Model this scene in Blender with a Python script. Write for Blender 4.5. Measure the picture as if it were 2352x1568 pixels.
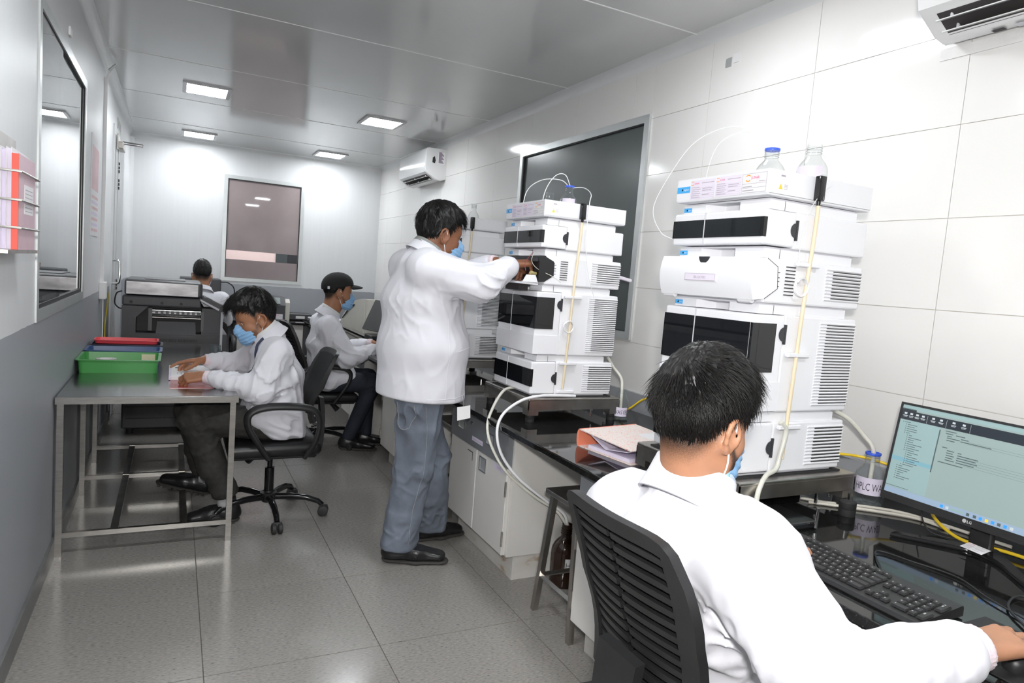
import bpy, bmesh, math, random
import numpy as np
from mathutils import Vector, Matrix, noise

for o in list(bpy.data.objects):
    bpy.data.objects.remove(o, do_unlink=True)
scene = bpy.context.scene
col = scene.collection
random.seed(7)

# ---------------------------------------------------------------- camera
cam_data = bpy.data.cameras.new('camera')
cam = bpy.data.objects.new('camera', cam_data)
col.objects.link(cam)
cam_data.sensor_width = 36.0
cam_data.lens = 1545.36 / 2352 * 36
cam_data.clip_start = 0.02
RIGHT = Vector((0.8921366, -0.4449381, 0.0782457)); DOWN = Vector((0.0290477, -0.1163455, -0.9927839)); FWD = Vector((0.450831, 0.8879717, -0.0908717))
cm = Matrix.Identity(4)
for i in range(3):
    cm[i][0] = RIGHT[i]; cm[i][1] = -DOWN[i]; cm[i][2] = -FWD[i]
cm.translation = Vector((0.0, 0.0, 1.395))
cam.matrix_world = cm
scene.camera = cam

# ---------------------------------------------------------------- world, lamps, exposure
world = bpy.data.worlds.new('world')
scene.world = world
world.use_nodes = True
world.node_tree.nodes['Background'].inputs[0].default_value = (0.9, 0.95, 1.0, 1)
world.node_tree.nodes['Background'].inputs[1].default_value = 0.02

FLASH = 40.0          # the photographer's flash, mounted just above the lens
PANEL = 46.0          # strength of the ceiling LED panels
flash_data = bpy.data.lights.new('camera_flash', 'AREA')
flash_data.shape = 'RECTANGLE'; flash_data.size = 0.10; flash_data.size_y = 0.07
flash_data.energy = FLASH
flash_data.color = (1.0, 0.985, 0.96)
flash = bpy.data.objects.new('camera_flash', flash_data)
col.objects.link(flash)
fm = cm.copy(); fm.translation = Vector((0.0, -0.06, 1.56))
flash.matrix_world = fm

vs = scene.view_settings
vs.view_transform = 'Standard'
vs.look = 'None'
vs.gamma = 1.0
vs.use_curve_mapping = False
vs.exposure = 0.0

# ---------------------------------------------------------------- room measures (metres)
XL, XR, YB, YN = -0.455, 2.25, 8.34, -1.6      # left, right, back wall; wall behind the camera
ZC, ZCOVE = 2.635, 2.595                        # ceiling, underside of the cove
ZPAINT = 1.10
ZB = 0.745                                      # bench top
ZT = 0.732                                      # steel table top

# ---------------------------------------------------------------- helpers
WL = {}

def tag(o, label=None, cat=None, group=None, kind=None):
    if label: o['label'] = label
    if cat: o['category'] = cat
    if group: o['group'] = group
    if kind: o['kind'] = kind
    return o

def thing(name, loc, label=None, cat=None, group=None, kind=None):
    o = bpy.data.objects.new(name, None)
    o.empty_display_size = 0.05
    col.objects.link(o)
    o.location = loc
    WL[o.name] = Vector(loc)
    return tag(o, label, cat, group, kind)

def wl(o):
    return WL[o.name] if o is not None else Vector((0, 0, 0))

class MB:
    """collects geometry in world coordinates and links it as one mesh object"""
    def __init__(s):
        s.v = []; s.f = []; s.m = []
    def add(s, vs_, fs, mi=0):
        n = len(s.v)
        s.v += [tuple(p) for p in vs_]
        s.f += [tuple(i + n for i in f) for f in fs]
        s.m += [mi] * len(fs)
        return s
    def box(s, x0, x1, y0, y1, z0, z1, mi=0):
        return s.add([(x0,y0,z0),(x1,y0,z0),(x1,y1,z0),(x0,y1,z0),(x0,y0,z1),(x1,y0,z1),(x1,y1,z1),(x0,y1,z1)],
                     [(0,3,2,1),(4,5,6,7),(0,1,5,4),(1,2,6,5),(2,3,7,6),(3,0,4,7)], mi)
    def hexa(s, p, mi=0):
        return s.add(p, [(0,3,2,1),(4,5,6,7),(0,1,5,4),(1,2,6,5),(2,3,7,6),(3,0,4,7)], mi)
    def rbox(s, x0, x1, y0, y1, z0, z1, r=0.01, seg=2, mi=0, M=None):
        bm = bmesh.new()
        bmesh.ops.create_cube(bm, size=1)
        c = Vector(((x0+x1)/2, (y0+y1)/2, (z0+z1)/2)); d = Vector((x1-x0, y1-y0, z1-z0))
        for v in bm.verts: v.co = Vector((v.co.x*d.x, v.co.y*d.y, v.co.z*d.z))
        r = min(r, min(d)*0.49)
        bmesh.ops.bevel(bm, geom=bm.edges[:], offset=r, segments=seg, profile=0.5, affect='EDGES')
        bm.verts.ensure_lookup_table()
        for i, v in enumerate(bm.verts): v.index = i
        pts = []
        for v in bm.verts:
            p = v.co.copy()
            if M is not None: p = M @ p
            pts.append(tuple(p + c))
        s.add(pts, [[v.index for v in f.verts] for f in bm.faces], mi)
        bm.free()
        return s
    def prism(s, poly, axis, a, b, mi=0):
        """2-D outline swept along an axis; for x: (y,z), for y: (x,z), for z: (x,y)"""
        def P(p, t):
            return {'x': (t, p[0], p[1]), 'y': (p[0], t, p[1]), 'z': (p[0], p[1], t)}[axis]
        n = len(poly)
        return s.add([P(p, a) for p in poly] + [P(p, b) for p in poly],
              [tuple(range(n))[::-1], tuple(range(n, 2*n))] + [(i, (i+1) % n, n+(i+1) % n, n+i) for i in range(n)], mi)
    def tube(s, pts, r, n=8, cap=True, closed=False, mi=0, flat=1.0, up=None):
        pts = [Vector(p) for p in pts]; k = len(pts)
        rs = r if isinstance(r, (list, tuple)) else [r]*k
        rings = []; nrm = None
        for i in range(k):
            if closed: t = pts[(i+1) % k] - pts[i-1]
            else: t = pts[min(i+1, k-1)] - pts[max(i-1, 0)]
            t.normalize()
            if nrm is None:
                a = Vector(up) if up else (Vector((0,0,1)) if abs(t.z) < 0.9 else Vector((1,0,0)))
                nrm = (a - t*a.dot(t)).normalized()
            else:
                nrm = (nrm - t*nrm.dot(t)).normalized()
            b = t.cross(nrm)
            rings.append([pts[i] + nrm*math.cos(2*math.pi*j/n)*rs[i]*flat + b*math.sin(2*math.pi*j/n)*rs[i] for j in range(n)])
        vs_ = [tuple(p) for q in rings for p in q]; fs = []
        for i in range(k if closed else k-1):
            i2 = (i+1) % k
            for j in range(n):
                fs.append((i*n+j, i*n+(j+1) % n, i2*n+(j+1) % n, i2*n+j))
        if cap and not closed:
            fs += [tuple(range(n))[::-1], tuple((k-1)*n+j for j in range(n))]
        return s.add(vs_, fs, mi)
    def cyl(s, a, b, r, n=16, mi=0, r2=None):
        return s.tube([a, b], [r, r if r2 is None else r2], n=n, mi=mi)
    def lathe(s, prof, c, n=24, mi=0, axis='z'):
        vs_ = []; fs = []
        for (r, z) in prof:
            for j in range(n):
                a = 2*math.pi*j/n
                p = (r*math.cos(a), r*math.sin(a), z)
                if axis == 'x': p = (p[2], p[0], p[1])
                if axis == 'y': p = (p[0], p[2], p[1])
                vs_.append((c[0]+p[0], c[1]+p[1], c[2]+p[2]))
        for i in range(len(prof)-1):
            for j in range(n):
                fs.append((i*n+j, i*n+(j+1) % n, (i+1)*n+(j+1) % n, (i+1)*n+j))
        if prof[0][0] > 1e-6: fs.append(tuple(range(n))[::-1])
        if prof[-1][0] > 1e-6: fs.append(tuple((len(prof)-1)*n+j for j in range(n)))
        return s.add(vs_, fs, mi)
    def quad(s, a, b, c, d, mi=0):
        return s.add([a, b, c, d], [(0,1,2,3)], mi)
    def build(s, name, mats, parent=None, loc=None, smooth=None, label=None):
        base = Vector(loc) if loc is not None else wl(parent)
        me = bpy.data.meshes.new(name)
        me.from_pydata([(p[0]-base.x, p[1]-base.y, p[2]-base.z) for p in s.v], [], s.f)
        if not isinstance(mats, (list, tuple)): mats = [mats]
        for m in mats: me.materials.append(m)
        if len(mats) > 1:
            me.polygons.foreach_set('material_index', s.m)
        me.validate(clean_customdata=False)
        if smooth:
            me.shade_smooth()
            me.set_sharp_from_angle(angle=math.radians(smooth))
        me.update()
        o = bpy.data.objects.new(name, me)
        col.objects.link(o)
        if parent is not None: o.parent = parent
        elif loc is not None: o.location = base
        WL[o.name] = base
        if label: o['label'] = label
        return o

def dup(o, name=None, parent=None, offset=None):
    """a copy of an object that shares its mesh data"""
    c = o.copy()
    if name: c.name = name
    col.objects.link(c)
    if parent is not None: c.parent = parent
    if offset is not None: c.location = Vector(o.location) + Vector(offset)
    WL[c.name] = wl(o) + (Vector(offset) if offset is not None else Vector((0,0,0)))
    return c

def copy_tree(o, offset, parent=None):
    c = o.copy(); col.objects.link(c)
    c.parent = parent
    if parent is None: c.location = Vector(o.location) + Vector(offset)
    WL[c.name] = wl(o) + Vector(offset)
    for ch in list(o.children):
        copy_tree(ch, offset, c)
    return c

def bez(pts, n=12):
    """smooth curve through points (Catmull-Rom)"""
    P = [Vector(p) for p in pts]
    P = [P[0]*2-P[1]] + P + [P[-1]*2-P[-2]]
    out = []
    for i in range(1, len(P)-2):
        for k in range(n):
            t = k/n
            a, b, c, d = P[i-1], P[i], P[i+1], P[i+2]
            out.append(0.5*((2*b)+(c-a)*t+(2*a-5*b+4*c-d)*t*t+(3*b-a-3*c+d)*t*t*t))
    out.append(P[-2])
    return out

# ---------------------------------------------------------------- lettering
_tc = {}
def text_geo(txt, bold=False):
    if txt in _tc: return _tc[txt]
    cu = bpy.data.curves.new('lettering', 'FONT')
    cu.body = txt; cu.size = 1.0; cu.resolution_u = 2
    o = bpy.data.objects.new('lettering', cu); col.objects.link(o)
    dg = bpy.context.evaluated_depsgraph_get()
    me = bpy.data.meshes.new_from_object(o.evaluated_get(dg))
    vs_ = [tuple(v.co) for v in me.vertices]; fs = [tuple(p.vertices) for p in me.polygons]
    bpy.data.objects.remove(o, do_unlink=True); bpy.data.curves.remove(cu); bpy.data.meshes.remove(me)
    _tc[txt] = (vs_, fs)
    return _tc[txt]

def put_text(mb, txt, o, xd, yd, h, mi=0, align='l', width=None):
    """letters lying in the plane through o spanned by xd (reading direction) and yd (up)"""
    vs_, fs = text_geo(txt)
    if not vs_: return
    x0 = min(v[0] for v in vs_); x1 = max(v[0] for v in vs_)
    sx = h if width is None else width/(x1-x0)
    w = (x1-x0)*sx
    off = {'l': 0, 'c': -w/2, 'r': -w}[align]
    o = Vector(o); xd = Vector(xd).normalized(); yd = Vector(yd).normalized()
    mb.add([tuple(o + xd*((v[0]-x0)*sx+off) + yd*(v[1]*h)) for v in vs_], fs, mi)

def rect_on(mb, o, xd, yd, x0, x1, y0, y1, lift=0.0, mi=0):
    o = Vector(o); xd = Vector(xd).normalized(); yd = Vector(yd).normalized(); n = xd.cross(yd)
    mb.add([tuple(o+xd*a+yd*b+n*lift) for a, b in ((x0,y0),(x1,y0),(x1,y1),(x0,y1))], [(0,1,2,3)], mi)

# ---------------------------------------------------------------- materials
MAT = {}
def mat(name, colr, rough=0.5, metal=0.0, var=None, bump=None, spec=0.5, coat=0.0, emit=None, alpha=None, sss=0.0, aniso=None, sheen=0.0):
    """procedural material; var=(scale, amount[, stretch]) colour mottling, bump=(scale, strength[, stretch])"""
    m = bpy.data.materials.new(name); m.use_nodes = True
    nt = m.node_tree; b = nt.nodes['Principled BSDF']
    b.inputs['Base Color'].default_value = (*colr, 1)
    b.inputs['Roughness'].default_value = rough
    b.inputs['Metallic'].default_value = metal
    b.inputs['Specular IOR Level'].default_value = spec
    if coat: b.inputs['Coat Weight'].default_value = coat; b.inputs['Coat Roughness'].default_value = 0.05
    if sheen: b.inputs['Sheen Weight'].default_value = sheen
    if sss:
        b.inputs['Subsurface Weight'].default_value = sss
        b.inputs['Subsurface Radius'].default_value = (0.012, 0.005, 0.003)
        b.inputs['Subsurface Scale'].default_value = 0.6
    if emit:
        b.inputs['Emission Color'].default_value = (*emit[0], 1); b.inputs['Emission Strength'].default_value = emit[1]
    def coords(stretch):
        tc = nt.nodes.new('ShaderNodeTexCoord'); mp = nt.nodes.new('ShaderNodeMapping')
        nt.links.new(tc.outputs['Object'], mp.inputs['Vector'])
        mp.inputs['Scale'].default_value = stretch
        return mp.outputs['Vector']
    if var:
        n = nt.nodes.new('ShaderNodeTexNoise'); n.inputs['Scale'].default_value = var[0]; n.inputs['Detail'].default_value = 5
        nt.links.new(coords(var[2] if len(var) > 2 else (1,1,1)), n.inputs['Vector'])
        r = nt.nodes.new('ShaderNodeMapRange')
        r.inputs['From Min'].default_value = 0.3; r.inputs['From Max'].default_value = 0.7
        r.inputs['To Min'].default_value = 1-var[1]; r.inputs['To Max'].default_value = 1+var[1]
        nt.links.new(n.outputs['Fac'], r.inputs['Value'])
        mx = nt.nodes.new('ShaderNodeVectorMath'); mx.operation = 'SCALE'
        mx.inputs[0].default_value = colr
        nt.links.new(r.outputs['Result'], mx.inputs['Scale'])
        nt.links.new(mx.outputs['Vector'], b.inputs['Base Color'])
    if bump:
        n = nt.nodes.new('ShaderNodeTexNoise'); n.inputs['Scale'].default_value = bump[0]; n.inputs['Detail'].default_value = 4
        nt.links.new(coords(bump[2] if len(bump) > 2 else (1,1,1)), n.inputs['Vector'])
        bp = nt.nodes.new('ShaderNodeBump'); bp.inputs['Strength'].default_value = bump[1]; bp.inputs['Distance'].default_value = 0.01
        nt.links.new(n.outputs['Fac'], bp.inputs['Height'])
        nt.links.new(bp.outputs['Normal'], b.inputs['Normal'])
    MAT[name] = m
    return m

def glass_mat(name, tint=(1,1,1), refl=1.0, rough=0.0, opac=0.0, ocol=(1,1,1), ior=1.5, rim=0.0):
    """thin clear glass: transparent with Fresnel reflections, optional body colour"""
    m = bpy.data.materials.new(name); m.use_nodes = True
    nt = m.node_tree; nt.nodes.clear()
    out = nt.nodes.new('ShaderNodeOutputMaterial')
    tr = nt.nodes.new('ShaderNodeBsdfTransparent'); tr.inputs[0].default_value = (*tint, 1)
    gl = nt.nodes.new('ShaderNodeBsdfGlossy'); gl.inputs['Roughness'].default_value = rough
    fr = nt.nodes.new('ShaderNodeFresnel'); fr.inputs['IOR'].default_value = ior
    base = tr.outputs[0]
    lw = nt.nodes.new('ShaderNodeLayerWeight'); lw.inputs['Blend'].default_value = 0.35
    pw = nt.nodes.new('ShaderNodeMath'); pw.operation = 'POWER'; pw.inputs[1].default_value = 3.0
    nt.links.new(lw.outputs['Facing'], pw.inputs[0])
    if opac:
        df = nt.nodes.new('ShaderNodeBsdfDiffuse'); df.inputs[0].default_value = (*ocol, 1)
        m0 = nt.nodes.new('ShaderNodeMixShader'); ad = nt.nodes.new('ShaderNodeMath'); ad.operation = 'MULTIPLY_ADD'; ad.inputs[1].default_value = rim; ad.inputs[2].default_value = opac; ad.use_clamp = True
        nt.links.new(pw.outputs[0], ad.inputs[0]); nt.links.new(ad.outputs[0], m0.inputs[0])
        nt.links.new(base, m0.inputs[1]); nt.links.new(df.outputs[0], m0.inputs[2]); base = m0.outputs[0]
    mu = nt.nodes.new('ShaderNodeMath'); mu.operation = 'MULTIPLY'; mu.inputs[1].default_value = refl; mu.use_clamp = True
    gb = nt.nodes.new('ShaderNodeNewGeometry'); ff = nt.nodes.new('ShaderNodeMath'); ff.operation = 'SUBTRACT'; ff.inputs[0].default_value = 1.0
    nt.links.new(gb.outputs['Backfacing'], ff.inputs[1])
    m1 = nt.nodes.new('ShaderNodeMath'); m1.operation = 'MULTIPLY'
    nt.links.new(fr.outputs[0], m1.inputs[0]); nt.links.new(ff.outputs[0], m1.inputs[1]); nt.links.new(m1.outputs[0], mu.inputs[0])
    mx = nt.nodes.new('ShaderNodeMixShader')
    nt.links.new(mu.outputs[0], mx.inputs[0]); nt.links.new(base, mx.inputs[1]); nt.links.new(gl.outputs[0], mx.inputs[2])
    nt.links.new(mx.outputs[0], out.inputs[0])
    MAT[name] = m
    return m

def ramp_mat(name, stops, scale, stretch=(1,1,1), rough=0.4, bump=0.0, detail=6, spec=0.5, world_co=True, rnd=0.0):
    m = bpy.data.materials.new(name); m.use_nodes = True
    nt = m.node_tree; b = nt.nodes['Principled BSDF']
    g = nt.nodes.new('ShaderNodeNewGeometry' if world_co else 'ShaderNodeTexCoord')
    mp = nt.nodes.new('ShaderNodeMapping'); mp.inputs['Scale'].default_value = stretch
    nt.links.new(g.outputs['Position' if world_co else 'Object'], mp.inputs['Vector'])
    n = nt.nodes.new('ShaderNodeTexNoise'); n.inputs['Scale'].default_value = scale; n.inputs['Detail'].default_value = detail
    nt.links.new(mp.outputs[0], n.inputs['Vector'])
    cr = nt.nodes.new('ShaderNodeValToRGB'); cr.color_ramp.elements.remove(cr.color_ramp.elements[0])
    cr.color_ramp.elements[0].position = stops[0][0]; cr.color_ramp.elements[0].color = (*stops[0][1], 1)
    for p, c in stops[1:]:
        e = cr.color_ramp.elements.new(p); e.color = (*c, 1)
    nt.links.new(n.outputs['Fac'], cr.inputs[0])
    outc = cr.outputs[0]
    if rnd:
        oi = nt.nodes.new('ShaderNodeObjectInfo'); mr = nt.nodes.new('ShaderNodeMapRange')
        mr.inputs['To Min'].default_value = 1-rnd; mr.inputs['To Max'].default_value = 1+rnd
        nt.links.new(oi.outputs['Random'], mr.inputs['Value'])
        sc = nt.nodes.new('ShaderNodeVectorMath'); sc.operation = 'SCALE'
        nt.links.new(outc, sc.inputs[0]); nt.links.new(mr.outputs[0], sc.inputs['Scale']); outc = sc.outputs[0]
    nt.links.new(outc, b.inputs['Base Color'])
    b.inputs['Roughness'].default_value = rough; b.inputs['Specular IOR Level'].default_value = spec
    if bump:
        bp = nt.nodes.new('ShaderNodeBump'); bp.inputs['Strength'].default_value = bump; bp.inputs['Distance'].default_value = 0.003
        nt.links.new(n.outputs['Fac'], bp.inputs['Height']); nt.links.new(bp.outputs[0], b.inputs['Normal'])
    MAT[name] = m
    return m

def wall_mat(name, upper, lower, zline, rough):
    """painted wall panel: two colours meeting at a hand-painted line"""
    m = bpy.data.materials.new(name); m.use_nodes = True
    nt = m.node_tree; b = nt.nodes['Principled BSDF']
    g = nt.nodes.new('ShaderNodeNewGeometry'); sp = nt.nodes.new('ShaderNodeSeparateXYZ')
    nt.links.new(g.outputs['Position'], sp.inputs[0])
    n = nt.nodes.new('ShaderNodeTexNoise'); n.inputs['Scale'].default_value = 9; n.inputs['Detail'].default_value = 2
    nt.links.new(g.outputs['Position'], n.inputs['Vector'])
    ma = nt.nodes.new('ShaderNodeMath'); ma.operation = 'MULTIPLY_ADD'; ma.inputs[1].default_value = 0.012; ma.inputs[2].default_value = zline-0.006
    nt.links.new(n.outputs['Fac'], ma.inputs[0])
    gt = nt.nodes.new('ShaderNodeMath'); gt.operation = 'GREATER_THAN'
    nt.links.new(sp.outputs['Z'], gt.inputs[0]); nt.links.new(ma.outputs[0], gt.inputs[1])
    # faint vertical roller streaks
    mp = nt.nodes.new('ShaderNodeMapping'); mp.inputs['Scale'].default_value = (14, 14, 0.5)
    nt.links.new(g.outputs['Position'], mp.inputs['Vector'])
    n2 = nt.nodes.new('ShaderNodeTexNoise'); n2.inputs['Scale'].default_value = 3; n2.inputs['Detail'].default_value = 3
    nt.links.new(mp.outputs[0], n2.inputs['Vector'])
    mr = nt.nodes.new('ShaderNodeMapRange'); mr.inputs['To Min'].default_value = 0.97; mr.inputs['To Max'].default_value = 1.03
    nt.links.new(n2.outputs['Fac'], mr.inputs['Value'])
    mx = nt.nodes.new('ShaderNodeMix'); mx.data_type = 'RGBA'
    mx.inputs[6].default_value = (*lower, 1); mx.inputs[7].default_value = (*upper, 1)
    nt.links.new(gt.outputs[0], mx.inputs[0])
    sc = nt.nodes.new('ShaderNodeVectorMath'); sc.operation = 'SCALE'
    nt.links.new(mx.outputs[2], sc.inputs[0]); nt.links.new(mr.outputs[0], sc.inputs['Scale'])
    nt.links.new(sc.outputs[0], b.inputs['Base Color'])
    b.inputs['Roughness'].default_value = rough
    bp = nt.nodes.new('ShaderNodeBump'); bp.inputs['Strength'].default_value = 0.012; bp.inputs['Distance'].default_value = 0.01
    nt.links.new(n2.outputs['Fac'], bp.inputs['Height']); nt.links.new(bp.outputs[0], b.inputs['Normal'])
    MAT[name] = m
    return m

white_tile = mat('white_tile', (0.80, 0.785, 0.765), 0.12, var=(1.2, 0.015), spec=0.5)
grout = mat('grout', (0.70, 0.65, 0.58), 0.8, var=(6, 0.15))
floor_grout = mat('floor_grout', (0.13, 0.115, 0.10), 0.8, var=(8, 0.2))
floor_stone = ramp_mat('floor_stone', [(0.27, (0.10, 0.098, 0.10)), (0.36, (0.225, 0.216, 0.208)), (0.46, (0.275, 0.260, 0.245)), (0.58, (0.300, 0.281, 0.260)), (0.70, (0.37, 0.34, 0.30))], 95, (0.7, 2.0, 1), 0.18, bump=0.0, detail=10, rnd=0.035)
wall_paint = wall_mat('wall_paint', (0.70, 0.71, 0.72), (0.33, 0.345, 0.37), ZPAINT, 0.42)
ceil_paint = mat('ceiling_panel_paint', (0.60, 0.605, 0.60), 0.11, var=(2.0, 0.015), spec=0.5)
joint_white = mat('joint_white', (0.85, 0.85, 0.85), 0.4, var=(5, 0.02))
cove_white = mat('cove_white', (0.72, 0.73, 0.73), 0.3, var=(4, 0.02))
skirting = mat('skirting_grey', (0.15, 0.15, 0.15), 0.3, var=(12, 0.15))
steel = mat('brushed_steel', (0.55, 0.53, 0.50), 0.28, 1.0, var=(18, 0.10, (1, 1, 6)), bump=(60, 0.03, (1, 1, 12)))
steel_dark = mat('stained_steel', (0.50, 0.475, 0.445), 0.32, 1.0, var=(14, 0.16), bump=(50, 0.04))
steel_top = mat('steel_worktop', (0.30, 0.30, 0.305), 0.16, 1.0, var=(6, 0.08, (1, 8, 1)))
chrome = mat('chrome', (0.75, 0.75, 0.74), 0.12, 1.0, var=(9, 0.03))
alu = mat('aluminium_frame', (0.62, 0.64, 0.64), 0.35, 0.6, var=(10, 0.04))
gasket = mat('black_gasket', (0.02, 0.02, 0.022), 0.5, var=(20, 0.2))
granite = ramp_mat('black_granite', [(0.35, (0.006, 0.006, 0.006)), (0.62, (0.013, 0.013, 0.013)), (0.75, (0.05, 0.05, 0.048))], 160, (1, 1, 1), 0.05, detail=3, spec=0.6)
cab_white = mat('cabinet_enamel', (0.72, 0.70, 0.67), 0.30, var=(3, 0.04), bump=(18, 0.02))
cab_grey = mat('drawer_grey', (0.19, 0.20, 0.215), 0.38, var=(4, 0.05))
rust = ramp_mat('worn_plinth', [(0.40, (0.70, 0.68, 0.65)), (0.62, (0.66, 0.63, 0.58)), (0.74, (0.40, 0.28, 0.18))], 7, (1, 1, 2.5), 0.4)
inst_white = mat('instrument_white', (0.84, 0.84, 0.87), 0.42, var=(3, 0.012))
inst_grey = mat('instrument_light_grey', (0.66, 0.66, 0.70), 0.45, var=(3, 0.02))  # plain light grey of seams, gaskets, trims and small parts
slot_dark = mat('vent_slot_dark', (0.035, 0.03, 0.03), 0.6, var=(9, 0.2))
smoke = glass_mat('smoked_window', (0.10, 0.105, 0.115), 1.6, 0.02, opac=0.55, ocol=(0.012, 0.013, 0.016))
latch_black = mat('latch_black', (0.035, 0.037, 0.042), 0.4, var=(14, 0.1))
tag_blue = mat('tag_blue', (0.07, 0.42, 0.85), 0.4, var=(9, 0.04))
print_white = mat('print_white', (0.9, 0.9, 0.9), 0.5, var=(9, 0.01))
paper = mat('paper_white', (0.80, 0.79, 0.80), 0.7, var=(9, 0.02))
paper_lilac = mat('paper_lilac', (0.72, 0.66, 0.80), 0.6, var=(12, 0.05))
ink = mat('ink_dark', (0.05, 0.045, 0.06), 0.6, var=(30, 0.2))
ink_soft = mat('ink_soft', (0.42, 0.36, 0.44), 0.6, var=(30, 0.1))
ink_magenta = mat('logo_magenta', (0.78, 0.05, 0.26), 0.5, var=(9, 0.05))
ink_orange = mat('logo_orange', (0.95, 0.38, 0.03), 0.5, var=(9, 0.05))
warn_yellow = mat('warning_yellow', (0.9, 0.62, 0.05), 0.5, var=(9, 0.05))
black_plastic = mat('black_plastic', (0.018, 0.018, 0.019), 0.42, var=(12, 0.15), bump=(180, 0.03))
black_gloss = mat('black_gloss', (0.010, 0.010, 0.011), 0.12, var=(8, 0.1))
black_rubber = mat('black_rubber', (0.02, 0.02, 0.021), 0.7, var=(16, 0.15))
leather = mat('black_leatherette', (0.012, 0.012, 0.013), 0.38, var=(7, 0.15), bump=(90, 0.08))
chair_mesh = mat('chair_mesh_fabric', (0.012, 0.012, 0.013), 0.75, var=(60, 0.3), bump=(400, 0.3))
castor = mat('worn_castor', (0.03, 0.03, 0.03), 0.6, var=(20, 0.4))
copier_dark = mat('copier_charcoal', (0.060, 0.060, 0.066), 0.42, var=(4, 0.06), bump=(250, 0.02))
copier_mid = mat('copier_grey', (0.12, 0.12, 0.125), 0.4, var=(4, 0.06))
copier_silver = mat('copier_silver', (0.40, 0.39, 0.40), 0.3, 0.5, var=(5, 0.35, (1, 1, 3)))
cream = mat('aged_cream_plastic', (0.62, 0.60, 0.54), 0.45, var=(4, 0.04))
ac_white = mat('air_conditioner_white', (0.80, 0.80, 0.80), 0.18, var=(3, 0.01), coat=0.3)
screen_glass = None
clear = glass_mat('clear_glass', (0.97, 0.98, 0.98), 1.3, 0.0, opac=0.04, ocol=(0.30, 0.33, 0.34), rim=0.75)
clear_thick = glass_mat('clear_glass_base', (0.90, 0.93, 0.94), 1.8, 0.0, opac=0.06, ocol=(0.4, 0.44, 0.45), rim=0.5)
water = glass_mat('clear_liquid', (0.93, 0.95, 0.96), 1.0, 0.0, ior=1.33)
amber = glass_mat('amber_glass', (0.16, 0.055, 0.02), 1.6, 0.02, opac=0.75, ocol=(0.028, 0.011, 0.005))
tube_beige = mat('beige_tubing', (0.80, 0.68, 0.48), 0.35, var=(7, 0.06))
tube_clear = mat('translucent_tubing', (0.68, 0.67, 0.60), 0.3, var=(9, 0.08))
tube_white = mat('white_capillary', (0.85, 0.85, 0.87), 0.3, var=(9, 0.02))
cable_yellow = mat('yellow_cable', (0.85, 0.58, 0.02), 0.4, var=(9, 0.05))
cable_black = mat('black_cable', (0.015, 0.015, 0.016), 0.5, var=(9, 0.1))
cable_cream = mat('cream_cable', (0.66, 0.63, 0.56), 0.5, var=(9, 0.05))
cap_blue = mat('bottle_blue_ring', (0.05, 0.13, 0.75), 0.35, var=(9, 0.05))
green_plastic = mat('green_plastic', (0.075, 0.33, 0.085), 0.32, var=(6, 0.05))
blue_plastic = mat('blue_plastic', (0.055, 0.11, 0.25), 0.3, var=(6, 0.06))
navy_plastic = mat('navy_plastic', (0.03, 0.03, 0.055), 0.3, var=(6, 0.08))
red_plastic = mat('red_plastic', (0.75, 0.07, 0.09), 0.35, var=(6, 0.05))
red_folder_m = mat('red_folder_sheet', (0.36, 0.055, 0.065), 0.2, var=(5, 0.05))
file_red = mat('file_red', (0.80, 0.10, 0.07), 0.45, var=(9, 0.05))
file_pink = mat('file_pink_cover', (0.62, 0.42, 0.48), 0.35, var=(14, 0.06))
coral = mat('binder_coral', (0.90, 0.28, 0.17), 0.45, var=(9, 0.05))
tape_grey = mat('tape_roll', (0.42, 0.40, 0.37), 0.4, var=(20, 0.1))
# ================================================================ the room
def struct(o):
    o['kind'] = 'structure'; return o

# floor: dark grout bed with 0.6 m stone tiles let into it
fl = struct(MB().box(XL-0.2, XR+0.2, YN-0.2, YB+0.2, -0.12, -0.0025).build('floor', floor_grout))
GX0, GY0, T = 0.1261, 2.9223, 0.6
proto = None
ix = range(-1, 4); iy = range(-8, 10)
for j in iy:
    for i in ix:
        x0 = max(GX0+i*T, XL); x1 = min(GX0+(i+1)*T, XR)
        y0 = max(GY0+j*T, YN); y1 = min(GY0+(j+1)*T, YB)
        if x1-x0 < 0.02 or y1-y0 < 0.02: continue
        g = 0.0018
        full = abs(x1-x0-T) < 1e-6 and abs(y1-y0-T) < 1e-6
        if full and proto is not None:
            o = dup(proto, 'floor_tile', fl); o.location = Vector(((x0+x1)/2, (y0+y1)/2, 0))
        else:
            o = MB().box(x0+g, x1-g, y0+g, y1-g, -0.02, 0).build('floor_tile', floor_stone, loc=((x0+x1)/2, (y0+y1)/2, 0))
            o.parent = fl
            if full: proto = o

# walls ---------------------------------------------------------
def holed(x0, x1, holes, axis, span, z0, z1):
    """wall slab with rectangular holes; holes (a0,a1,z0,z1) along the span"""
    mb = MB()
    cuts = sorted(set([span[0], span[1]] + [h[0] for h in holes] + [h[1] for h in holes]))
    for a, b in zip(cuts[:-1], cuts[1:]):
        zs = [z0, z1]; hs = [h for h in holes if h[0] <= a+1e-6 and h[1] >= b-1e-6]
        segs = [(z0, z1)]
        for h in hs:
            segs = [s for q in segs for s in ((q[0], min(q[1], h[2])), (max(q[0], h[3]), q[1])) if s[1]-s[0] > 1e-4]
        for s in segs:
            if axis == 'y': mb.box(x0, x1, a, b, s[0], s[1])
            else: mb.box(a, b, x0, x1, s[0], s[1])
    return mb

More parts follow.
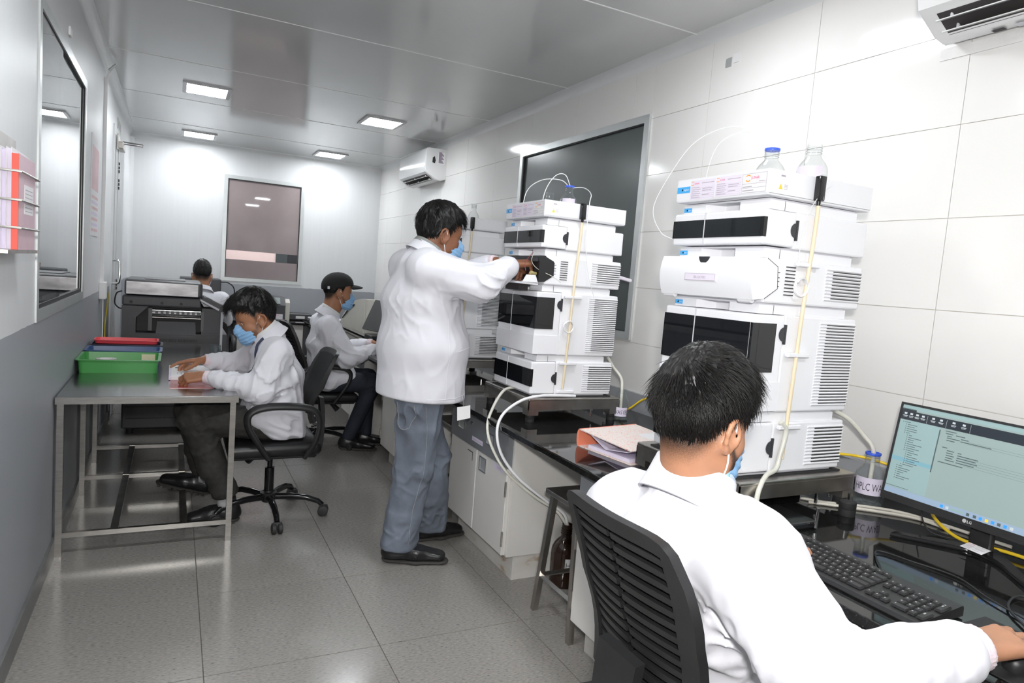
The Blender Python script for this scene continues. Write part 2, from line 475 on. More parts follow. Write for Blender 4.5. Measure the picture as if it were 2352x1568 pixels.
WLIN = (3.02, 4.40, 1.145, 2.25)          # window in the left wall (y0,y1,z0,z1)
WBACK = (0.507, 1.312, 1.163, 2.284)      # window in the back wall (x0,x1,z0,z1)
WRIN = (2.997, 4.505, 1.117, 2.332)       # panel in the right wall
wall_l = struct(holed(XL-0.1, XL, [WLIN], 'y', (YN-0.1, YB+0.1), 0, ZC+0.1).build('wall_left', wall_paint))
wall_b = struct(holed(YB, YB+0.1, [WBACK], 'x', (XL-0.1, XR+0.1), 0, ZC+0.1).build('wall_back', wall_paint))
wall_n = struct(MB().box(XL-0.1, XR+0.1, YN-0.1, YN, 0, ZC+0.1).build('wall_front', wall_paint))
wall_r = struct(holed(XR+0.006, XR+0.1, [WRIN], 'y', (YN-0.1, YB+0.1), 0, ZC+0.1).build('wall_right', grout))
# 0.6 x 0.3 m glazed tiles on the right wall
TY0, TZ0 = 1.365, 1.106
def cut_rect(r, h):
    a0, a1, b0, b1 = r; c0, c1, d0, d1 = h
    if a1 <= c0 or a0 >= c1 or b1 <= d0 or b0 >= d1: return [r]
    out = []
    if a0 < c0: out.append((a0, c0, b0, b1))
    if a1 > c1: out.append((c1, a1, b0, b1))
    if b0 < d0: out.append((max(a0, c0), min(a1, c1), b0, d0))
    if b1 > d1: out.append((max(a0, c0), min(a1, c1), d1, b1))
    return out
tproto = {}
for j in range(-5, 12):
    for k in range(-4, 6):
        r = (max(TY0+j*0.6, YN), min(TY0+(j+1)*0.6, YB), max(TZ0+k*0.3, 0), min(TZ0+(k+1)*0.3, ZC))
        if r[1]-r[0] < 0.03 or r[3]-r[2] < 0.03: continue
        for q in cut_rect(r, WRIN):
            g = 0.0011
            if q[1]-q[0] < 0.01 or q[3]-q[2] < 0.01: continue
            key = (round(q[1]-q[0], 3), round(q[3]-q[2], 3))
            c = (XR, (q[0]+q[1])/2, (q[2]+q[3])/2)
            if key in tproto:
                o = dup(tproto[key], 'wall_tile', wall_r); o.location = c
            else:
                o = MB().box(XR, XR+0.01, q[0]+g, q[1]-g, q[2]+g, q[3]-g).build('wall_tile', white_tile, loc=c)
                o.parent = wall_r; tproto[key] = o

# skirting along the left wall and the back wall
struct(MB().box(XL, XL+0.012, YN, YB, 0, 0.085).build('baseboard_left', skirting))
struct(MB().box(XL, XR, YB-0.012, YB, 0, 0.085).build('baseboard_back', skirting))

# ceiling: 1.19 m lacquered panels with white joint strips
ce = struct(MB().box(XL-0.1, XR+0.1, YN-0.1, YB+0.1, ZC+0.012, ZC+0.1).build('ceiling', joint_white))
js = [2.645+1.19*k for k in range(-4, 5)]
edges = [YN] + [j for j in js if YN+0.05 < j < YB-0.05] + [YB]
for a, b in zip(edges[:-1], edges[1:]):
    MB().box(XL, XR, a+0.0035, b-0.0035, ZC, ZC+0.011).build('ceiling_panel', ceil_paint, ce)
for j in edges[1:-1]:
    MB().box(XL, XR, j-0.0035, j+0.0035, ZC-0.002, ZC+0.012).build('joint_strip', joint_white, ce)

# quarter-round coves
def cove(name, a, b, corner, sx, sy, r=0.055):
    mb = MB(); n = 7
    prof = [(0, 0)] + [(r*(1-math.sin(t*math.pi/2/n)), r*(1-math.cos(t*math.pi/2/n))) for t in range(n+1)]
    ring = []
    for P0 in (a, b):
        ring.append([(P0[0]+sx*p[0], P0[1]+sy*p[0], ZC-p[1]) for p in prof])
    m = len(prof)
    mb.add(ring[0]+ring[1], [(i, (i+1) % m, m+(i+1) % m, m+i) for i in range(m)] + [tuple(range(m))[::-1], tuple(range(m, 2*m))])
    return struct(mb.build(name, cove_white, smooth=40))
cove('trim_1', (XR, YN, 0), (XR, YB, 0), None, -1, 0)
cove('trim_2', (XL, YN, 0), (XL, YB, 0), None, 1, 0, 0.05)
cove('trim_3', (XL, YB, 0), (XR, YB, 0), None, 0, -1, 0.05)
# rounded corner strip between back wall and left wall
struct(MB().prism([(XL, YB), (XL+0.04, YB), (XL+0.025, YB-0.006), (XL+0.012, YB-0.014), (XL+0.004, YB-0.028), (XL, YB-0.045)], 'z', 0.09, ZC-0.05).build('trim_4', wall_paint, smooth=60))

# ---------------------------------------------------------------- left window (a glazed view panel)
w1 = struct(thing('window_1', (XL, 3.7, 1.145)))
pane_m = glass_mat('window_pane', (0.90, 0.93, 0.93), 1.9, 0.0, opac=0.02, ocol=(0.6, 0.65, 0.66))
def frame4(mb, axis, p0, p1, a0, a1, z0, z1, t):
    """four bars around an opening; p0,p1 thickness range along the wall normal"""
    def bx(a, b, c, d):
        if axis == 'x': mb.box(p0, p1, a, b, c, d)
        else: mb.box(a, b, p0, p1, c, d)
    bx(a0, a1, z1-t, z1); bx(a0, a1, z0, z0+t); bx(a0, a0+t, z0+t, z1-t); bx(a1-t, a1, z0+t, z1-t)
y0, y1, z0, z1 = WLIN
mb = MB(); frame4(mb, 'x', XL-0.02, XL+0.006, y0-0.02, y1+0.025, z0-0.045, z1+0.03, 0.045); mb.build('window_frame', alu, w1)
mb = MB(); frame4(mb, 'x', XL-0.007, XL+0.001, y0+0.02, y1-0.018, z0-0.004, z1-0.012, 0.006); mb.box(XL-0.007, XL+0.001, y0+0.02, y1-0.018, z0+0.002, z0+0.018); mb.build('gasket', gasket, w1)
MB().box(XL-0.006, XL-0.001, y0+0.02, 3.60, z0, z1-0.01).build('pane', pane_m, w1)
MB().box(XL-0.013, XL-0.008, 3.57, y1-0.015, z0, z1-0.01).build('pane', pane_m, w1)
# the room behind that window
corr_m = mat('corridor_paint', (0.50, 0.52, 0.53), 0.5, var=(2, 0.03))
struct(MB().box(-1.75, -1.65, 2.2, 8.6, 0, 2.7).build('wall_corridor', corr_m))
struct(MB().box(-1.75, XL-0.1, 8.5, 8.6, 0, 2.7).build('wall_corridor_end', corr_m))
struct(MB().box(-1.75, XL-0.1, 2.2, 8.6, -0.1, 0).build('floor_corridor', floor_stone))
struct(MB().box(-1.75, XL-0.1, 2.2, 8.6, 2.7, 2.8).build('ceiling_corridor', corr_m))
struct(MB().box(-1.75, XL-0.1, 2.1, 2.2, 0, 2.7).build('wall_corridor_near', corr_m))

# ---------------------------------------------------------------- back window: filmed glass with one clear band
w2 = struct(thing('window_2', (0.91, YB, 1.163)))
film = mat('pinkish_window_film', (0.30, 0.245, 0.245), 0.03, var=(2.2, 0.10), spec=0.8)
x0, x1, z0, z1 = WBACK
mb = MB(); frame4(mb, 'y', YB-0.008, YB+0.04, x0-0.036, x1+0.036, z0-0.03, z1+0.037, 0.04); mb.build('window_frame', alu, w2)
mb = MB(); frame4(mb, 'y', YB-0.004, YB+0.03, x0, x1, z0, z1, 0.011); mb.build('gasket', gasket, w2)
MB().box(x0+0.004, x1-0.004, YB+0.012, YB+0.018, 1.484, z1-0.004).build('pane', film, w2, label='filmed upper glass')
MB().box(x0+0.004, x1-0.004, YB+0.012, YB+0.018, z0+0.004, 1.381).build('pane', film, w2, label='filmed lower glass')
MB().box(x0+0.004, x1-0.004, YB+0.012, YB+0.018, 1.381, 1.484).build('pane', glass_mat('clear_band', (0.97, 0.97, 0.97), 0.6), w2, label='clear band of glass')
pink = mat('pink_corridor_paint', (0.88, 0.72, 0.70), 0.5, var=(2, 0.03))
struct(MB().box(-0.3, 2.6, 9.5, 9.6, 0, 2.7).build('wall_beyond', pink))
struct(MB().box(-0.3, 2.6, YB+0.1, 9.6, -0.1, 0).build('floor_beyond', floor_stone))
struct(MB().box(-0.3, 2.6, YB+0.1, 9.6, 2.6, 2.7).build('ceiling_beyond', joint_white))
d2 = struct(thing('door_2', (1.35, 9.5, 0)))
MB().box(1.20, 1.75, 9.47, 9.5, 0, 2.1).build('door_leaf', mat('dark_green_door', (0.05, 0.065, 0.07), 0.4, var=(4, 0.1)), d2)
MB().box(1.345, 1.75, 9.465, 9.47, 0.05, 2.05).build('door_panel', mat('slate_door_panel', (0.02, 0.025, 0.03), 0.4, var=(4, 0.1)), d2)

# ---------------------------------------------------------------- dark panel window in the right wall
w3 = struct(thing('window_3', (XR, 3.75, 1.117)))
y0, y1, z0, z1 = WRIN
slate = mat('slate_green_panel', (0.085, 0.10, 0.10), 0.25, var=(2.5, 0.05))
mb = MB(); frame4(mb, 'x', XR-0.014, XR+0.03, y0, y1, z0, z1, 0.042); mb.build('window_frame', alu, w3)
mb = MB(); frame4(mb, 'x', XR-0.006, XR+0.03, y0+0.04, y1-0.04, z0+0.034, z1-0.036, 0.012); mb.build('gasket', gasket, w3)
MB().box(XR+0.008, XR+0.014, y0+0.05, y1-0.05, z0+0.044, z1-0.046).build('pane', slate, w3)

# ---------------------------------------------------------------- door in the left wall
d1 = struct(thing('door_1', (XL, 6.75, 0)))
door_w = mat('door_grey_white', (0.55, 0.56, 0.57), 0.3, var=(3, 0.03))
jamb_w = mat('door_jamb_white', (0.66, 0.67, 0.68), 0.3, var=(3, 0.03))
mb = MB(); mb.box(XL, XL+0.012, 6.20, 6.26, 0, 2.36); mb.box(XL, XL+0.012, 7.16, 7.24, 0, 2.36); mb.box(XL, XL+0.012, 6.26, 7.16, 2.29, 2.36); mb.build('door_frame', jamb_w, d1)
MB().box(XL-0.001, XL+0.004, 6.265, 6.285, 0, 2.285).build('door_gap', gasket, d1)
MB().box(XL-0.001, XL+0.022, 6.50, 7.155, 0.01, 2.285).build('door_leaf', door_w, d1)
MB().box(XL-0.001, XL+0.018, 6.285, 6.495, 0.01, 2.285).build('fixed_leaf', door_w, d1)
for z in (2.055, 1.92, 1.10):
    h = MB().box(XL+0.018, XL+0.026, 6.44, 6.56, z-0.045, z+0.045).build('hinge', chrome, d1)
    mb = MB()
    for dz in (-0.03, 0.0, 0.03): mb.box(XL+0.024, XL+0.032, 6.485, 6.515, z+dz-0.011, z+dz+0.011)
    mb.build('hinge_pin', gasket, h)
MB().tube(bez([(XL+0.016, 6.22, 1.305), (XL+0.055, 6.22, 1.30), (XL+0.065, 6.215, 1.26), (XL+0.065, 6.21, 1.16), (XL+0.055, 6.21, 1.125), (XL+0.016, 6.21, 1.12)], 6), 0.010, 10).build('door_handle', chrome, d1, smooth=50)
c_ = MB().rbox(XL+0.012, XL+0.06, 6.40, 6.66, 2.20, 2.255, 0.006).build('door_closer', steel_dark, d1)
MB().tube([(XL+0.05, 6.48, 2.265), (-0.262, 6.50, 2.262)], 0.006, 8).build('closer_arm', chrome, c_)
MB().tube([(XL+0.05, 6.50, 2.250), (-0.262, 6.505, 2.250), (-0.262, 6.50, 2.262)], 0.005, 8).build('closer_arm', chrome, c_)
MB().prism([(6.30, 2.30), (6.92, 2.26), (6.30, 2.18)], 'x', XL+0.022, XL+0.03).build('closer_plate', steel_dark, d1)
s_ = thing('door_sign', (XL, 6.8, 2.38), 'small pale green sign above the grey door on the left wall', 'sign')
MB().box(XL, XL+0.004, 6.60, 6.97, 2.375, 2.475).build('board', mat('sign_green', (0.42, 0.5, 0.42), 0.4, var=(12, 0.1)), s_)
MB().box(XL+0.004, XL+0.006, 6.66, 6.91, 2.40, 2.45).build('print', ink_soft, s_)

# ---------------------------------------------------------------- ceiling LED panels
led = mat('led_diffuser', (0.9, 0.9, 0.9), 0.5, emit=((0.93, 0.97, 1.0), PANEL), var=(3, 0.01))
led_frame = mat('led_frame', (0.55, 0.55, 0.56), 0.35, var=(5, 0.03))
lproto = None
where = {(0.18, 5.74): 'square ceiling light on the left nearer the camera', (0.19, 7.88): 'square ceiling light on the left by the back wall',
         (1.53, 5.77): 'square ceiling light on the right nearer the camera', (1.53, 7.88): 'square ceiling light on the right by the back wall',
         (0.18, 2.05): 'square ceiling light overhead between camera and left window', (1.55, 2.05): 'square ceiling light overhead in front of the nearest stack',
         (0.18, 0.0): 'square ceiling light above the left of the camera', (1.55, 0.0): 'square ceiling light above the near end of the worktop'}
for (x, y) in [(0.18, 5.74), (0.19, 7.88), (1.53, 5.77), (1.53, 7.88), (0.18, 2.05), (1.55, 2.05), (0.18, 0.0), (1.55, 0.0)]:
    if lproto is None:
        lproto = thing('ceiling_light', (x, y, ZC-0.012))
        mb = MB(); t = 0.028
        a, b = 0.165, 0.18
        for q in ((-a, a, b-t, b), (-a, a, -b, -b+t), (-a, -a+t, -b+t, b-t), (a-t, a, -b+t, b-t)):
            mb.box(x+q[0], x+q[1], y+q[2], y+q[3], ZC-0.012, ZC-0.001)
        mb.build('frame', led_frame, lproto)
        MB().box(x-a+t, x+a-t, y-b+t, y+b-t, ZC-0.008, ZC-0.0015).build('diffuser', led, lproto)
        o = lproto
    else:
        o = copy_tree(lproto, Vector((x, y, ZC-0.012))-wl(lproto))
    tag(o, where.get((x, y), 'square ceiling light overhead, above the near end of the room'), 'ceiling light', 'ceiling LED panels')
# added fill lights, no fixtures, brightening the two spaces seen through the windows
for nm, loc, e, sx, sy in (('corridor_fill', (-1.1, 5.0, 2.66), 14, 0.3, 1.2), ('passage_fill', (1.0, 9.0, 2.58), 30, 1.2, 0.3)):
    ld = bpy.data.lights.new(nm, 'AREA'); ld.shape = 'RECTANGLE'; ld.size = sx; ld.size_y = sy; ld.energy = e
    lo = bpy.data.objects.new(nm, ld); col.objects.link(lo); lo.location = loc
# ================================================================ bench along the right wall
MB().rbox(1.325, XR-0.002, -1.2, YB-0.015, ZB-0.027, ZB, 0.004, 2).build('worktop', granite, loc=(1.8, 2.4, ZB-0.027))
wt = bpy.data.objects['worktop']
tag(wt, 'long polished black granite worktop running along the tiled right wall', 'worktop')
up = MB().box(XR-0.02, XR-0.001, -1.2, YB-0.02, ZB, ZB+0.098).build('upstand', mat('upstand_grey', (0.36, 0.37, 0.39), 0.4, var=(4, 0.04)), loc=(XR-0.01, 2.4, ZB))
tag(up, 'low grey upstand between the black worktop and the white tiles', 'upstand')

def recess_handle(mb_parent, x, y0, y1, z0, z1, name='handle'):
    mb = MB(); t = 0.006
    mb.box(x-0.004, x, y0, y1, z1-t, z1); mb.box(x-0.004, x, y0, y1, z0, z0+t)
    mb.box(x-0.004, x, y0, y0+t, z0+t, z1-t); mb.box(x-0.004, x, y1-t, y1, z0+t, z1-t)
    h = mb.build(name, chrome, mb_parent)
    m2 = MB(); k = 6
    for i in range(k):           # hollow cup
        a0, a1 = math.pi/2*i/k, math.pi/2*(i+1)/k
        f = lambda a: (x-0.0015+0.0012*math.sin(2*a), z0+t+(z1-z0-2*t)*(1-math.cos(a)))
        p, q = f(a0), f(a1)
        m2.quad((p[0], y0+t, p[1]), (p[0], y1-t, p[1]), (q[0], y1-t, q[1]), (q[0], y0+t, q[1]))
    m2.build('cup', alu, h)
    return h

def cabinet(y0, y1, label, drawer=0.165, doors=2, texts=(), group='white cabinets under the black worktop', xf=1.378, hinge_side=None, lock=True):
    c = thing('base_cabinet', (1.8, (y0+y1)/2, 0), label, 'cabinet', group)
    body = MB().box(xf+0.022, XR-0.06, y0, y1, 0.125, ZB-0.028).build('carcass', cab_white, c)
    MB().box(xf+0.07, XR-0.08, y0+0.025, y1-0.025, 0.0, 0.125).build('plinth', rust, c)
    zt = ZB-0.036; zd = zt-drawer
    d = MB().box(xf-0.006, xf+0.022, y0+0.012, y1-0.012, zd, zt).build('drawer', cab_grey, c)
    w = y1-y0
    if w > 0.5:
        for fy in (0.80, 0.30): recess_handle(d, xf-0.006, y0+w*fy-0.055, y0+w*fy+0.03, zd+0.055, zd+0.115)
    else:
        recess_handle(d, xf-0.006, y0+w*0.5-0.04, y0+w*0.5+0.04, zd+0.055, zd+0.115)
    if lock:
        MB().lathe([(0.001, -0.005), (0.009, -0.005), (0.010, 0)], (xf-0.006, y0+w*0.60, zd+0.115), 12, axis='x').build('lock', chrome, d, smooth=40)
    for (txt, part, ya, yb, za, zb_) in texts:
        mb = MB(); x = xf-0.0065 if part == 'd' else xf+0.0005
        mb.box(x-0.0006, x, ya, yb, za, zb_, 0)
        put_text(mb, txt, (x-0.0009, (ya+yb)/2, za+(zb_-za)*0.28), (0, -1, 0), (0, 0, 1), (zb_-za)*0.62, 1, 'c', (yb-ya)*(0.84 if len(txt) > 8 else 0.4))
        mb.build('name_strip', [paper_lilac, ink_soft], d if part == 'd' else c)
    n = doors; dw = (w-0.02)/n
    for i in range(n):
        a = y0+0.01+i*dw+0.004; b = y0+0.01+(i+1)*dw-0.004
        dr = MB().rbox(xf, xf+0.022, a, b, 0.13, zd-0.006, 0.003, 1).build('door', cab_white, c)
        if n == 2 and i == 0 or n == 1:
            recess_handle(dr, xf, b-0.115, b-0.035, zd-0.095, zd-0.022)
        elif n == 2:
            mb = MB(); x = xf-0.0008     # hole left by a missing handle
            for q in ((a+0.045, a+0.11, zd-0.035, zd-0.031), (a+0.045, a+0.048, zd-0.075, zd-0.035)): mb.box(x-0.001, x, *q)
            mb.build('handle_cutout', gasket, dr)
        hy = a-0.001 if (i == 0) else b+0.001
        if n == 1: hy = b+0.001
        for hz in (0.21, zd-0.10):
            MB().cyl((xf-0.003, hy, hz-0.035), (xf-0.003, hy, hz+0.035), 0.005, 8).build('hinge', steel_dark, dr)
    return c
cab1 = cabinet(2.645, 3.36, 'white two-door cabinet with a grey drawer beside the standing man', texts=[('Glassware Document', 'd', 2.93, 3.06, 0.575, 0.597), ('CABLE', 'c', 2.69, 2.80, 0.505, 0.532)])
cab2 = cabinet(1.40, 2.062, 'white cabinet with grey drawer right behind the nearest office chair', doors=1)
cab3 = cabinet(4.02, 4.72, 'white cabinet half hidden behind the standing man in jeans', drawer=0.12)
cab4 = cabinet(5.36, 6.02, 'white cabinet at the knees of the man in the black cap', drawer=0.12)

# ================================================================ instrument stacks
DX, WY = 0.452, 0.395
def half_moon(mb, x, z, r, y, h):
    n = 14
    pts = [(x, z+r)] + [(x-r*math.sin(math.pi*i/n), z+r*math.cos(math.pi*i/n)) for i in range(1, n)] + [(x, z-r)]
    mb.prism(pts, 'y', y-0.003, y+0.002)
    mb.box(x-0.001, x+0.006, y-0.004, y+0.002, z-h, z+h)

def blue_tag(parent, x0, y, z, w=0.038, h=0.017):
    """blue maker's tag on the front face (front faces -x)"""
    mb = MB()
    mb.box(x0-0.0012, x0, y-w, y, z, z+h, 0)
    mb.lathe([(0.0012, -0.0016), (0.0032, -0.0016)], (x0, y-w*0.42, z+h*0.5), 10, 1, 'x')
    put_text(mb, 'Agilent', (x0-0.0016, y-w*0.53, z+h*0.36), (0, -1, 0), (0, 0, 1), h*0.42, 1, 'l', w*0.42)
    return mb.build('maker_tag', [tag_blue, print_white], parent)

def sumar_card(mb, o, xd, yd, w, h, full=True):
    """white card with the orange ring and SUMAR heading over ruled lines; faces 0 paper 1 ink 2 magenta 3 orange"""
    n = Vector(xd).cross(Vector(yd)).normalized()
    o = Vector(o)
    rect_on(mb, o, xd, yd, 0, w, 0, h, 0.0003, 0)
    t = max(0.0009, h*0.016); L = 0.0007
    if full:
        for (a, b, c, d) in ((0, w, 0, t), (0, w, h-t, h), (0, t, 0, h), (w-t, w, 0, h)): rect_on(mb, o, xd, yd, a, b, c, d, L, 1)
        for zz in (0.24, 0.46): rect_on(mb, o, xd, yd, 0, w, h*zz, h*zz+t, L, 1)
        rect_on(mb, o, xd, yd, w*0.04, w*0.42, h*0.30, h*0.34, L, 4); rect_on(mb, o, xd, yd, w*0.04, w*0.5, h*0.10, h*0.14, L, 4)
        rect_on(mb, o, xd, yd, w*0.70, w*0.95, h*0.54, h*0.57, L, 4)
        lx, ly, ls, tx = 0.24, 0.76, 0.15, 0.36
    else:
        for k in range(6):
            rect_on(mb, o, xd, yd, w*0.05, w*(0.42-0.05*(k % 2)), h*(0.10+0.105*k), h*(0.125+0.105*k), L, 4)
            rect_on(mb, o, xd, yd, w*0.0, w, h*(0.07+0.105*k), h*(0.076+0.105*k), L, 4)
            if k in (1, 3, 4): rect_on(mb, o, xd, yd, w*0.5, w*(0.75+0.04*k), h*(0.11+0.105*k), h*(0.14+0.105*k), L, 4)
        rect_on(mb, o, xd, yd, w*0.46, w*0.95, h*0.82, h*0.85, L, 4)
        lx, ly, ls, tx = 0.07, 0.86, 0.09, 0.15
    # logo: two interlocked hooks forming an S-like ring
    c = o + Vector(xd)*(w*lx) + Vector(yd)*(h*ly) + n*L
    r = h*ls*1.15
    for s, mi in ((1, 3), (-1, 2 if full else 3)):
        for k in range(7):
            a0 = math.pi*(0.05+k/7*0.9) + (0 if s > 0 else math.pi); a1 = math.pi*(0.05+(k+1)/7*0.9) + (0 if s > 0 else math.pi)
            cy = 0.45*r*s
            q = [c + Vector(xd)*(math.cos(a)*rr) + Vector(yd)*(math.sin(a)*rr*0.62+cy) for a, rr in ((a0, r*0.55), (a0, r), (a1, r), (a1, r*0.55))]
            mb.add([tuple(p) for p in q], [(0,1,2,3)], 3)
    put_text(mb, 'SUMAR', o + Vector(xd)*(w*tx) + Vector(yd)*(h*(ly-0.07)) + n*L, xd, yd, h*0.21 if full else h*0.13, 2, 'l', w*0.34 if full else w*0.2)
CARD = [paper, ink_soft, ink_magenta, ink_orange, ink_soft]
lilac_paper = mat('label_paper', (0.80, 0.74, 0.84), 0.6, var=(9, 0.02))
LCARD = [lilac_paper, ink_soft, ink_magenta, ink_orange, ink_soft]

def module_shell(t, X, Y, z0, z1, door_x=0.132, gap=0.033, notch=True):
    """rear casing, recessed tray under it, and returns nothing; front (faces -x) is added by the caller"""
    # rear casing with side bulge; the tray above is narrower and stops short of the back
    MB().rbox(X+door_x, X+DX, Y+0.002, Y+WY-0.002, z0, z1, 0.006, 2).build('casing', inst_white, t)
    mb = MB()
    ox0, ox1 = X+0.028, X+DX-0.045
    mb.box(ox0+0.06, ox1, Y+0.012, Y+WY-0.012, z1, z1+gap-0.006)
    mb.prism([(ox0, Y+0.012), (ox0+0.062, Y+0.012), (ox0+0.062, Y+0.13), (ox0+0.045, Y+0.13), (ox0, Y+0.13)], 'z', z1, z1+gap-0.006)
    mb.prism([(ox0, Y+0.28), (ox0+0.062, Y+0.25), (ox0+0.062, Y+WY-0.012), (ox0, Y+WY-0.012)], 'z', z1, z1+gap-0.006)
    mb.build('tray', inst_white, t)
    MB().box(ox0+0.004, ox1-0.004, Y+0.016, Y+WY-0.016, z1+gap-0.006, z1+gap-0.0005).build('tray_gasket', inst_grey, t)

slot_cache = {}
def slots(t, X, Y, z_top, z_bot, n, x0, x1, name='vent_slot', h=0.0013):
    key = (round(x1-x0, 3), h)
    for i in range(n):
        z = z_top + (z_bot-z_top)*i/(n-1)
        c = Vector((X+(x0+x1)/2, Y+0.0012, z))
        if key in slot_cache:
            o = slot_cache[key].copy(); o.name = name; col.objects.link(o)
        else:
            w = (x1-x0)/2
            o = MB().box(-w, w, -0.0014, 0.001, -h, h).build(name, slot_dark)
            slot_cache[key] = o
        o.parent = t; o.location = c - wl(t)
        WL[o.name] = wl(t)

def ribs(t, X, Y, z_top, z_bot, n, x0, x1):
    """proud slats between the vent slots"""
    for i in range(n+1):
        z = z_top + (z_bot-z_top)*(i-0.5)/(n-1)
        key = ('rib', round(x1-x0, 3))
        c = Vector((X+(x0+x1)/2, Y+0.001, z))
        if key in slot_cache:
            o = slot_cache[key].copy(); o.name = 'vent_slat'; col.objects.link(o)
        else:
            w = (x1-x0)/2
            o = MB().prism([(-0.0045, 0.0015), (0.0, -0.0045), (0.0036, -0.001), (0.0036, 0.0015)][::-1], 'x', -w, w)
            o.v = [(p[0], p[2], p[1]) for p in o.v]
            o = o.build('vent_slat', inst_white); slot_cache[key] = o
        o.parent = t; o.location = c - wl(t); WL[o.name] = wl(t)

WHERE = {'near': 'on the nearest stack', 'mid': 'on the middle stack', 'far': 'on the farthest stack'}
def stack(X, Y, key):
    w = WHERE[key]; near = key == 'near'; hid = key == 'far'
    out = []
    def mod(name, kind, z0):
        t = thing(name, (X+DX/2, Y+WY/2, z0), '%s %s' % (kind, w), 'lab instrument', 'stacked white instrument modules')
        out.append(t); return t
    def fr(v): return X - v
    # --- 5 detector (lowest)
    def windowed(name, kind, z0, z1, wz0, wz1, corner, nslots, latch=True):
        t = mod(name, kind, z0)
        module_shell(t, X, Y, z0, z1)
        h = z1-z0
        door = MB().rbox(X, X+0.1315, Y, Y+WY, z0+0.004, z1-0.002, 0.007, 3).build('door', inst_white, t)
        ys = Y+WY*0.615
        MB().box(X-0.0035, X+0.004, Y+0.010, ys-0.0015, wz0, wz1).build('window', smoke, door)
        MB().box(X-0.0035, X+0.004, ys+0.0015, Y+WY-0.001, wz0, wz1).build('window', smoke, door)
        MB().box(X-0.005, X+0.0035, ys-0.0015, ys+0.0015, z0+0.008, z1-0.004).build('door_seam', inst_grey, door)
        if corner:
            MB().box(X-0.003, X+0.094, Y-0.003, Y+0.006, wz0, wz1).build('window', smoke, door)
        else:
            MB().box(X-0.003, X+0.010, Y-0.002, Y+0.010, wz0, wz1).build('window_edge', black_gloss, door)
        if latch:
            mb = MB(); half_moon(mb, X+0.131, (z0+z1)/2 + (0.09 if corner else 0.0), 0.022, Y, 0.030)
            mb.build('latch', latch_black, door)
        blue_tag(t, X+0.027, Y+WY-0.014, z1+0.006, 0.036, 0.014)
        for zz in (z0+0.02, z1-0.02):  # small moulded rings in the door corners
            MB().lathe([(0.006, -0.0008), (0.0075, -0.0012), (0.008, 0)], (X+0.028, Y, zz), 12, axis='y').build('boss', inst_white, door)
        if nslots:
            slots(t, X, Y, z1-0.024, z0+0.026, nslots, 0.318, 0.447)
            ribs(t, X, Y, z1-0.024, z0+0.026, nslots, 0.285, 0.449)
        return t, door
    t5, d5 = windowed('detector_module', 'lowest white module with a smoked front window', 0.868, 1.026, 0.908, 0.990, False, 11)
    # --- 4 autosampler with wrap-round window
    t4, d4 = windowed('sampler_module', 'tall white module with a large dark wrap-around window', 1.057, 1.354, 1.180, 1.327, True, 27)
    MB().box(X-0.0045, X+0.1315, Y-0.0025, Y+WY-0.001, 1.062, 1.150).build('lower_cover', inst_white, d4)
    # --- 3 column module with tilting front
    t3 = mod('column_module', 'white module with a bulging front lid' if not key == 'mid' else 'white module standing open with a black interior', 1.386)
    z0, z1 = 1.386, 1.519
    module_shell(t3, X, Y, z0, z1, door_x=0.03)
    slots(t3, X, Y, 1.497, 1.414, 9, 0.111, 0.150, h=0.0016)
    slots(t3, X, Y, 1.497, 1.414, 9, 0.318, 0.447); ribs(t3, X, Y, 1.497, 1.414, 9, 0.285, 0.449)
    mb = MB()
    for zz in (1.478, 1.463, 1.452, 1.437): mb.box(X+0.076, X+0.087, Y+0.0005, Y+0.003, zz-0.0011, zz+0.0011)
    mb.build('hinge_slot', slot_dark, t3)
    blue_tag(t3, X+0.027, Y+WY-0.014, z1+0.006, 0.036, 0.014)
    prof = [(0.072, 1.493), (0.078, 1.428), (0.030, 1.400)]
    if key == 'mid':
        # open: dark cavity wrapped round the corner, lid folded down
        mb = MB()
        mb.prism([(X-0.002, 1.396), (X-0.002, 1.516), (X+0.026, 1.514), (X+0.072, 1.494), (X+0.077, 1.428), (X+0.03, 1.398)], 'y', Y-0.0012, Y+0.004)
        mb.box(X+0.018, X+0.03, Y, Y+WY-0.006, 1.398, 1.516)
        mb.build('black_interior', black_plastic, t3)
        mb = MB()
        for k, (yy, zz) in enumerate(((0.06, 1.50), (0.06, 1.41), (0.34, 1.50), (0.34, 1.41))):
            mb.rbox(X+0.004, X+0.02, Y+yy-0.02, Y+yy+0.03, zz-0.012, zz+0.008, 0.003, 1)
        mb.box(X+0.072, X+0.076, Y-0.002, Y+0.002, 1.43, 1.49)
        mb.build('clip', latch_black, t3)
        MB().prism([(X-0.078, 1.392), (X+0.004, 1.388), (X+0.004, 1.380), (X-0.08, 1.383)], 'y', Y+0.01, Y+WY-0.02).build('open_lid', inst_white, t3)
        MB().prism([(X-0.078, 1.392), (X-0.060, 1.425), (X-0.015, 1.425), (X+0.0, 1.391)], 'y', Y+0.005, Y+0.012).build('lid_side', inst_white, t3)
        MB().box(X-0.05, X+0.0, Y+0.10, Y+0.24, 1.350, 1.382).build('drip_tray', slot_dark, t3)
        MB().tube([(X-0.02, Y+0.05, 1.436), (X+0.012, Y+0.055, 1.432)], 0.008, 10).build('yellow_fitting', mat('yellowed_fitting', (0.55, 0.47, 0.22), 0.4, var=(9, 0.1)), t3, smooth=50)
    else:
        n = 8; pr = []
        for i in range(n+1):
            s_ = i/n; pr.append((X-0.012-0.020*math.sin(math.pi*s_*0.8+0.2), 1.392+0.124*s_))
        pr += [(X+0.026, 1.516), (X+0.070, 1.494), (X+0.077, 1.430), (X+0.028, 1.398)]
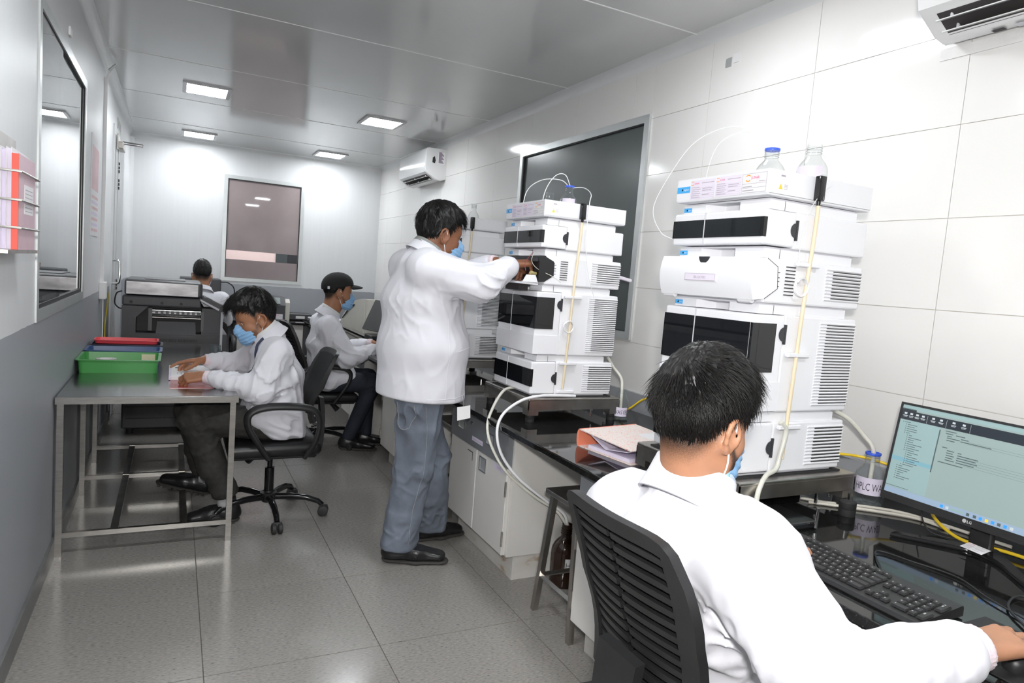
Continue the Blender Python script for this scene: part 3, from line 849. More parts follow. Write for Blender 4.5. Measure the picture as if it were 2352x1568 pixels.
        lid = MB().prism(pr, 'y', Y-0.004, Y+WY+0.012).build('lid', inst_white, t3, smooth=35)
        mb = MB(); ptl = [(X+0.026, 1.516), (X+0.070, 1.494), (X+0.077, 1.430), (X+0.028, 1.398)]
        for a, b in zip(ptl[:-1], ptl[1:]):
            mb.tube([(a[0], Y-0.0042, a[1]), (b[0], Y-0.0042, b[1])], 0.0009, 5)
        mb.build('lid_edge', slot_dark, lid)
        mb = MB(); n = 12; yc, zc = Y+WY*0.52, 1.5155; xx = X-0.0235
        pts = [(yc-0.022*math.cos(math.pi*i/n), zc-0.022*math.sin(math.pi*i/n)) for i in range(n+1)]
        mb.prism(pts, 'x', xx-0.003, xx+0.012); mb.build('grip', latch_black, lid)
        mb = MB(); cx = X-0.0335
        o_ = (cx, Y+WY*0.70, 1.440); xd, yd = (0, -1, 0), (0, 0, 1)
        mb.box(cx-0.0004, cx+0.012, Y+WY*0.70-0.137, Y+WY*0.70, 1.440, 1.462, 0)
        o_ = (cx-0.0005, Y+WY*0.70, 1.440)
        for (a, b, c, d) in ((0, 0.137, 0, 0.0011), (0, 0.137, 0.0209, 0.022), (0, 0.0011, 0, 0.022), (0.1359, 0.137, 0, 0.022)): rect_on(mb, o_, xd, yd, a, b, c, d, 0.0005, 1)
        put_text(mb, 'SBL/QC/022' if near else 'SBL/QC/020', (cx-0.001, Y+WY*0.70-0.0685, 1.4468), xd, yd, 0.011, 1, 'c', 0.055)
        mb.build('number_label', [lilac_paper, ink_soft], lid)
        mb = MB()
        for yy in (Y+0.01, Y+WY-0.045): mb.tube([(X-0.004, yy, 1.391), (X-0.004, yy+0.05, 1.391)], 0.009, 12)
        mb.build('lid_hinge', inst_white, lid, smooth=50)
    # --- 2 pump
    t2, d2_ = windowed('pump_module', 'slim white module with a long smoked window', 1.551, 1.660, 1.577, 1.634, False, 0)
    # --- 1 solvent tray on top
    t1 = mod('solvent_tray', 'open white top tray with paper labels', 1.696)
    z0, z1 = 1.696, 1.771; t = 0.006
    mb = MB()
    mb.rbox(X, X+DX, Y, Y+WY, z0, z0+0.012, 0.005, 2)
    for q in ((X, X+t, Y, Y+WY), (X+DX-t, X+DX, Y, Y+WY), (X+t, X+DX-t, Y, Y+t), (X+t, X+DX-t, Y+WY-t, Y+WY)): mb.box(*q, z0+0.006, z1)
    mb.build('tray_body', inst_white, t1)
    MB().box(X+0.03, X+DX-0.04, Y+0.014, Y+WY-0.014, z0-0.0015, z0).build('tray_gasket', inst_grey, t1)
    blue_tag(t1, X-0.0003, Y+WY-0.001, 1.727, 0.062, 0.020)
    xd, yd = (0, -1, 0), (0, 0, 1)
    for (ya, wd, hh, zz, full) in ((Y+WY-0.066, 0.112, 0.062, 1.7015, False), (Y+WY-0.182, 0.108, 0.060, 1.704, False)):
        mb = MB(); sumar_card(mb, (X-0.0004, ya, zz), xd, yd, wd, hh, full); mb.build('paper_label', LCARD, t1)
    mb = MB(); sumar_card(mb, (X-0.0004, Y+0.102, 1.706), xd, yd, 0.094, 0.056, True); mb.build('company_label', CARD, t1)
    mb = MB()
    xx = X+0.05
    mb.box(xx-0.014, xx+0.05, Y-0.0006, Y, 1.712, 1.766, 0)
    mb.prism([(xx-0.010, 1.717), (xx+0.006, 1.717), (xx-0.002, 1.733)], 'y', Y-0.0011, Y-0.0006, 1)
    rect_on(mb, (xx-0.004, Y-0.0008, 1.753), (1,0,0), (0,0,1), 0, 0.018, 0, 0.005, 0.0, 2)
    for k in range(4): rect_on(mb, (xx+0.012, Y-0.0008, 1.718+0.004*k), (1,0,0), (0,0,1), 0, 0.014, 0, 0.0015, 0.0, 2)
    mb.build('warning_label', [print_white, warn_yellow, ink_soft], t1)
    # black funnel holder clipped on the tray side with drain tube below
    hx = X+0.200
    f_ = MB(); f_.rbox(hx-0.013, hx+0.013, Y-0.022, Y, 1.700, 1.774, 0.004, 2); f_.tube([(hx, Y-0.011, 1.700), (hx, Y-0.011, 1.684)], [0.007, 0.005], 10)
    f_.build('drain_funnel', black_gloss, t1, smooth=40)
    # clips that hold the tubing
    for zz in ((1.508, 1.235, 1.012) if near else (1.335, 1.020, 0.884)):
        MB().rbox(X+0.142, X+0.236, Y-0.016, Y, zz-0.007, zz+0.007, 0.003, 1).build('tube_clip', inst_white, t4 if 1.05 < zz < 1.37 else (t5 if zz < 1.04 else t3))
    tb = MB().tube(bez([(hx, Y-0.012, 1.686), (hx-0.002, Y-0.012, 1.60), (hx-0.010, Y-0.011, 1.45), (hx-0.015, Y-0.010, 1.30), (hx-0.018, Y-0.009, 1.15), (hx-0.024, Y-0.010, 1.02), (hx-0.030, Y-0.012, 0.90 if not near else 0.915)], 5), 0.0062, 10).build('drain_tube', tube_beige, loc=(hx, Y-0.01, 0.9), smooth=60)
    tag(tb, 'beige drain tube running down the side of ' + {'near': 'the nearest instrument stack', 'mid': 'the stack at the standing man', 'far': 'the instrument stack hidden behind the standing man'}[key], 'tube', 'beige drain tubes on the stacks')
    # --- steel stand
    st = thing('steel_stand', (X+0.23, Y+0.2, ZB), {'near': 'stainless stand on black feet under the nearest instrument stack', 'mid': 'stainless stand with white hoses under the middle instrument stack', 'far': 'stainless stand under the instrument stack behind the standing man'}[key], 'stand', 'stainless instrument stands')
    sx0, sx1, sy0, sy1 = X-0.020, X+0.490, Y-0.038, Y+0.455
    mb = MB()
    mb.rbox(sx0, sx1, sy0, sy1, 0.845, 0.858, 0.004, 2)
    for q in ((sx0, sx1, sy0, sy0+0.004), (sx0, sx1, sy1-0.004, sy1), (sx0, sx0+0.004, sy0, sy1), (sx1-0.004, sx1, sy0, sy1)): mb.box(*q, 0.803, 0.846)
    mb.build('top_plate', steel_dark, st)
    for (cx, cy) in ((sx0, sy0), (sx1, sy0), (sx0, sy1), (sx1, sy1)):
        ax = 0.055 if cx == sx0 else -0.055; ay = 0.055 if cy == sy0 else -0.055
        mb = MB(); mb.box(min(cx, cx+ax), max(cx, cx+ax), min(cy, cy+ay), max(cy, cy+ay), 0.778, 0.804)
        lg = mb.build('leg', steel_dark, st)
        mb = MB(); mb.lathe([(0.021, 0.745), (0.022, 0.760), (0.020, 0.761), (0.0215, 0.764), (0.0215, 0.778)], (cx+ax/2, cy+ay/2, 0), 18); mb.build('rubber_foot', black_rubber, lg, smooth=40)
    MB().box(X-0.005, X+0.455, Y-0.004, Y+WY+0.004, 0.858, 0.863).build('mat', black_rubber, st)
    for (bx_, by_) in ((sx0+0.36, sy0+0.02), (sx1-0.05, sy0+0.05)):
        MB().cyl((bx_, by_, 0.765), (bx_, by_, 0.803), 0.005, 8).build('bolt', chrome, st)
    MB().box(X+0.02, X+DX-0.03, Y+0.012, Y+WY-0.012, 0.863, 0.868).build('feet_strip', inst_grey, t5)
    return out
stack(1.512, 1.437, 'near')
stack(1.494, 2.722, 'mid')
stack(1.494, 4.035, 'far')
for o in list(slot_cache.values()):
    pass
# ================================================================ things on the near bench
# --- monitor (faces the seated man), tilted back
mon = thing('monitor', (1.98, 1.02, ZB), 'black widescreen monitor showing a teal document window', 'monitor')
TL_ = math.radians(9); UP = Vector((math.sin(TL_), 0, math.cos(TL_))); NO = Vector((-math.cos(TL_), 0, math.sin(TL_)))
BL = Vector((1.96, 1.28, 0.823)); RT = Vector((0, -1, 0)); MW, MH = 0.522, 0.299
def mpt(s, h, d=0.0): return tuple(BL + RT*s + UP*h + NO*d)
def mslab(mb, s0, s1, h0, h1, d0, d1, mi=0):
    mb.hexa([mpt(s0,h0,d0), mpt(s1,h0,d0), mpt(s1,h0,d1), mpt(s0,h0,d1), mpt(s0,h1,d0), mpt(s1,h1,d0), mpt(s1,h1,d1), mpt(s0,h1,d1)], mi)
mb = MB(); mslab(mb, 0, MW, 0, MH, -0.028, -0.001); mb.build('housing', black_plastic, mon)
mb = MB()
for q in ((0, MW, MH-0.007, MH), (0, MW, 0, 0.022), (0, 0.007, 0.022, MH-0.007), (MW-0.007, MW, 0.022, MH-0.007)): mslab(mb, q[0], q[1], q[2], q[3], -0.001, 0.002)
bz = mb.build('bezel', black_plastic, mon)
mb = MB(); mb.lathe([(0.0005, 0), (0.0055, 0)], (0, 0, 0), 14)
mb.v = [mpt(0.247+p[0], 0.0115+p[1], 0.0026) for p in mb.v]
put_text(mb, 'LG', mpt(0.2545, 0.0075, 0.0026), RT, UP, 0.0105, 0, 'l'); mb.build('logo', print_white, bz)
def lit(name, c, e): return mat(name, c, 0.25, emit=(c, e), var=(3, 0.01))
SC = [lit('screen_teal', (0.24, 0.31, 0.30), 0.42), lit('screen_ribbon', (0.018, 0.024, 0.032), 0.4), lit('screen_pale_teal', (0.24, 0.34, 0.345), 0.42), lit('screen_text', (0.08, 0.11, 0.115), 0.25),
      lit('screen_highlight', (0.17, 0.33, 0.39), 0.42), lit('screen_taskbar', (0.24, 0.32, 0.42), 0.45), lit('screen_icon_white', (0.45, 0.5, 0.52), 0.4), lit('screen_icon_blue', (0.03, 0.25, 0.75), 0.6), lit('screen_icon_yellow', (0.7, 0.5, 0.05), 0.5)]
mb = MB()
SW, SH = MW-0.014, MH-0.029
def sr(a, b, c, d, mi, lift=0.0006):       # fractions of the screen, origin top-left
    q = [mpt(0.007+a*SW, 0.022+SH*(1-d), lift), mpt(0.007+b*SW, 0.022+SH*(1-d), lift), mpt(0.007+b*SW, 0.022+SH*(1-c), lift), mpt(0.007+a*SW, 0.022+SH*(1-c), lift)]
    mb.add(q, [(0,1,2,3)], mi)
sr(0, 1, 0, 1, 0, 0.0003)
sr(0, 1, 0, 0.045, 2); sr(0, 0.085, 0.035, 0.07, 1); sr(0, 1, 0.062, 0.165, 1, 0.0007)
sr(0, 0.24, 0.165, 0.93, 2, 0.0005); sr(0.236, 0.243, 0.19, 0.66, 3); sr(0, 0.236, 0.585, 0.63, 4, 0.0007)
L9 = 0.0009
for k, xx in enumerate((0.025, 0.06, 0.095, 0.13, 0.19, 0.235, 0.305, 0.36)):
    sr(xx-0.008, xx+0.008, 0.082, 0.102, 6, L9); sr(xx-0.014, xx+0.014, 0.115, 0.121, 6, L9); sr(xx-0.011, xx+0.011, 0.127, 0.132, 6, L9)
for xx in (0.155, 0.265, 0.395): sr(xx, xx+0.0012, 0.075, 0.16, 6, L9)
random.seed(3)
for k in range(28):
    ind = 0.02 + (0.02 if k > 0 else 0) + (0.02 if 5 < k < 21 else 0) + (0.015 if 13 < k < 20 else 0)
    yy = 0.185+k*0.0235
    if yy > 0.88: break
    sr(ind, ind+0.006, yy, yy+0.008, 3, L9); sr(ind+0.012, ind+0.03+random.random()*0.07, yy+0.001, yy+0.0075, 3, L9)
for k, (a, b, y) in enumerate(((0.27, 0.33, 0.185), (0.275, 0.315, 0.21), (0.33, 0.38, 0.212), (0.285, 0.31, 0.235), (0.36, 0.40, 0.238), (0.285, 0.355, 0.255), (0.36, 0.52, 0.262), (0.285, 0.33, 0.28), (0.272, 0.30, 0.36), (0.30, 0.34, 0.385), (0.36, 0.38, 0.387), (0.30, 0.335, 0.41), (0.36, 0.47, 0.412), (0.30, 0.345, 0.435), (0.36, 0.46, 0.437), (0.30, 0.34, 0.46), (0.36, 0.47, 0.462), (0.30, 0.35, 0.485), (0.36, 0.455, 0.487), (0.265, 0.40, 0.52))):
    sr(a, b, y, y+0.009, 3, L9)
for yy in (0.253, 0.276, 0.43, 0.455, 0.48, 0.505): sr(0.40, 0.98, yy, yy+0.0015, 3, 0.0008)
sr(0, 1, 0.935, 1, 5, 0.0007); sr(0.0, 0.14, 0.915, 0.92, 3, L9)
for k, (xx, mi) in enumerate(((0.34, 7), (0.37, 6), (0.48, 3), (0.515, 3), (0.545, 7), (0.575, 8), (0.605, 7), (0.635, 3), (0.665, 7), (0.695, 6))):
    sr(xx-0.008, xx+0.008, 0.955, 0.985, mi, L9)
sr(0.38, 0.46, 0.958, 0.982, 2, L9)
mb.build('screen', SC, mon)
# foot: shallow V-shaped bar and flat neck
mb = MB()
pts = bez([(1.866, 1.175, 0), (1.955, 1.06, 0), (1.985, 1.00, 0), (1.955, 0.93, 0), (1.868, 0.825, 0)], 6)
n_ = len(pts)
vv = []; ff = []
for i, p in enumerate(pts):
    a = abs(i/(n_-1)-0.5)*2
    w = 0.030+0.05*(1-a)**1.5; hgt = 0.012
    for (dx, dz) in ((0, 0.001), (0, hgt*0.5), (0.004, hgt), (w-0.003, hgt+0.002), (w, 0.001)):
        vv.append((p.x+dx, p.y, ZB+dz))
for i in range(n_-1):
    for j in range(5): ff.append((i*5+j, i*5+(j+1) % 5, (i+1)*5+(j+1) % 5, (i+1)*5+j))
ff += [tuple(range(5))[::-1], tuple((n_-1)*5+j for j in range(5))]
mb.add(vv, ff); mb.build('foot', black_gloss, mon, smooth=30)
MB().rbox(2.012, 2.034, 0.985, 1.045, ZB+0.008, 0.90, 0.006, 2).build('neck', black_plastic, mon)
mb = MB(); xd, yd = Vector((-0.12, -0.82, 0)).normalized(), Vector((0.97, -0.14, 0.25)).normalized()
sumar_card(mb, (1.962, 1.037, ZB+0.016), xd, yd, 0.062, 0.036, False)
cd = mb.build('id_card', CARD, mon)

# --- keyboard with separate keys
kb = thing('keyboard', (1.46, 1.01, ZB), 'black keyboard in front of the monitor on the granite worktop', 'keyboard')
kx0, kx1, ky0, ky1 = 1.385, 1.545, 0.790, 1.228
mb = MB(); mb.prism([(kx0, ZB+0.004), (kx0+0.004, ZB+0.012), (kx1-0.004, ZB+0.028), (kx1, ZB+0.022), (kx1, ZB+0.004)], 'y', ky0, ky1); mb.build('keyboard_body', black_plastic, kb)
mb = MB(); mb.box(kx1-0.02, kx1-0.005, ky0+0.03, ky0+0.05, ZB, ZB+0.006); mb.box(kx1-0.02, kx1-0.005, ky1-0.05, ky1-0.03, ZB, ZB+0.006); mb.box(kx0+0.005, kx0+0.012, ky0+0.03, ky1-0.03, ZB, ZB+0.005)
mb.build('keyboard_feet', black_rubber, kb)
slope = 0.016/0.152
kc = {}
key_print = mat('key_legend', (0.42, 0.42, 0.42), 0.6, var=(9, 0.02))
def key(u, v, w=1.0, h=1.0):
    """u to the typist's right (-y), v away from the typist (+x), in 19 mm units"""
    U = 0.0188; V = 0.0205
    y = ky1-0.012-u*U; x = kx0+0.016+v*V
    wy, hx = w*U-0.0028, h*V-0.0030
    k = (w, h)
    z = ZB+0.0135+(x-kx0)*slope
    if k not in kc:
        m = MB(); i = 0.0022; t = 0.0045
        m.hexa([(0,0,0),(hx,0,0),(hx,-wy,0),(0,-wy,0),(i,-i,t),(hx-i,-i,t),(hx-i,-wy+i,t),(i,-wy+i,t)])
        m.f = [f[::-1] for f in m.f]
        m.hexa([(hx*0.5,-i*1.8,t+0.0002),(hx*0.68,-i*1.8,t+0.0002),(hx*0.68,-i*1.8-0.0032,t+0.0002),(hx*0.5,-i*1.8-0.0032,t+0.0002)]+[(hx*0.5,-i*1.8,t+0.0003),(hx*0.68,-i*1.8,t+0.0003),(hx*0.68,-i*1.8-0.0032,t+0.0003),(hx*0.5,-i*1.8-0.0032,t+0.0003)], 1)
        o = m.build('key', [black_plastic, key_print]); kc[k] = o
    else:
        o = kc[k].copy(); o.name = 'key'; col.objects.link(o)
    o.parent = kb; o.location = Vector((x, y, z)) - wl(kb); o.rotation_euler = (0, -math.atan(slope), 0)
    WL[o.name] = wl(kb)
for i in list(range(1)) + list(range(2, 6)): key(i, 5.4, 1, 0.8)
for i in range(4): key(6.4+i, 5.4, 1, 0.8)
for i in range(4): key(10.8+i, 5.4, 1, 0.8)
for r, (off, n, tail) in enumerate(((0, 13, 2), (1.5, 12, 1.5), (1.75, 11, 2.25), (2.25, 10, 2.75))):
    v = 4.2-r
    if off: key(0, v, off, 1)
    for i in range(n): key(off+i, v)
    key(off+n, v, tail)
for u, w in ((0, 1.5), (1.5, 1), (2.5, 1.25), (3.75, 6), (9.75, 1.25), (11, 1), (12, 1), (13, 2)): key(u, 0.2, w)
for r in (4.2, 3.2):
    for i in range(3): key(15.4+i, r)
key(16.4, 1.2)
for i in range(3): key(15.4+i, 0.2)
for r in (4.2, 3.2, 2.2, 1.2):
    for i in range(3): key(18.7+i, r)
key(18.7, 0.2, 2); key(20.7, 0.2); key(21.7, 3.2, 1, 2); key(21.7, 0.2, 1, 2); key(21.7, 4.2)
MB().box(kx1-0.018, kx1-0.010, ky0+0.02, ky0+0.06, ZB+0.0255, ZB+0.0262).build('status_strip', ink_soft, kb)

# --- mouse mat and mouse under the right hand
mp = MB().rbox(1.36, 1.60, 0.48, 0.775, ZB, ZB+0.003, 0.002, 1).build('mouse_mat', black_rubber, loc=(1.48, 0.64, ZB))
tag(mp, 'thin dark mouse mat under the right hand of the nearest man', 'mouse mat')
ms = thing('mouse', (1.45, 0.625, ZB+0.003), 'black mouse under the hand with the ring', 'mouse')
mb = MB(); mb.lathe([(0.001, 0.036), (0.014, 0.035), (0.026, 0.028), (0.031, 0.015), (0.030, 0.0)], (0, 0, 0), 20)
mb.v = [(1.45+p[0]*1.75, 0.625+p[1], ZB+0.003+p[2]) for p in mb.v]; mb.build('shell', black_plastic, ms, smooth=60)
MB().lathe([(0.001, 0), (0.006, 0.002), (0.006, 0.006), (0.001, 0.008)], (1.485, 0.621, ZB+0.034), 12, axis='y').build('wheel', black_rubber, ms)

# --- flat black router and small black box under the near stand
rt = thing('router', (1.62, 1.37, ZB), 'flat black network router with a stub antenna under the nearest stand', 'router')
MB().rbox(1.545, 1.70, 1.285, 1.44, ZB, ZB+0.022, 0.006, 2).build('router_body', black_gloss, rt)
MB().tube([(1.675, 1.275, ZB+0.008), (1.675, 1.272, ZB+0.066)], [0.006, 0.0045], 10).build('antenna', chrome, rt, smooth=50)
b_ = MB().rbox(1.80, 1.93, 1.54, 1.70, ZB, ZB+0.028, 0.004, 2).build('power_adapter', black_plastic, loc=(1.86, 1.62, ZB))
tag(b_, 'black box in the shade under the nearest instrument stand', 'adapter')
gw = thing('rubber_weight', (1.905, 1.345, ZB), 'short black rubber cylinder with a steel pin beside the lettered bottle', 'weight')
MB().lathe([(0.024, 0), (0.025, 0.004), (0.025, 0.021), (0.0235, 0.0215), (0.025, 0.024), (0.025, 0.042), (0.022, 0.045), (0.001, 0.045)], (1.905, 1.345, ZB), 22).build('rubber_body', black_rubber, gw, smooth=40)
MB().cyl((1.905, 1.345, ZB+0.045), (1.905, 1.345, ZB+0.075), 0.0035, 8).build('pin', chrome, gw)

# --- bottles
def bottle(x, y, z, label, R=0.043, H=0.175, txt=None, ring=True, glassm=None, ringm=None, fill=0.0, taper=False, facing=(-0.75, -0.66), lab_z=(0.28, 0.62), group='clear laboratory bottles', neck=0.021, lab_span=2.4, cat='bottle'):
    b = thing('lab_bottle', (x, y, z), label, cat, group)
    g = glassm or clear
    s = H/0.175
    if taper:
        pr = [(R*0.95, 0), (R, 0.004*s), (R*0.96, 0.02*s), (R*0.55, 0.10*s), (neck, 0.125*s), (neck, 0.165*s), (neck*1.15, 0.168*s), (neck*1.15, 0.175*s)]
    else:
        pr = [(R*0.90, 0), (R*0.98, 0.004), (R, 0.012), (R, 0.098*s), (R*0.96, 0.108*s), (R*0.82, 0.120*s), (R*0.62, 0.130*s), (neck*1.05, 0.138*s), (neck, 0.142*s), (neck, 0.168*s), (neck*0.95, 0.175*s)]
    mb = MB(); mb.lathe(pr, (x, y, z), 32)
    mb.f = [f for f in mb.f if len(f) == 4] + [mb.f[-2]] if True else mb.f
    body = mb.build('glass_body', g, b, smooth=50)
    MB().lathe([(0.001, 0.003), (R*0.6, 0.005), (R*0.88, 0.009), (R*0.92, 0.004)], (x, y, z), 28).build('glass_base', clear_thick if g is clear else g, b, smooth=60)
    mb = MB()
    for k in range(3):
        zz = z+(0.148+0.007*k)*s
        mb.tube([(x+neck*1.05*math.cos(a), y+neck*1.05*math.sin(a), zz) for a in [2*math.pi*i/20 for i in range(20)]], 0.0014, 5, closed=True)
    mb.build('screw_thread', g, b)
    if ring:
        MB().lathe([(neck*1.12, 0.168*s), (neck*1.16, 0.172*s), (neck*1.12, 0.176*s), (neck*0.9, 0.1765*s), (neck*0.9, 0.170*s)], (x, y, z), 28).build('pouring_ring', ringm or cap_blue, b, smooth=50)
    if fill:
        MB().lathe([(0.001, 0.006), (R*0.94, 0.006), (R*0.955, H*fill), (0.001, H*fill)], (x, y, z), 28).build('liquid', water, b, smooth=50)
    if txt is not None:
        a0 = math.atan2(facing[1], facing[0]); z0, z1 = z+H*lab_z[0], z+H*lab_z[1]
        n = 20; rr = R*1.012; vs_ = []; fs = []
        for i in range(n+1):
            a = a0-lab_span/2+lab_span*i/n
            vs_ += [(x+rr*math.cos(a), y+rr*math.sin(a), z0), (x+rr*math.cos(a), y+rr*math.sin(a), z1)]
        for i in range(n): fs.append((2*i, 2*i+2, 2*i+3, 2*i+1))
        mb = MB(); mb.add(vs_, fs, 0)
        if txt:
            tv, tf = text_geo(txt); x0 = min(v[0] for v in tv); x1 = max(v[0] for v in tv)
            hh = (z1-z0)*0.62; sc = lab_span*0.92/(x1-x0)
            mb.add([(x+rr*1.006*math.cos(a0-lab_span*0.46+(v[0]-x0)*sc), y+rr*1.006*math.sin(a0-lab_span*0.46+(v[0]-x0)*sc), z0+(z1-z0)*0.26+v[1]*hh) for v in tv], tf, 1)
        mb.build('bottle_label', [paper_lilac, ink], b)
    return b
bottle(2.082, 1.402, ZB, 'clear glass bottle lettered HPLC beside the monitor', R=0.0455, H=0.176, txt='HPLC WASTE', facing=(-0.62, -0.78), lab_span=2.75, lab_z=(0.24, 0.56))
bottle(2.005, 2.70, ZB, 'clear glass bottle with a white label behind the middle steel stand', R=0.040, H=0.16, txt='WASTE', ring=False, facing=(-0.62, -0.78), lab_span=1.8, lab_z=(0.14, 0.42))
bottle(1.705, 1.62, 1.708, 'blue-ringed clear bottle standing in the nearest top tray', R=0.045, H=0.170, txt='', facing=(-0.5, -0.85), lab_z=(0.1, 0.45), fill=0.5)
bottle(1.855, 1.585, 1.708, 'tall clear bottle with white label at the back of the nearest tray', R=0.048, H=0.205, txt='', ring=False, facing=(-0.9, -0.4), lab_z=(0.2, 0.62), lab_span=1.9, neck=0.023, fill=0.5)
bottle(1.735, 2.92, 1.708, 'clear bottle with a blue ring in the middle tray', R=0.042, H=0.170, txt='', facing=(-0.5, -0.85), lab_z=(0.2, 0.62), lab_span=1.6)
bottle(1.690, 3.03, 1.708, 'small clear bottle behind the blue-ringed one in the middle tray', R=0.036, H=0.14, ring=False)
bottle(1.75, 4.15, 1.708, 'clear conical flask on the tray behind the standing man', R=0.058, H=0.165, ring=False, taper=True, neck=0.016, cat='flask')
am = glass_mat('amber_dummy', (1,1,1))
ab = bottle(1.665, 2.565, 0.0, 'large amber glass waste bottle on the floor beside the stool', R=0.064, H=0.290, txt='HPLC', ring=False, glassm=amber, facing=(0.25, -0.97), lab_span=1.5, lab_z=(0.30, 0.50), neck=0.024, group='amber bottle')
for ch in ab.children:
    if ch.name.startswith('bottle_label'): ch.data.materials[0] = paper

# --- lever-arch binder lying on the worktop
bd = thing('ring_binder', (1.64, 2.12, ZB), 'patterned lever-arch binder with coral spine lying on the worktop', 'binder')
pattern = ramp_mat('binder_pattern', [(0.0, (0.80, 0.72, 0.68)), (0.485, (0.80, 0.72, 0.68)), (0.495, (0.85, 0.30, 0.22)), (0.508, (0.85, 0.30, 0.22)), (0.518, (0.80, 0.72, 0.68))], 55, (1, 1, 1), 0.5, detail=1)
A = Vector((1.485, 2.262, ZB)); Bn = Vector((1.53, 1.965, ZB))
e1 = (Bn-A); L1 = e1.length; e1.normalize(); e2 = Vector((-e1.y, e1.x, 0));  e2 = e2 if e2.x > 0 else -e2
def bp(a, b, c): return tuple(A+e1*a+e2*b+Vector((0, 0, c)))
def bbox(mb, a0, a1, b0, b1, c0, c1, mi=0, tilt=0.0):
    mb.hexa([bp(a0,b0,c0), bp(a1,b0,c0-tilt*0), bp(a1,b1,c0), bp(a0,b1,c0), bp(a0,b0,c1), bp(a1,b0,c1), bp(a1,b1,c1), bp(a0,b1,c1)], mi)
mb = MB(); bbox(mb, 0.0, L1, 0, 0.32, 0.0005, 0.004); mb.build('back_cover', pattern, bd)
mb = MB(); mb.hexa([bp(0.0,0,0.068), bp(L1*0.99,0,0.051), bp(L1*0.99,0.32,0.051), bp(0,0.32,0.068), bp(0,0,0.072), bp(L1*0.99,0,0.055), bp(L1*0.99,0.32,0.055), bp(0,0.32,0.072)]); mb.build('front_cover', pattern, bd)
mb = MB(); n = 8
pr = [(-0.010*math.sin(math.pi*i/n)**0.5, 0.072*i/n) for i in range(n+1)]
pr += [(0.006, 0.072), (0.003, 0.066), (0.003, 0.006), (0.006, 0.0)]
vv = [bp(a, b, c+0.0005) for b in (-0.001, 0.321) for (a, c) in pr]; k = len(pr)
mb.add(vv, [(i, (i+1) % k, k+(i+1) % k, k+i) for i in range(k)] + [tuple(range(k))[::-1], tuple(range(k, 2*k))]); mb.build('spine', coral, bd, smooth=40)
MB().rbox(0, 1, 0, 1, 0, 1, 0.01)
mb = MB(); bbox(mb, 0.05, L1-0.02, 0.012, 0.30, 0.0045, 0.018); mb.build('paper_stack', paper_lilac, bd)
mb = MB(); mb.hexa([bp(0.06,0.01,0.060), bp(0.15,0.01,0.022), bp(0.15,0.30,0.022), bp(0.06,0.30,0.060), bp(0.06,0.01,0.064), bp(0.152,0.01,0.026), bp(0.152,0.30,0.026), bp(0.06,0.30,0.064)])
mb.hexa([bp(0.15,0.01,0.022), bp(L1-0.03,0.01,0.040), bp(L1-0.03,0.30,0.040), bp(0.15,0.30,0.022), bp(0.15,0.01,0.025), bp(L1-0.03,0.01,0.043), bp(L1-0.03,0.30,0.043), bp(0.15,0.30,0.025)])
mb.build('divider_sheet', paper_lilac, bd)
mb = MB()
for bb in (0.11, 0.19): mb.tube([bp(0.03+0.022*math.cos(t), bb, 0.012+0.034*math.sin(t)) for t in [math.pi*i/8 for i in range(9)]], 0.0016, 6)
mb.build('ring_mechanism', chrome, bd)
mb = MB(); mb.hexa([bp(0.13,0.20,0.0645), bp(0.24,0.20,0.0575), bp(0.24,0.31,0.0575), bp(0.13,0.31,0.0645), bp(0.13,0.20,0.0650), bp(0.24,0.20,0.0580), bp(0.24,0.31,0.0580), bp(0.13,0.31,0.0650)]); mb.build('cover_label', paper, bd)

# --- cables and tubes as single things
def cable(name, pts, r, m, label, cat='cable', n=8, group=None):
    p = bez(pts, n)
    o = MB().tube(p, r, 8).build(name, m, loc=(p[0].x, p[0].y, min(q.z for q in p)-r), smooth=60)
    return tag(o, label, cat, group)
z_ = ZB+0.006
cable('network_cable', [(1.985, 1.62, 0.875), (2.05, 1.54, 0.885), (2.13, 1.46, 0.885), (2.19, 1.35, 0.86), (2.16, 1.22, 0.80), (2.07, 1.18, 0.787), (2.04, 1.08, 0.756), (2.07, 0.95, 0.758), (2.10, 0.70, z_)], 0.0048, cable_yellow, 'yellow network cable passing behind the monitor')
cable('network_cable', [(2.03, 2.78, z_), (2.06, 2.70, 0.80), (2.08, 2.60, 0.87), (2.12, 2.45, 0.90), (2.18, 2.30, 0.86), (2.2, 2.2, z_)], 0.0048, cable_yellow, 'yellow network cable arching up behind the patterned binder')
cable('power_cable', [(1.88, 1.50, z_), (1.93, 1.44, z_), (2.0, 1.40, z_), (2.10, 1.31, z_), (2.13, 1.20, z_), (2.15, 1.0, z_)], 0.005, cable_cream, 'upper cream cable lying behind the black rubber cylinder', group='cream cables')
cable('power_cable', [(1.87, 1.46, z_), (1.94, 1.405, z_), (2.03, 1.33, z_), (2.10, 1.25, z_), (2.11, 1.15, z_)], 0.005, cable_cream, 'lower cream cable lying behind the black rubber cylinder', group='cream cables')
cable('usb_cable', [(1.55, 0.99, ZB+0.01), (1.60, 1.02, z_), (1.70, 1.10, z_), (1.73, 1.02, z_), (1.75, 0.92, z_), (1.70, 0.82, z_), (1.66, 0.70, z_)], 0.0022, cable_black, 'thin black cable looping behind the keyboard')
cable('usb_cable', [(2.06, 1.20, 0.84), (2.03, 1.19, 0.79), (2.02, 1.15, z_), (2.05, 1.08, z_), (2.10, 1.02, z_), (2.12, 0.9, z_)], 0.0022, cable_black, 'thin black cable hanging below the left edge of the monitor')
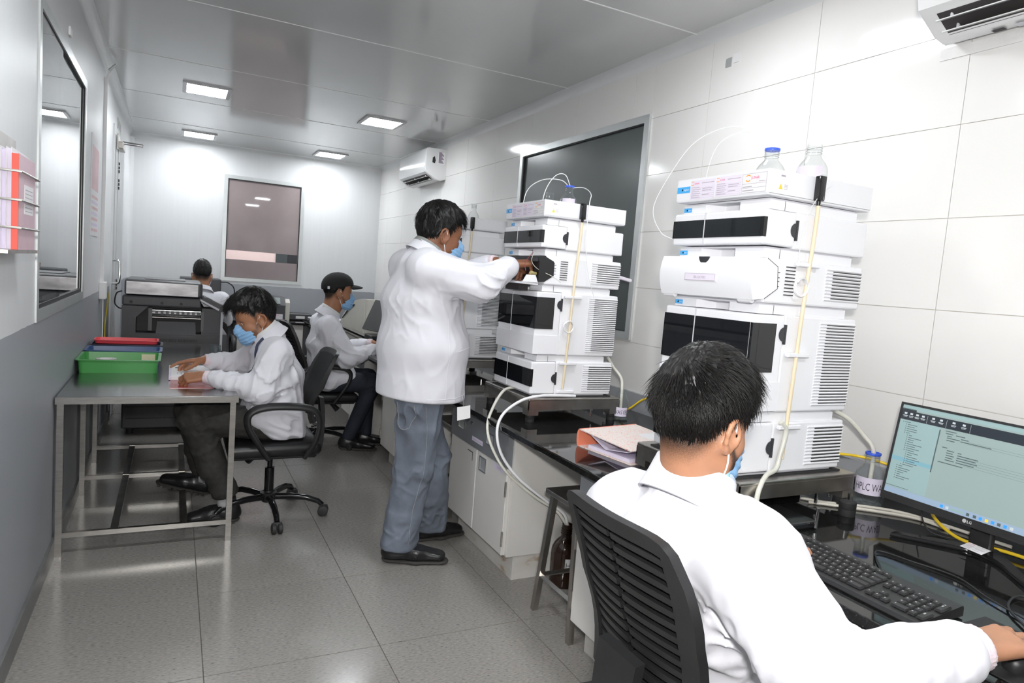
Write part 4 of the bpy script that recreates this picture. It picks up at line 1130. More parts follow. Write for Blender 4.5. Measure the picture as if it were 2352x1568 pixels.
cable('usb_cable', [(1.62, 0.70, z_), (1.70, 0.78, z_), (1.80, 0.80, z_), (1.78, 0.70, z_), (1.70, 0.64, z_), (1.74, 0.55, z_)], 0.0026, cable_black, 'black cable coiled on the worktop beside the mouse')
cable('waste_hose', [(1.965, 1.50, 1.055), (2.03, 1.47, 1.02), (2.07, 1.435, 0.97), (2.085, 1.405, 0.925), (2.082, 1.402, 0.82)], 0.0075, tube_clear, 'translucent hose dropping into the lettered HPLC bottle', 'hose')
cable('waste_hose', [(1.66, 1.425, 1.03), (1.685, 1.424, 1.0), (1.672, 1.424, 0.93), (1.655, 1.42, 0.885), (1.60, 1.405, 0.872), (1.56, 1.39, 0.835), (1.53, 1.37, 0.78)], 0.0078, tube_clear, 'translucent hose hanging over the front of the nearest stand', 'hose')
cable('waste_hose', [(1.985, 2.83, 1.05), (2.00, 2.79, 1.0), (2.02, 2.74, 0.95), (2.01, 2.71, 0.90), (2.006, 2.70, 0.80)], 0.0075, tube_clear, 'translucent hose dropping into the bottle behind the middle stand', 'hose')
cable('waste_hose', [(1.60, 2.95, 0.866), (1.52, 2.92, 0.868), (1.45, 2.90, 0.858), (1.37, 2.84, 0.79), (1.318, 2.78, 0.71), (1.325, 2.72, 0.62), (1.38, 2.66, 0.52), (1.50, 2.61, 0.42), (1.61, 2.58, 0.35), (1.664, 2.566, 0.28)], 0.0070, tube_clear, 'left of two pale hoses hanging off the middle stand to the floor bottle', 'hose', group='pale drain hoses')
cable('waste_hose', [(1.72, 2.68, 0.870), (1.60, 2.675, 0.874), (1.52, 2.675, 0.872), (1.43, 2.68, 0.85), (1.345, 2.68, 0.79), (1.316, 2.67, 0.71), (1.335, 2.64, 0.61), (1.41, 2.60, 0.51), (1.54, 2.575, 0.41), (1.64, 2.566, 0.34), (1.668, 2.564, 0.28)], 0.0070, tube_white, 'right of two pale hoses hanging off the middle stand to the floor bottle', 'hose', group='pale drain hoses')
cable('capillary', [(1.70, 1.62, 1.87), (1.66, 1.66, 1.93), (1.60, 1.72, 1.945), (1.54, 1.80, 1.90), (1.50, 1.86, 1.80), (1.47, 1.90, 1.68), (1.485, 1.87, 1.60), (1.508, 1.83, 1.575)], 0.0010, tube_white, 'thin white tube looping out left of the nearest stack', 'tube', group='solvent capillaries')
cable('capillary', [(1.708, 1.615, 1.87), (1.68, 1.64, 1.915), (1.63, 1.68, 1.93), (1.58, 1.73, 1.89), (1.56, 1.75, 1.80), (1.56, 1.75, 1.71)], 0.0010, tube_white, 'thin white tube arching from the nearest blue-ringed bottle into its tray', 'tube', group='solvent capillaries')
cable('capillary', [(1.855, 1.585, 1.90), (1.90, 1.56, 1.86), (1.90, 1.50, 1.80), (1.74, 1.425, 1.74), (1.69, 1.424, 1.69), (1.66, 1.425, 1.62), (1.655, 1.426, 1.50)], 0.0010, tube_white, 'thin white tube crossing the black funnel of the nearest stack', 'tube', group='solvent capillaries')
cable('capillary', [(1.735, 2.92, 1.87), (1.70, 2.95, 1.905), (1.62, 3.0, 1.90), (1.56, 3.04, 1.84), (1.545, 3.05, 1.71)], 0.002, tube_white, 'left of three white tubes arching over the middle tray', 'tube', group='solvent capillaries')
cable('capillary', [(1.738, 2.915, 1.87), (1.71, 2.93, 1.93), (1.66, 2.94, 1.92), (1.61, 2.94, 1.84), (1.59, 2.94, 1.71)], 0.002, tube_white, 'middle of three white tubes arching over the middle tray', 'tube', group='solvent capillaries')
cable('capillary', [(1.745, 2.91, 1.87), (1.78, 2.86, 1.87), (1.76, 2.76, 1.83), (1.722, 2.706, 1.77), (1.72, 2.705, 1.60), (1.75, 2.706, 1.45), (1.80, 2.707, 1.33)], 0.002, tube_white, 'white tube from the middle bottle down past the black funnel', 'tube', group='solvent capillaries')
def coil(x, y, z, r, label, rr=0.0016):
    pts = []
    for i in range(30):
        a = 2*math.pi*i/12
        pts.append((x+r*math.cos(a), y-0.004-0.0004*i, z+r*1.05*math.sin(a)))
    o = MB().tube(pts, rr, 6).build('coiled_capillary', tube_white, loc=(x, y, z-r), smooth=60)
    tag(o, label, 'tube', 'coiled capillaries')
coil(1.668, 2.720, 1.195, 0.026, 'small coil of white tube on the side of the middle stack', 0.0028)
coil(1.675, 1.432, 1.440, 0.026, 'small coil of white tube on the side of the nearest stack', 0.0022)
cable('sampler_wire', [(1.495, 2.80, 1.53), (1.47, 2.80, 1.50), (1.455, 2.795, 1.47), (1.46, 2.79, 1.44)], 0.0013, mat('red_wire', (0.35, 0.06, 0.07), 0.4, var=(9, 0.05)), 'thin red tube above the hands of the standing man', 'tube')
cable('sampler_wire', [(1.495, 2.79, 1.53), (1.47, 2.76, 1.49), (1.49, 2.735, 1.455), (1.56, 2.712, 1.425), (1.60, 2.70, 1.40)], 0.0013, tube_clear, 'thin grey tube curving across the open black interior', 'tube')
p_ = MB().rbox(1.947, 2.10, 2.83, 2.845, 1.455, 1.472, 0.003, 1).build('plastic_strip', lilac_paper, loc=(1.947, 2.84, 1.46))
p_.rotation_euler = (0, math.radians(10), 0)
tag(p_, 'short white strip sticking out behind the middle stack', 'strip')
w_ = MB().box(2.03, 2.12, 2.84, 2.93, ZB+0.10, ZB+0.104).build('wall_notice', print_white, loc=(2.08, 2.88, ZB))
bpy.data.objects.remove(w_, do_unlink=True)
# ================================================================ steel table by the left wall
tb = thing('steel_table', (-0.07, 4.5, 0), 'long stainless steel table with square legs by the left wall', 'table')
MB().rbox(-0.448, 0.298, 3.46, 5.58, ZT-0.030, ZT, 0.004, 2).build('table_top', steel_top, tb)
MB().box(-0.447, 0.297, 3.452, 3.4585, ZT-0.031, ZT-0.001).build('front_lip', steel, tb)
for y in (3.49, 4.36, 5.02):
    for x in (-0.430, 0.275):
        MB().box(x-0.013, x+0.013, y-0.013, y+0.013, 0, ZT-0.031).build('leg', steel, tb)
    MB().box(-0.417, 0.262, y-0.010, y+0.010, 0.085, 0.108).build('rail', steel, tb)
for x in (-0.215, 0.075):
    MB().box(x-0.016, x+0.016, 3.502, 5.01, 0.086, 0.106).build('long_rail', steel_dark, tb)

def tray_box(name, x0, x1, y0, y1, z0, h, m, label, lip=0.012, r=0.02, flare=0.018):
    t = thing(name, ((x0+x1)/2, (y0+y1)/2, z0), label, 'tray', 'plastic trays on the steel table')
    def loop(x0, x1, y0, y1, r, z):
        out = []
        for (cx, cy, a0) in ((x1-r, y1-r, 0), (x0+r, y1-r, 90), (x0+r, y0+r, 180), (x1-r, y0+r, 270)):
            for k in range(5):
                a = math.radians(a0+90*k/4); out.append((cx+r*math.cos(a), cy+r*math.sin(a), z))
        return out
    f = flare; w = 0.003
    L = [loop(x0+f, x1-f, y0+f, y1-f, r, z0), loop(x0+lip, x1-lip, y0+lip, y1-lip, r*1.1, z0+h-0.004), loop(x0, x1, y0, y1, r*1.3, z0+h-0.004), loop(x0, x1, y0, y1, r*1.3, z0+h),
         loop(x0+lip+w, x1-lip-w, y0+lip+w, y1-lip-w, r, z0+h), loop(x0+f+w, x1-f-w, y0+f+w, y1-f-w, r*0.9, z0+w)]
    n = len(L[0]); mb = MB(); fs = []
    for i in range(5):
        for j in range(n): fs.append((i*n+j, i*n+(j+1) % n, (i+1)*n+(j+1) % n, (i+1)*n+j))
    fs.append(tuple(range(n))[::-1]); fs.append(tuple(5*n+j for j in range(n)))
    mb.add([p for l in L for p in l], fs)
    mb.build('tray_shell', m, t, smooth=40)
    return t
tray_box('document_tray', -0.452, -0.052, 4.115, 4.46, ZT, 0.072, green_plastic, 'bright green plastic tray at the front of the table')
tray_box('document_tray', -0.450, -0.050, 4.464, 4.69, ZT, 0.078, blue_plastic, 'blue plastic tray right behind the green tray')
tray_box('document_tray', -0.445, -0.050, 4.694, 4.91, ZT, 0.084, navy_plastic, 'dark navy tray at the back of the tray row')
tray_box('document_tray', -0.425, -0.075, 4.72, 4.885, ZT+0.0865, 0.022, red_plastic, 'shallow red tray lying on top of the navy tray', lip=0.006, flare=0.010)
def tape(x, y, z, R, w, label):
    t = thing('tape_roll', (x, y, z), label, 'tape roll', 'tape rolls in the green tray')
    MB().lathe([(R*0.72, 0), (R, 0), (R, w), (R*0.72, w), (R*0.72, 0.0)], (x, y, z), 28).build('tape', tape_grey, t, smooth=40)
    MB().lathe([(R*0.66, 0.0), (R*0.72, 0.0), (R*0.72, w+0.001), (R*0.66, w+0.001), (R*0.66, 0)], (x, y, z), 28).build('core', paper, t, smooth=40)
tape(-0.322, 4.30, ZT+0.005, 0.050, 0.050, 'thick grey tape roll at the left in the green tray')
tape(-0.125, 4.27, ZT+0.005, 0.045, 0.042, 'thinner tape roll at the right end of the green tray')
c_ = MB().box(-0.155, -0.085, 4.415, 4.419, ZT+0.006, ZT+0.066).build('paper_card', mat('cream_card', (0.75, 0.68, 0.48), 0.6, var=(9, 0.04)), loc=(-0.12, 4.417, ZT+0.006)); tag(c_, 'cream card propped at the back of the green tray', 'card')
# open notebook, red folder
fd = MB().box(-0.002, 0.285, 3.675, 3.985, ZT, ZT+0.0025).build('plastic_folder', red_folder_m, loc=(0.14, 3.83, ZT)); tag(fd, 'dark red plastic folder at the corner of the steel table', 'folder')
nb = thing('notebook', (0.13, 4.06, ZT+0.0025), 'open notebook with printed pages under the hands of the seated man', 'notebook')
mb = MB()
n = 8; prof = [(0.0, 0.018)] + [(i/n, 0.018+0.012*math.sin(math.pi*i/n)) for i in range(1, n+1)]
x0, x1 = 0.002, 0.205
top = [(3.905+0.40*s, ZT+0.003+z) for s, z in prof]
mb.prism([(3.905, ZT+0.003)] + top + [(4.305, ZT+0.003)], 'x', x0, x1); mb.build('page_block', paper, nb)
mb = MB(); mb.box(x0-0.012, x0+0.001, 3.90, 4.31, ZT+0.003, ZT+0.020); mb.build('back_edge', paper_lilac, nb)
mb = MB()
for k in range(9):
    xx = 0.03+0.018*k; mb.box(xx, xx+0.002, 3.93, 4.08, ZT+0.0285, ZT+0.0292)
mb.build('printed_lines', ink_soft, nb)
mb = MB(); mb.rbox(0.02, 0.11, 4.10, 4.14, ZT+0.032, ZT+0.036, 0.001, 1); mb.build('silver_sticker', chrome, nb)
mb = MB(); mb.box(0.002, 0.29, 3.98, 4.00, ZT+0.0026, ZT+0.003); bpy.data.objects.remove(mb.build('x', paper), do_unlink=True)
gl = thing('drinking_glass', (0.255, 4.80, ZT), 'small clear tumbler of water standing behind the notebook', 'glass')
MB().lathe([(0.030, 0), (0.032, 0.004), (0.036, 0.085), (0.034, 0.085), (0.030, 0.006), (0.001, 0.006)], (0.255, 4.80, ZT), 24).build('tumbler', clear_thick, gl, smooth=40)
MB().lathe([(0.001, 0.006), (0.030, 0.006), (0.033, 0.05), (0.001, 0.05)], (0.255, 4.80, ZT), 24).build('liquid', water, gl, smooth=40)

# ================================================================ left wall things
pt = thing('wall_poster', (XL, 4.95, 1.46), 'pale notice with pink print on the left wall by the trunking', 'poster')
MB().box(XL, XL+0.004, 4.725, 5.165, 1.462, 2.06).build('sheet', paper, pt)
mb = MB(); pinkp = mat('poster_pink', (0.72, 0.50, 0.53), 0.5, var=(8, 0.10))
mb.box(XL+0.004, XL+0.0046, 4.76, 5.13, 1.74, 2.0); mb.build('pink_panel', pinkp, pt)
for k in range(7):
    MB().box(XL+0.004, XL+0.0046, 4.77, 5.12, 1.49+0.033*k, 1.507+0.033*k).build('text_line', paper_lilac if k % 2 else pinkp, pt)
cd = thing('cable_trunking', (XL, 5.42, 1.04), 'white vertical cable trunking ending in a socket box on the left wall', 'trunking')
MB().box(XL, XL+0.022, 5.405, 5.435, 1.15, 2.53).build('trunking_strip', joint_white, cd)
MB().tube(bez([(XL+0.012, 5.42, 2.52), (XL+0.03, 5.40, 2.56), (XL+0.055, 5.36, 2.60)], 6), 0.006, 8).build('feed_wire', joint_white, cd)
MB().tube([(XL+0.03, 5.36, 2.565), (XL+0.052, 5.36, 2.59), (XL+0.07, 5.36, 2.61)], 0.008, 8).build('collar', alu, cd)
MB().rbox(XL, XL+0.04, 5.36, 5.48, 1.045, 1.16, 0.004, 2).build('socket_box', joint_white, cd)
cable('hanging_cable', [(XL+0.02, 5.49, 1.10), (XL+0.04, 5.55, 1.07), (XL+0.03, 5.60, 0.95), (XL+0.02, 5.62, 0.85), (XL+0.02, 5.64, 0.70), (XL+0.02, 5.66, 0.50)], 0.005, mat('dull_yellow_cable', (0.55, 0.42, 0.04), 0.5, var=(9, 0.05)), 'dull yellow cable hanging from the socket box on the left wall')
cable('hanging_cable', [(XL+0.02, 5.42, 1.045), (XL+0.02, 5.43, 0.95), (XL+0.02, 5.44, 0.75), (XL+0.02, 5.46, 0.50)], 0.004, joint_white, 'white cable hanging from the socket box on the left wall')
hk = MB().rbox(XL, XL+0.01, 3.72, 3.78, 2.33, 2.37, 0.003, 1).build('adhesive_hook', print_white, loc=(XL, 3.75, 2.35)); tag(hk, 'small white hook above the left window', 'hook')

# wall rack with hanging files
rk = thing('file_rack', (XL, 2.45, 1.36), 'grey wire wall rack holding files near the left window', 'rack')
RX = -0.398
MB().box(XL, XL+0.003, 2.20, 2.622, 1.60, 1.702).build('back_plate', steel_dark, rk)
MB().box(XL, RX+0.004, 2.20, 2.63, 1.360, 1.370).build('bottom_shelf', steel_dark, rk)
for z in (1.432, 1.510, 1.590):
    MB().tube([(XL+0.002, 2.345, z), (RX+0.006, 2.345, z), (RX+0.006, 2.63, z-0.0), (XL+0.002, 2.63, z)], 0.0035, 8).build('wire', steel, rk)
def wfile(x0, x1, z1, m, spm, label, i):
    f = thing('paper_file', ((x0+x1)/2, 2.49, 1.3705), label, 'file', 'files in the wall rack')
    MB().box(x0+0.001, x1-0.001, 2.362, 2.60, 1.3705, z1-0.004).build('pages', paper_lilac, f)
    c = MB(); c.box(x1-0.0012, x1, 2.355, 2.61, 1.3705, z1); c.box(x0, x0+0.0012, 2.355, 2.61, 1.3705, z1); c.build('cover', m, f)
    if spm: MB().box(x0, x1+0.0005, 2.350, 2.357, 1.3705, z1-0.002).build('spine', spm, f)
    return f
wfile(-0.452, -0.440, 1.655, paper, None, 'white paper file deepest in the wall rack', 0)
wfile(-0.4395, -0.428, 1.650, paper_lilac, None, 'lilac paper file second from the wall in the rack', 1)
wfile(-0.4275, -0.415, 1.655, paper, None, 'lilac and white paper file behind the red-spined one', 2)
pf = wfile(-0.4145, -0.399, 1.640, file_pink, file_red, 'pink file with bright red spine at the front of the rack', 3)
for (za, zb_) in ((1.515, 1.560), (1.475, 1.505)):
    lb = MB().box(-0.399, -0.3984, 2.44, 2.575, za, zb_).build('file_label', paper, pf)
    mb = MB()
    for k in range(3): mb.box(-0.3984, -0.3980, 2.45, 2.56, za+0.008+0.011*k, za+0.010+0.011*k)
    mb.build('label_print', ink_soft, lb)

# ================================================================ office chairs
def office_chair(label, loc, yaw, seat_z=0.47, back_top=0.93, near=False):
    C0 = Vector(loc); R = Matrix.Rotation(yaw, 3, 'Z')
    ch = thing('office_chair', (loc[0], loc[1], 0), label, 'chair', 'black office chairs')
    def T(p): return tuple(C0 + R @ Vector(p))
    def B(mb, *a, **k):
        mb.v = [T(p) for p in mb.v]; return mb.build(*a, **k)
    # star base
    hub = MB(); hub.lathe([(0.028, 0.075), (0.036, 0.08), (0.036, 0.11), (0.045, 0.115), (0.045, 0.13), (0.030, 0.135), (0.028, 0.14)], (0, 0, 0), 20)
    hub = B(hub, 'hub', black_plastic, ch, smooth=40)
    for i in range(5):
        a = math.radians(72*i+20); d = Vector((math.cos(a), math.sin(a), 0))
        m = MB(); m.tube([d*0.03+Vector((0,0,0.105)), d*0.12+Vector((0,0,0.108)), d*0.20+Vector((0,0,0.102)), d*0.265+Vector((0,0,0.082)), d*0.29+Vector((0,0,0.062))], [0.019, 0.018, 0.0165, 0.015, 0.013], 10)
        lg = B(m, 'base_leg', black_gloss, ch, smooth=60)
        m = MB(); t = Vector((-d.y, d.x, 0)); c = d*0.295+Vector((0, 0, 0.029))
        for s in (-1, 1):
            m.tube([c+t*0.004*s, c+t*0.008*s, c+t*0.024*s, c+t*0.028*s], [0.022, 0.0285, 0.0285, 0.020], 16)
        m.rbox(-0.024, 0.024, -0.006, 0.006, 0.025, 0.062, 0.004, 1)
        k = 16*4*2
        m.v = m.v[:128] + [(c.x+p[0], c.y+p[1], p[2]) for p in m.v[128:]]
        B(m, 'castor', castor, lg, smooth=45)
    m = MB(); m.lathe([(0.025, 0.13), (0.025, 0.27), (0.014, 0.272), (0.014, seat_z-0.10)], (0, 0, 0), 18); B(m, 'gas_lift', black_gloss, ch, smooth=40)
    m = MB(); m.rbox(-0.09, 0.09, -0.06, 0.06, seat_z-0.115, seat_z-0.085, 0.01, 2); m.tube([(0.06, -0.02, seat_z-0.105), (0.11, -0.06, seat_z-0.16)], [0.016, 0.022], 12); mech = B(m, 'tilt_mechanism', black_plastic, ch, smooth=40)
    # seat
    m = MB(); m.rbox(-0.235, 0.235, -0.225, 0.225, seat_z-0.072, seat_z, 0.032, 4)
    m.v = [(p[0], p[1], p[2] + 0.012*min(0, -((p[0]-0.1)/0.2)) * (1 if p[0] > 0.1 else 0) - 0.010*(1-min(1, (p[0]**2+p[1]**2)/0.05))) for p in m.v]
    B(m, 'seat', leather, ch, smooth=60)
    m = MB(); m.rbox(-0.21, 0.21, -0.20, 0.20, seat_z-0.088, seat_z-0.068, 0.008, 1); B(m, 'seat_pan', black_plastic, ch)
    # backrest: curved frame, horizontal slats, mesh lining, lower spine
    zb, zt_ = seat_z+0.09, back_top; H = zt_-zb; half = 0.208 if not near else 0.200
    def bk(s, t, d=0.0):
        """s in -1..1 across, t in 0..1 up"""
        w = half*(0.86+0.14*math.sin(min(1, t*1.25)*math.pi/2)) * (1-0.10*max(0, t-0.85)/0.15*abs(s)**4)
        x = -0.215-0.03*t-0.075*t*t + (0.035 if near else 0.05)*(s*s) + (0.012 if near else 0.028)*math.sin(math.pi*min(1, t/0.5))*(1 if t < 0.5 else 1) - d
        return (x, s*w, zb+H*t - 0.035*abs(s)**6*max(0, (t-0.6)/0.4))
    loop = [(-0.93+1.86*i/12, 0.0) for i in range(13)] + [(0.93+0.05*math.sin(math.pi*i/12), i/12) for i in range(1, 12)] + [(0.95-1.9*i/14, 1.0) for i in range(15)] + [(-0.93-0.05*math.sin(math.pi*i/12), 1-i/12) for i in range(1, 12)]
    m = MB(); fr_r = 0.030
    nL = len(loop); vv = []; ff = []
    for (s, t) in loop:
        ins = 0.80; tt = 0.5+(t-0.5)*0.84
        a, b = bk(s, t), bk(s*ins, tt)
        a2, b2 = bk(s, t, 0.022), bk(s*ins, tt, 0.022)
        vv += [a, b, b2, a2]
    for i in range(nL):
        j = (i+1) % nL
        for k in range(4): ff.append((i*4+k, i*4+(k+1) % 4, j*4+(k+1) % 4, j*4+k))
    m.add(vv, ff); bkf = B(m, 'back_frame', black_plastic, ch, smooth=50)
    ns = 13
    for r in range(ns):
        t = 0.09+0.82*(r+0.5)/ns
        for s0, s1 in ((-0.80, -0.03), (0.03, 0.80)) if near else ((-0.8, 0.8),):
            m = MB(); q = []
            kk = 6
            for i in range(kk+1):
                s = s0+(s1-s0)*i/kk; dt = 0.0165
                q += [bk(s, t-dt, 0.004), bk(s, t+dt, 0.004), bk(s, t+dt, 0.016), bk(s, t-dt, 0.016)]
            f_ = []
            for i in range(kk):
                for k in range(4): f_.append((i*4+k, i*4+(k+1) % 4, (i+1)*4+(k+1) % 4, (i+1)*4+k))
            f_ += [(3, 2, 1, 0), tuple(kk*4+k for k in range(4))]
            m.add(q, f_); B(m, 'back_slat', black_plastic, bkf, smooth=50)
    m = MB(); kk = 8; q = []; f_ = []
    for i in range(kk+1):
        for j in range(kk+1): q.append(bk(-0.82+1.64*i/kk, 0.07+0.86*j/kk, -0.002))
    for i in range(kk):
        for j in range(kk): f_.append((i*(kk+1)+j, (i+1)*(kk+1)+j, (i+1)*(kk+1)+j+1, i*(kk+1)+j+1))
    m.add(q, f_); B(m, 'mesh_lining', chair_mesh, bkf, smooth=60)
    m = MB(); q = []; f_ = []
    for i in range(10):
        t = i/9
        if t < 0.45: x, z = -0.10-0.155*(t/0.45), seat_z-0.095+0.0*(t)
        else:
            u = (t-0.45)/0.55; x, z = -0.255-0.012*math.sin(u*math.pi), seat_z-0.095+0.30*u
        w = 0.045-0.012*t if not near else 0.052+0.012*t
        nx, nz = ((0, 1) if t < 0.4 else (1, 0.15))
        th = 0.012
        q += [(x-nx*th, -w, z-nz*th), (x-nx*th, w, z-nz*th), (x+nx*th, w, z+nz*th), (x+nx*th, -w, z+nz*th)]
    for i in range(9):
        for k in range(4): f_.append((i*4+k, i*4+(k+1) % 4, (i+1)*4+(k+1) % 4, (i+1)*4+k))
    f_ += [(3, 2, 1, 0), tuple(36+k for k in range(4))]
    m.add(q, f_); B(m, 'back_spine', black_plastic, ch, smooth=40)
    # armrests: closed loops
    for s in (() if near else (-1, 1)):
        y = s*0.262
        pts = [(-0.14, y*0.92, seat_z-0.075), (-0.19, y, seat_z+0.02), (-0.205, y, seat_z+0.12), (-0.17, y, seat_z+0.185), (-0.06, y, seat_z+0.205), (0.08, y, seat_z+0.200), (0.145, y, seat_z+0.165), (0.145, y, seat_z+0.10), (0.10, y, seat_z+0.02), (0.04, y*0.92, seat_z-0.075)]
        p = bez(pts, 6); n = len(p)
        m = MB(); m.tube(p, [0.020+0.006*math.sin(math.pi*i/(n-1)) for i in range(n)], 10, flat=0.62, up=(0, 0, 1)); B(m, 'armrest', black_plastic, ch, smooth=60)
    return ch
office_chair('black office chair under the man reading at the steel table', (0.50, 3.80, 0), math.pi, 0.455, 0.93)
office_chair('black office chair under the man in the black cap', (1.06, 5.28, 0), 0.0, 0.44, 0.96)
office_chair('nearest black office chair with slotted back in the foreground', (1.102, 1.060, 0), 0.0, 0.45, 0.958, near=True)
office_chair('black office chair behind the copier under the farthest man', (0.27, 7.12, 0), math.pi/2, 0.42, 0.80)

# ================================================================ steel stools in the bench gaps
def stool(label, x0, x1, y0, y1, h, splay=0.05):
    s = thing('steel_stool', ((x0+x1)/2, (y0+y1)/2, 0), label, 'stool', 'steel stools pushed under the bench')
    MB().rbox(x0, x1, y0, y1, h-0.022, h, 0.004, 2).build('seat', steel_dark, s)
    t = 0.012
    feet = {}
    for i, (x, sx) in enumerate(((x0+0.03, -1), (x1-0.03, 1))):
        for j, (y, sy) in enumerate(((y0+0.03, -1), (y1-0.03, 1))):
            bx, by = x+sx*splay*0.4, y+sy*splay
            feet[i, j] = (bx, by)
            MB().hexa([(bx-t,by-t,0),(bx+t,by-t,0),(bx+t,by+t,0),(bx-t,by+t,0),(x-t,y-t,h-0.022),(x+t,y-t,h-0.022),(x+t,y+t,h-0.022),(x-t,y+t,h-0.022)]).build('leg', steel_dark, s)
    f = 0.16
    def at(i, j):
        x = (x0+0.03, x1-0.03)[i]; y = (y0+0.03, y1-0.03)[j]; b = feet[i, j]
        return (b[0]+(x-b[0])*f/h, b[1]+(y-b[1])*f/h, f)
    for a, b in (((0,0),(0,1)), ((1,0),(1,1)), ((0,0),(1,0)), ((0,1),(1,1))):
        MB().tube([at(*a), at(*b)], 0.011, 4).build('rail', steel_dark, s)
    return s
stool('dark steel stool pushed under the bench beside the amber bottle', 1.412, 1.645, 2.125, 2.365, 0.545, 0.055)
stool('steel stool under the bench behind the legs in jeans', 1.44, 1.66, 3.50, 3.80, 0.54, 0.03)

# ================================================================ copier behind the table
cp = thing('copier', (0.0, 6.05, 0), 'large charcoal office copier with opened side behind the steel table', 'copier')
y0, y1 = 5.72, 6.35
MB().rbox(-0.325, 0.20, y0-0.005, y1, 1.066, 1.182, 0.018, 3).build('scanner_lid', copier_dark, cp)
lp = MB().box(-0.312, 0.168, y0-0.012, y0-0.004, 1.074, 1.166).build('lid_front', copier_silver, cp)
MB().box(-0.248, 0.10, y0-0.014, y0-0.012, 1.098, 1.164).build('lid_flap', copier_silver, lp)
MB().box(-0.20, 0.08, y0+0.1, y1-0.08, 1.182, 1.188).build('glass_frame', copier_mid, cp)
ub = MB().rbox(-0.338, 0.195, y0, y1, 0.985, 1.062, 0.012, 2).build('upper_body', copier_dark, cp)
for xx in (-0.28, -0.075, 0.055): MB().lathe([(0.001, -0.003), (0.010, -0.003), (0.011, 0.001)], (xx, y0-0.001, 1.013), 12, axis='y').build('screw_cover', gasket, ub)
mb = MB()
mb.box(-0.338, -0.246, y0, y1, 0.30, 0.985); mb.box(0.20, 0.335, y0+0.01, y1, 0.66, 0.985); mb.box(-0.246, 0.22, y0+0.17, y1, 0.30, 0.985)
mb.box(-0.246, 0.335, y0, y0+0.17, 0.30, 0.785); mb.prism([(-0.246, 0.899), (-0.246, 0.985), (-0.165, 0.985)], 'y', y0, y0+0.17)
mb.build('main_body', copier_dark, cp)
mb = MB(); mb.box(-0.246, 0.20, y0+0.165, y0+0.17, 0.785, 0.985); mb.build('cavity_back', gasket, cp)
for k, (zz, r) in enumerate(((0.955, 0.011), (0.935, 0.014), (0.915, 0.008), (0.90, 0.006))):
    MB().cyl((-0.145, y0+0.06, zz), (0.205, y0+0.06, zz), r, 12).build('roller', (chrome, copier_silver, black_gloss, steel)[k], cp, smooth=40)
mb = MB()
for k in range(9): mb.box(-0.12+0.036*k, -0.10+0.036*k, y0+0.045, y0+0.055, 0.925, 0.95)
mb.box(-0.165, -0.14, y0+0.03, y0+0.09, 0.80, 0.97); mb.box(0.195, 0.215, y0-0.005, y0+0.09, 0.81, 0.96)
mb.build('paper_guides', copier_mid, cp)
MB().hexa([(-0.112, y0+0.0, 0.785),(0.162, y0+0.0, 0.785),(0.162, y0+0.02, 0.785),(-0.112, y0+0.02, 0.785),(-0.105, y0+0.05, 0.872),(0.158, y0+0.05, 0.872),(0.158, y0+0.06, 0.872),(-0.105, y0+0.06, 0.872)]).build('output_flap', copier_mid, cp)
gr = MB().box(-0.245, 0.30, y0-0.008, y0, 0.69, 0.775).build('grille_panel', copier_dark, cp)
for k in range(26):
    if k == 12: continue
    xx = -0.09+0.0102*k
    MB().box(xx, xx+0.005, y0-0.009, y0-0.0075, 0.722, 0.744).build('grille_slot', gasket, gr)
MB().prism([(0.19, 1.052), (0.215, 1.075), (0.37, 1.005), (0.36, 0.975), (0.33, 0.965), (0.20, 1.03)], 'y', y0-0.02, y0+0.30).build('control_panel', copier_dark, cp)
MB().hexa([(0.185,y0-0.022,1.046),(0.318,y0-0.022,0.975),(0.318,y0-0.019,0.975),(0.185,y0-0.019,1.046),(0.187,y0-0.022,1.060),(0.322,y0-0.022,0.990),(0.322,y0-0.019,0.990),(0.187,y0-0.019,1.060)]).build('light_trim', inst_grey, cp)
MB().hexa([(0.225,y0+0.02,1.071),(0.355,y0+0.02,1.012),(0.355,y0+0.2,1.012),(0.225,y0+0.2,1.071),(0.226,y0+0.02,1.074),(0.356,y0+0.02,1.015),(0.356,y0+0.2,1.015),(0.226,y0+0.2,1.074)]).build('touch_screen', black_gloss, cp)
MB().box(0.335, 0.352, y0+0.0, y0+0.03, 0.66, 0.985).build('corner_trim', inst_grey, cp)
MB().box(0.352, 0.385, y0-0.005, y1-0.1, 0.40, 0.79).build('side_tray', copier_dark, cp)
MB().rbox(-0.325, 0.33, y0+0.01, y1, 0.05, 0.30, 0.012, 2).build('paper_cassette', copier_dark, cp)
for zz in (0.13, 0.22): MB().box(-0.30, 0.31, y0+0.006, y0+0.0105, zz-0.004, zz+0.004).build('drawer_gap', gasket, cp)
for xx in (-0.27, 0.27):
    for yy in (y0+0.08, y1-0.08): MB().cyl((xx, yy, 0), (xx, yy, 0.05), 0.025, 12).build('foot', black_rubber, cp)
MB().tube(bez([(-0.34, y0+0.02, 1.09), (-0.375, y0+0.02, 1.07), (-0.385, y0+0.02, 1.0), (-0.36, y0+0.02, 0.965), (-0.338, y0+0.02, 0.96)], 6), 0.005, 8).build('lid_cable', cable_black, cp)

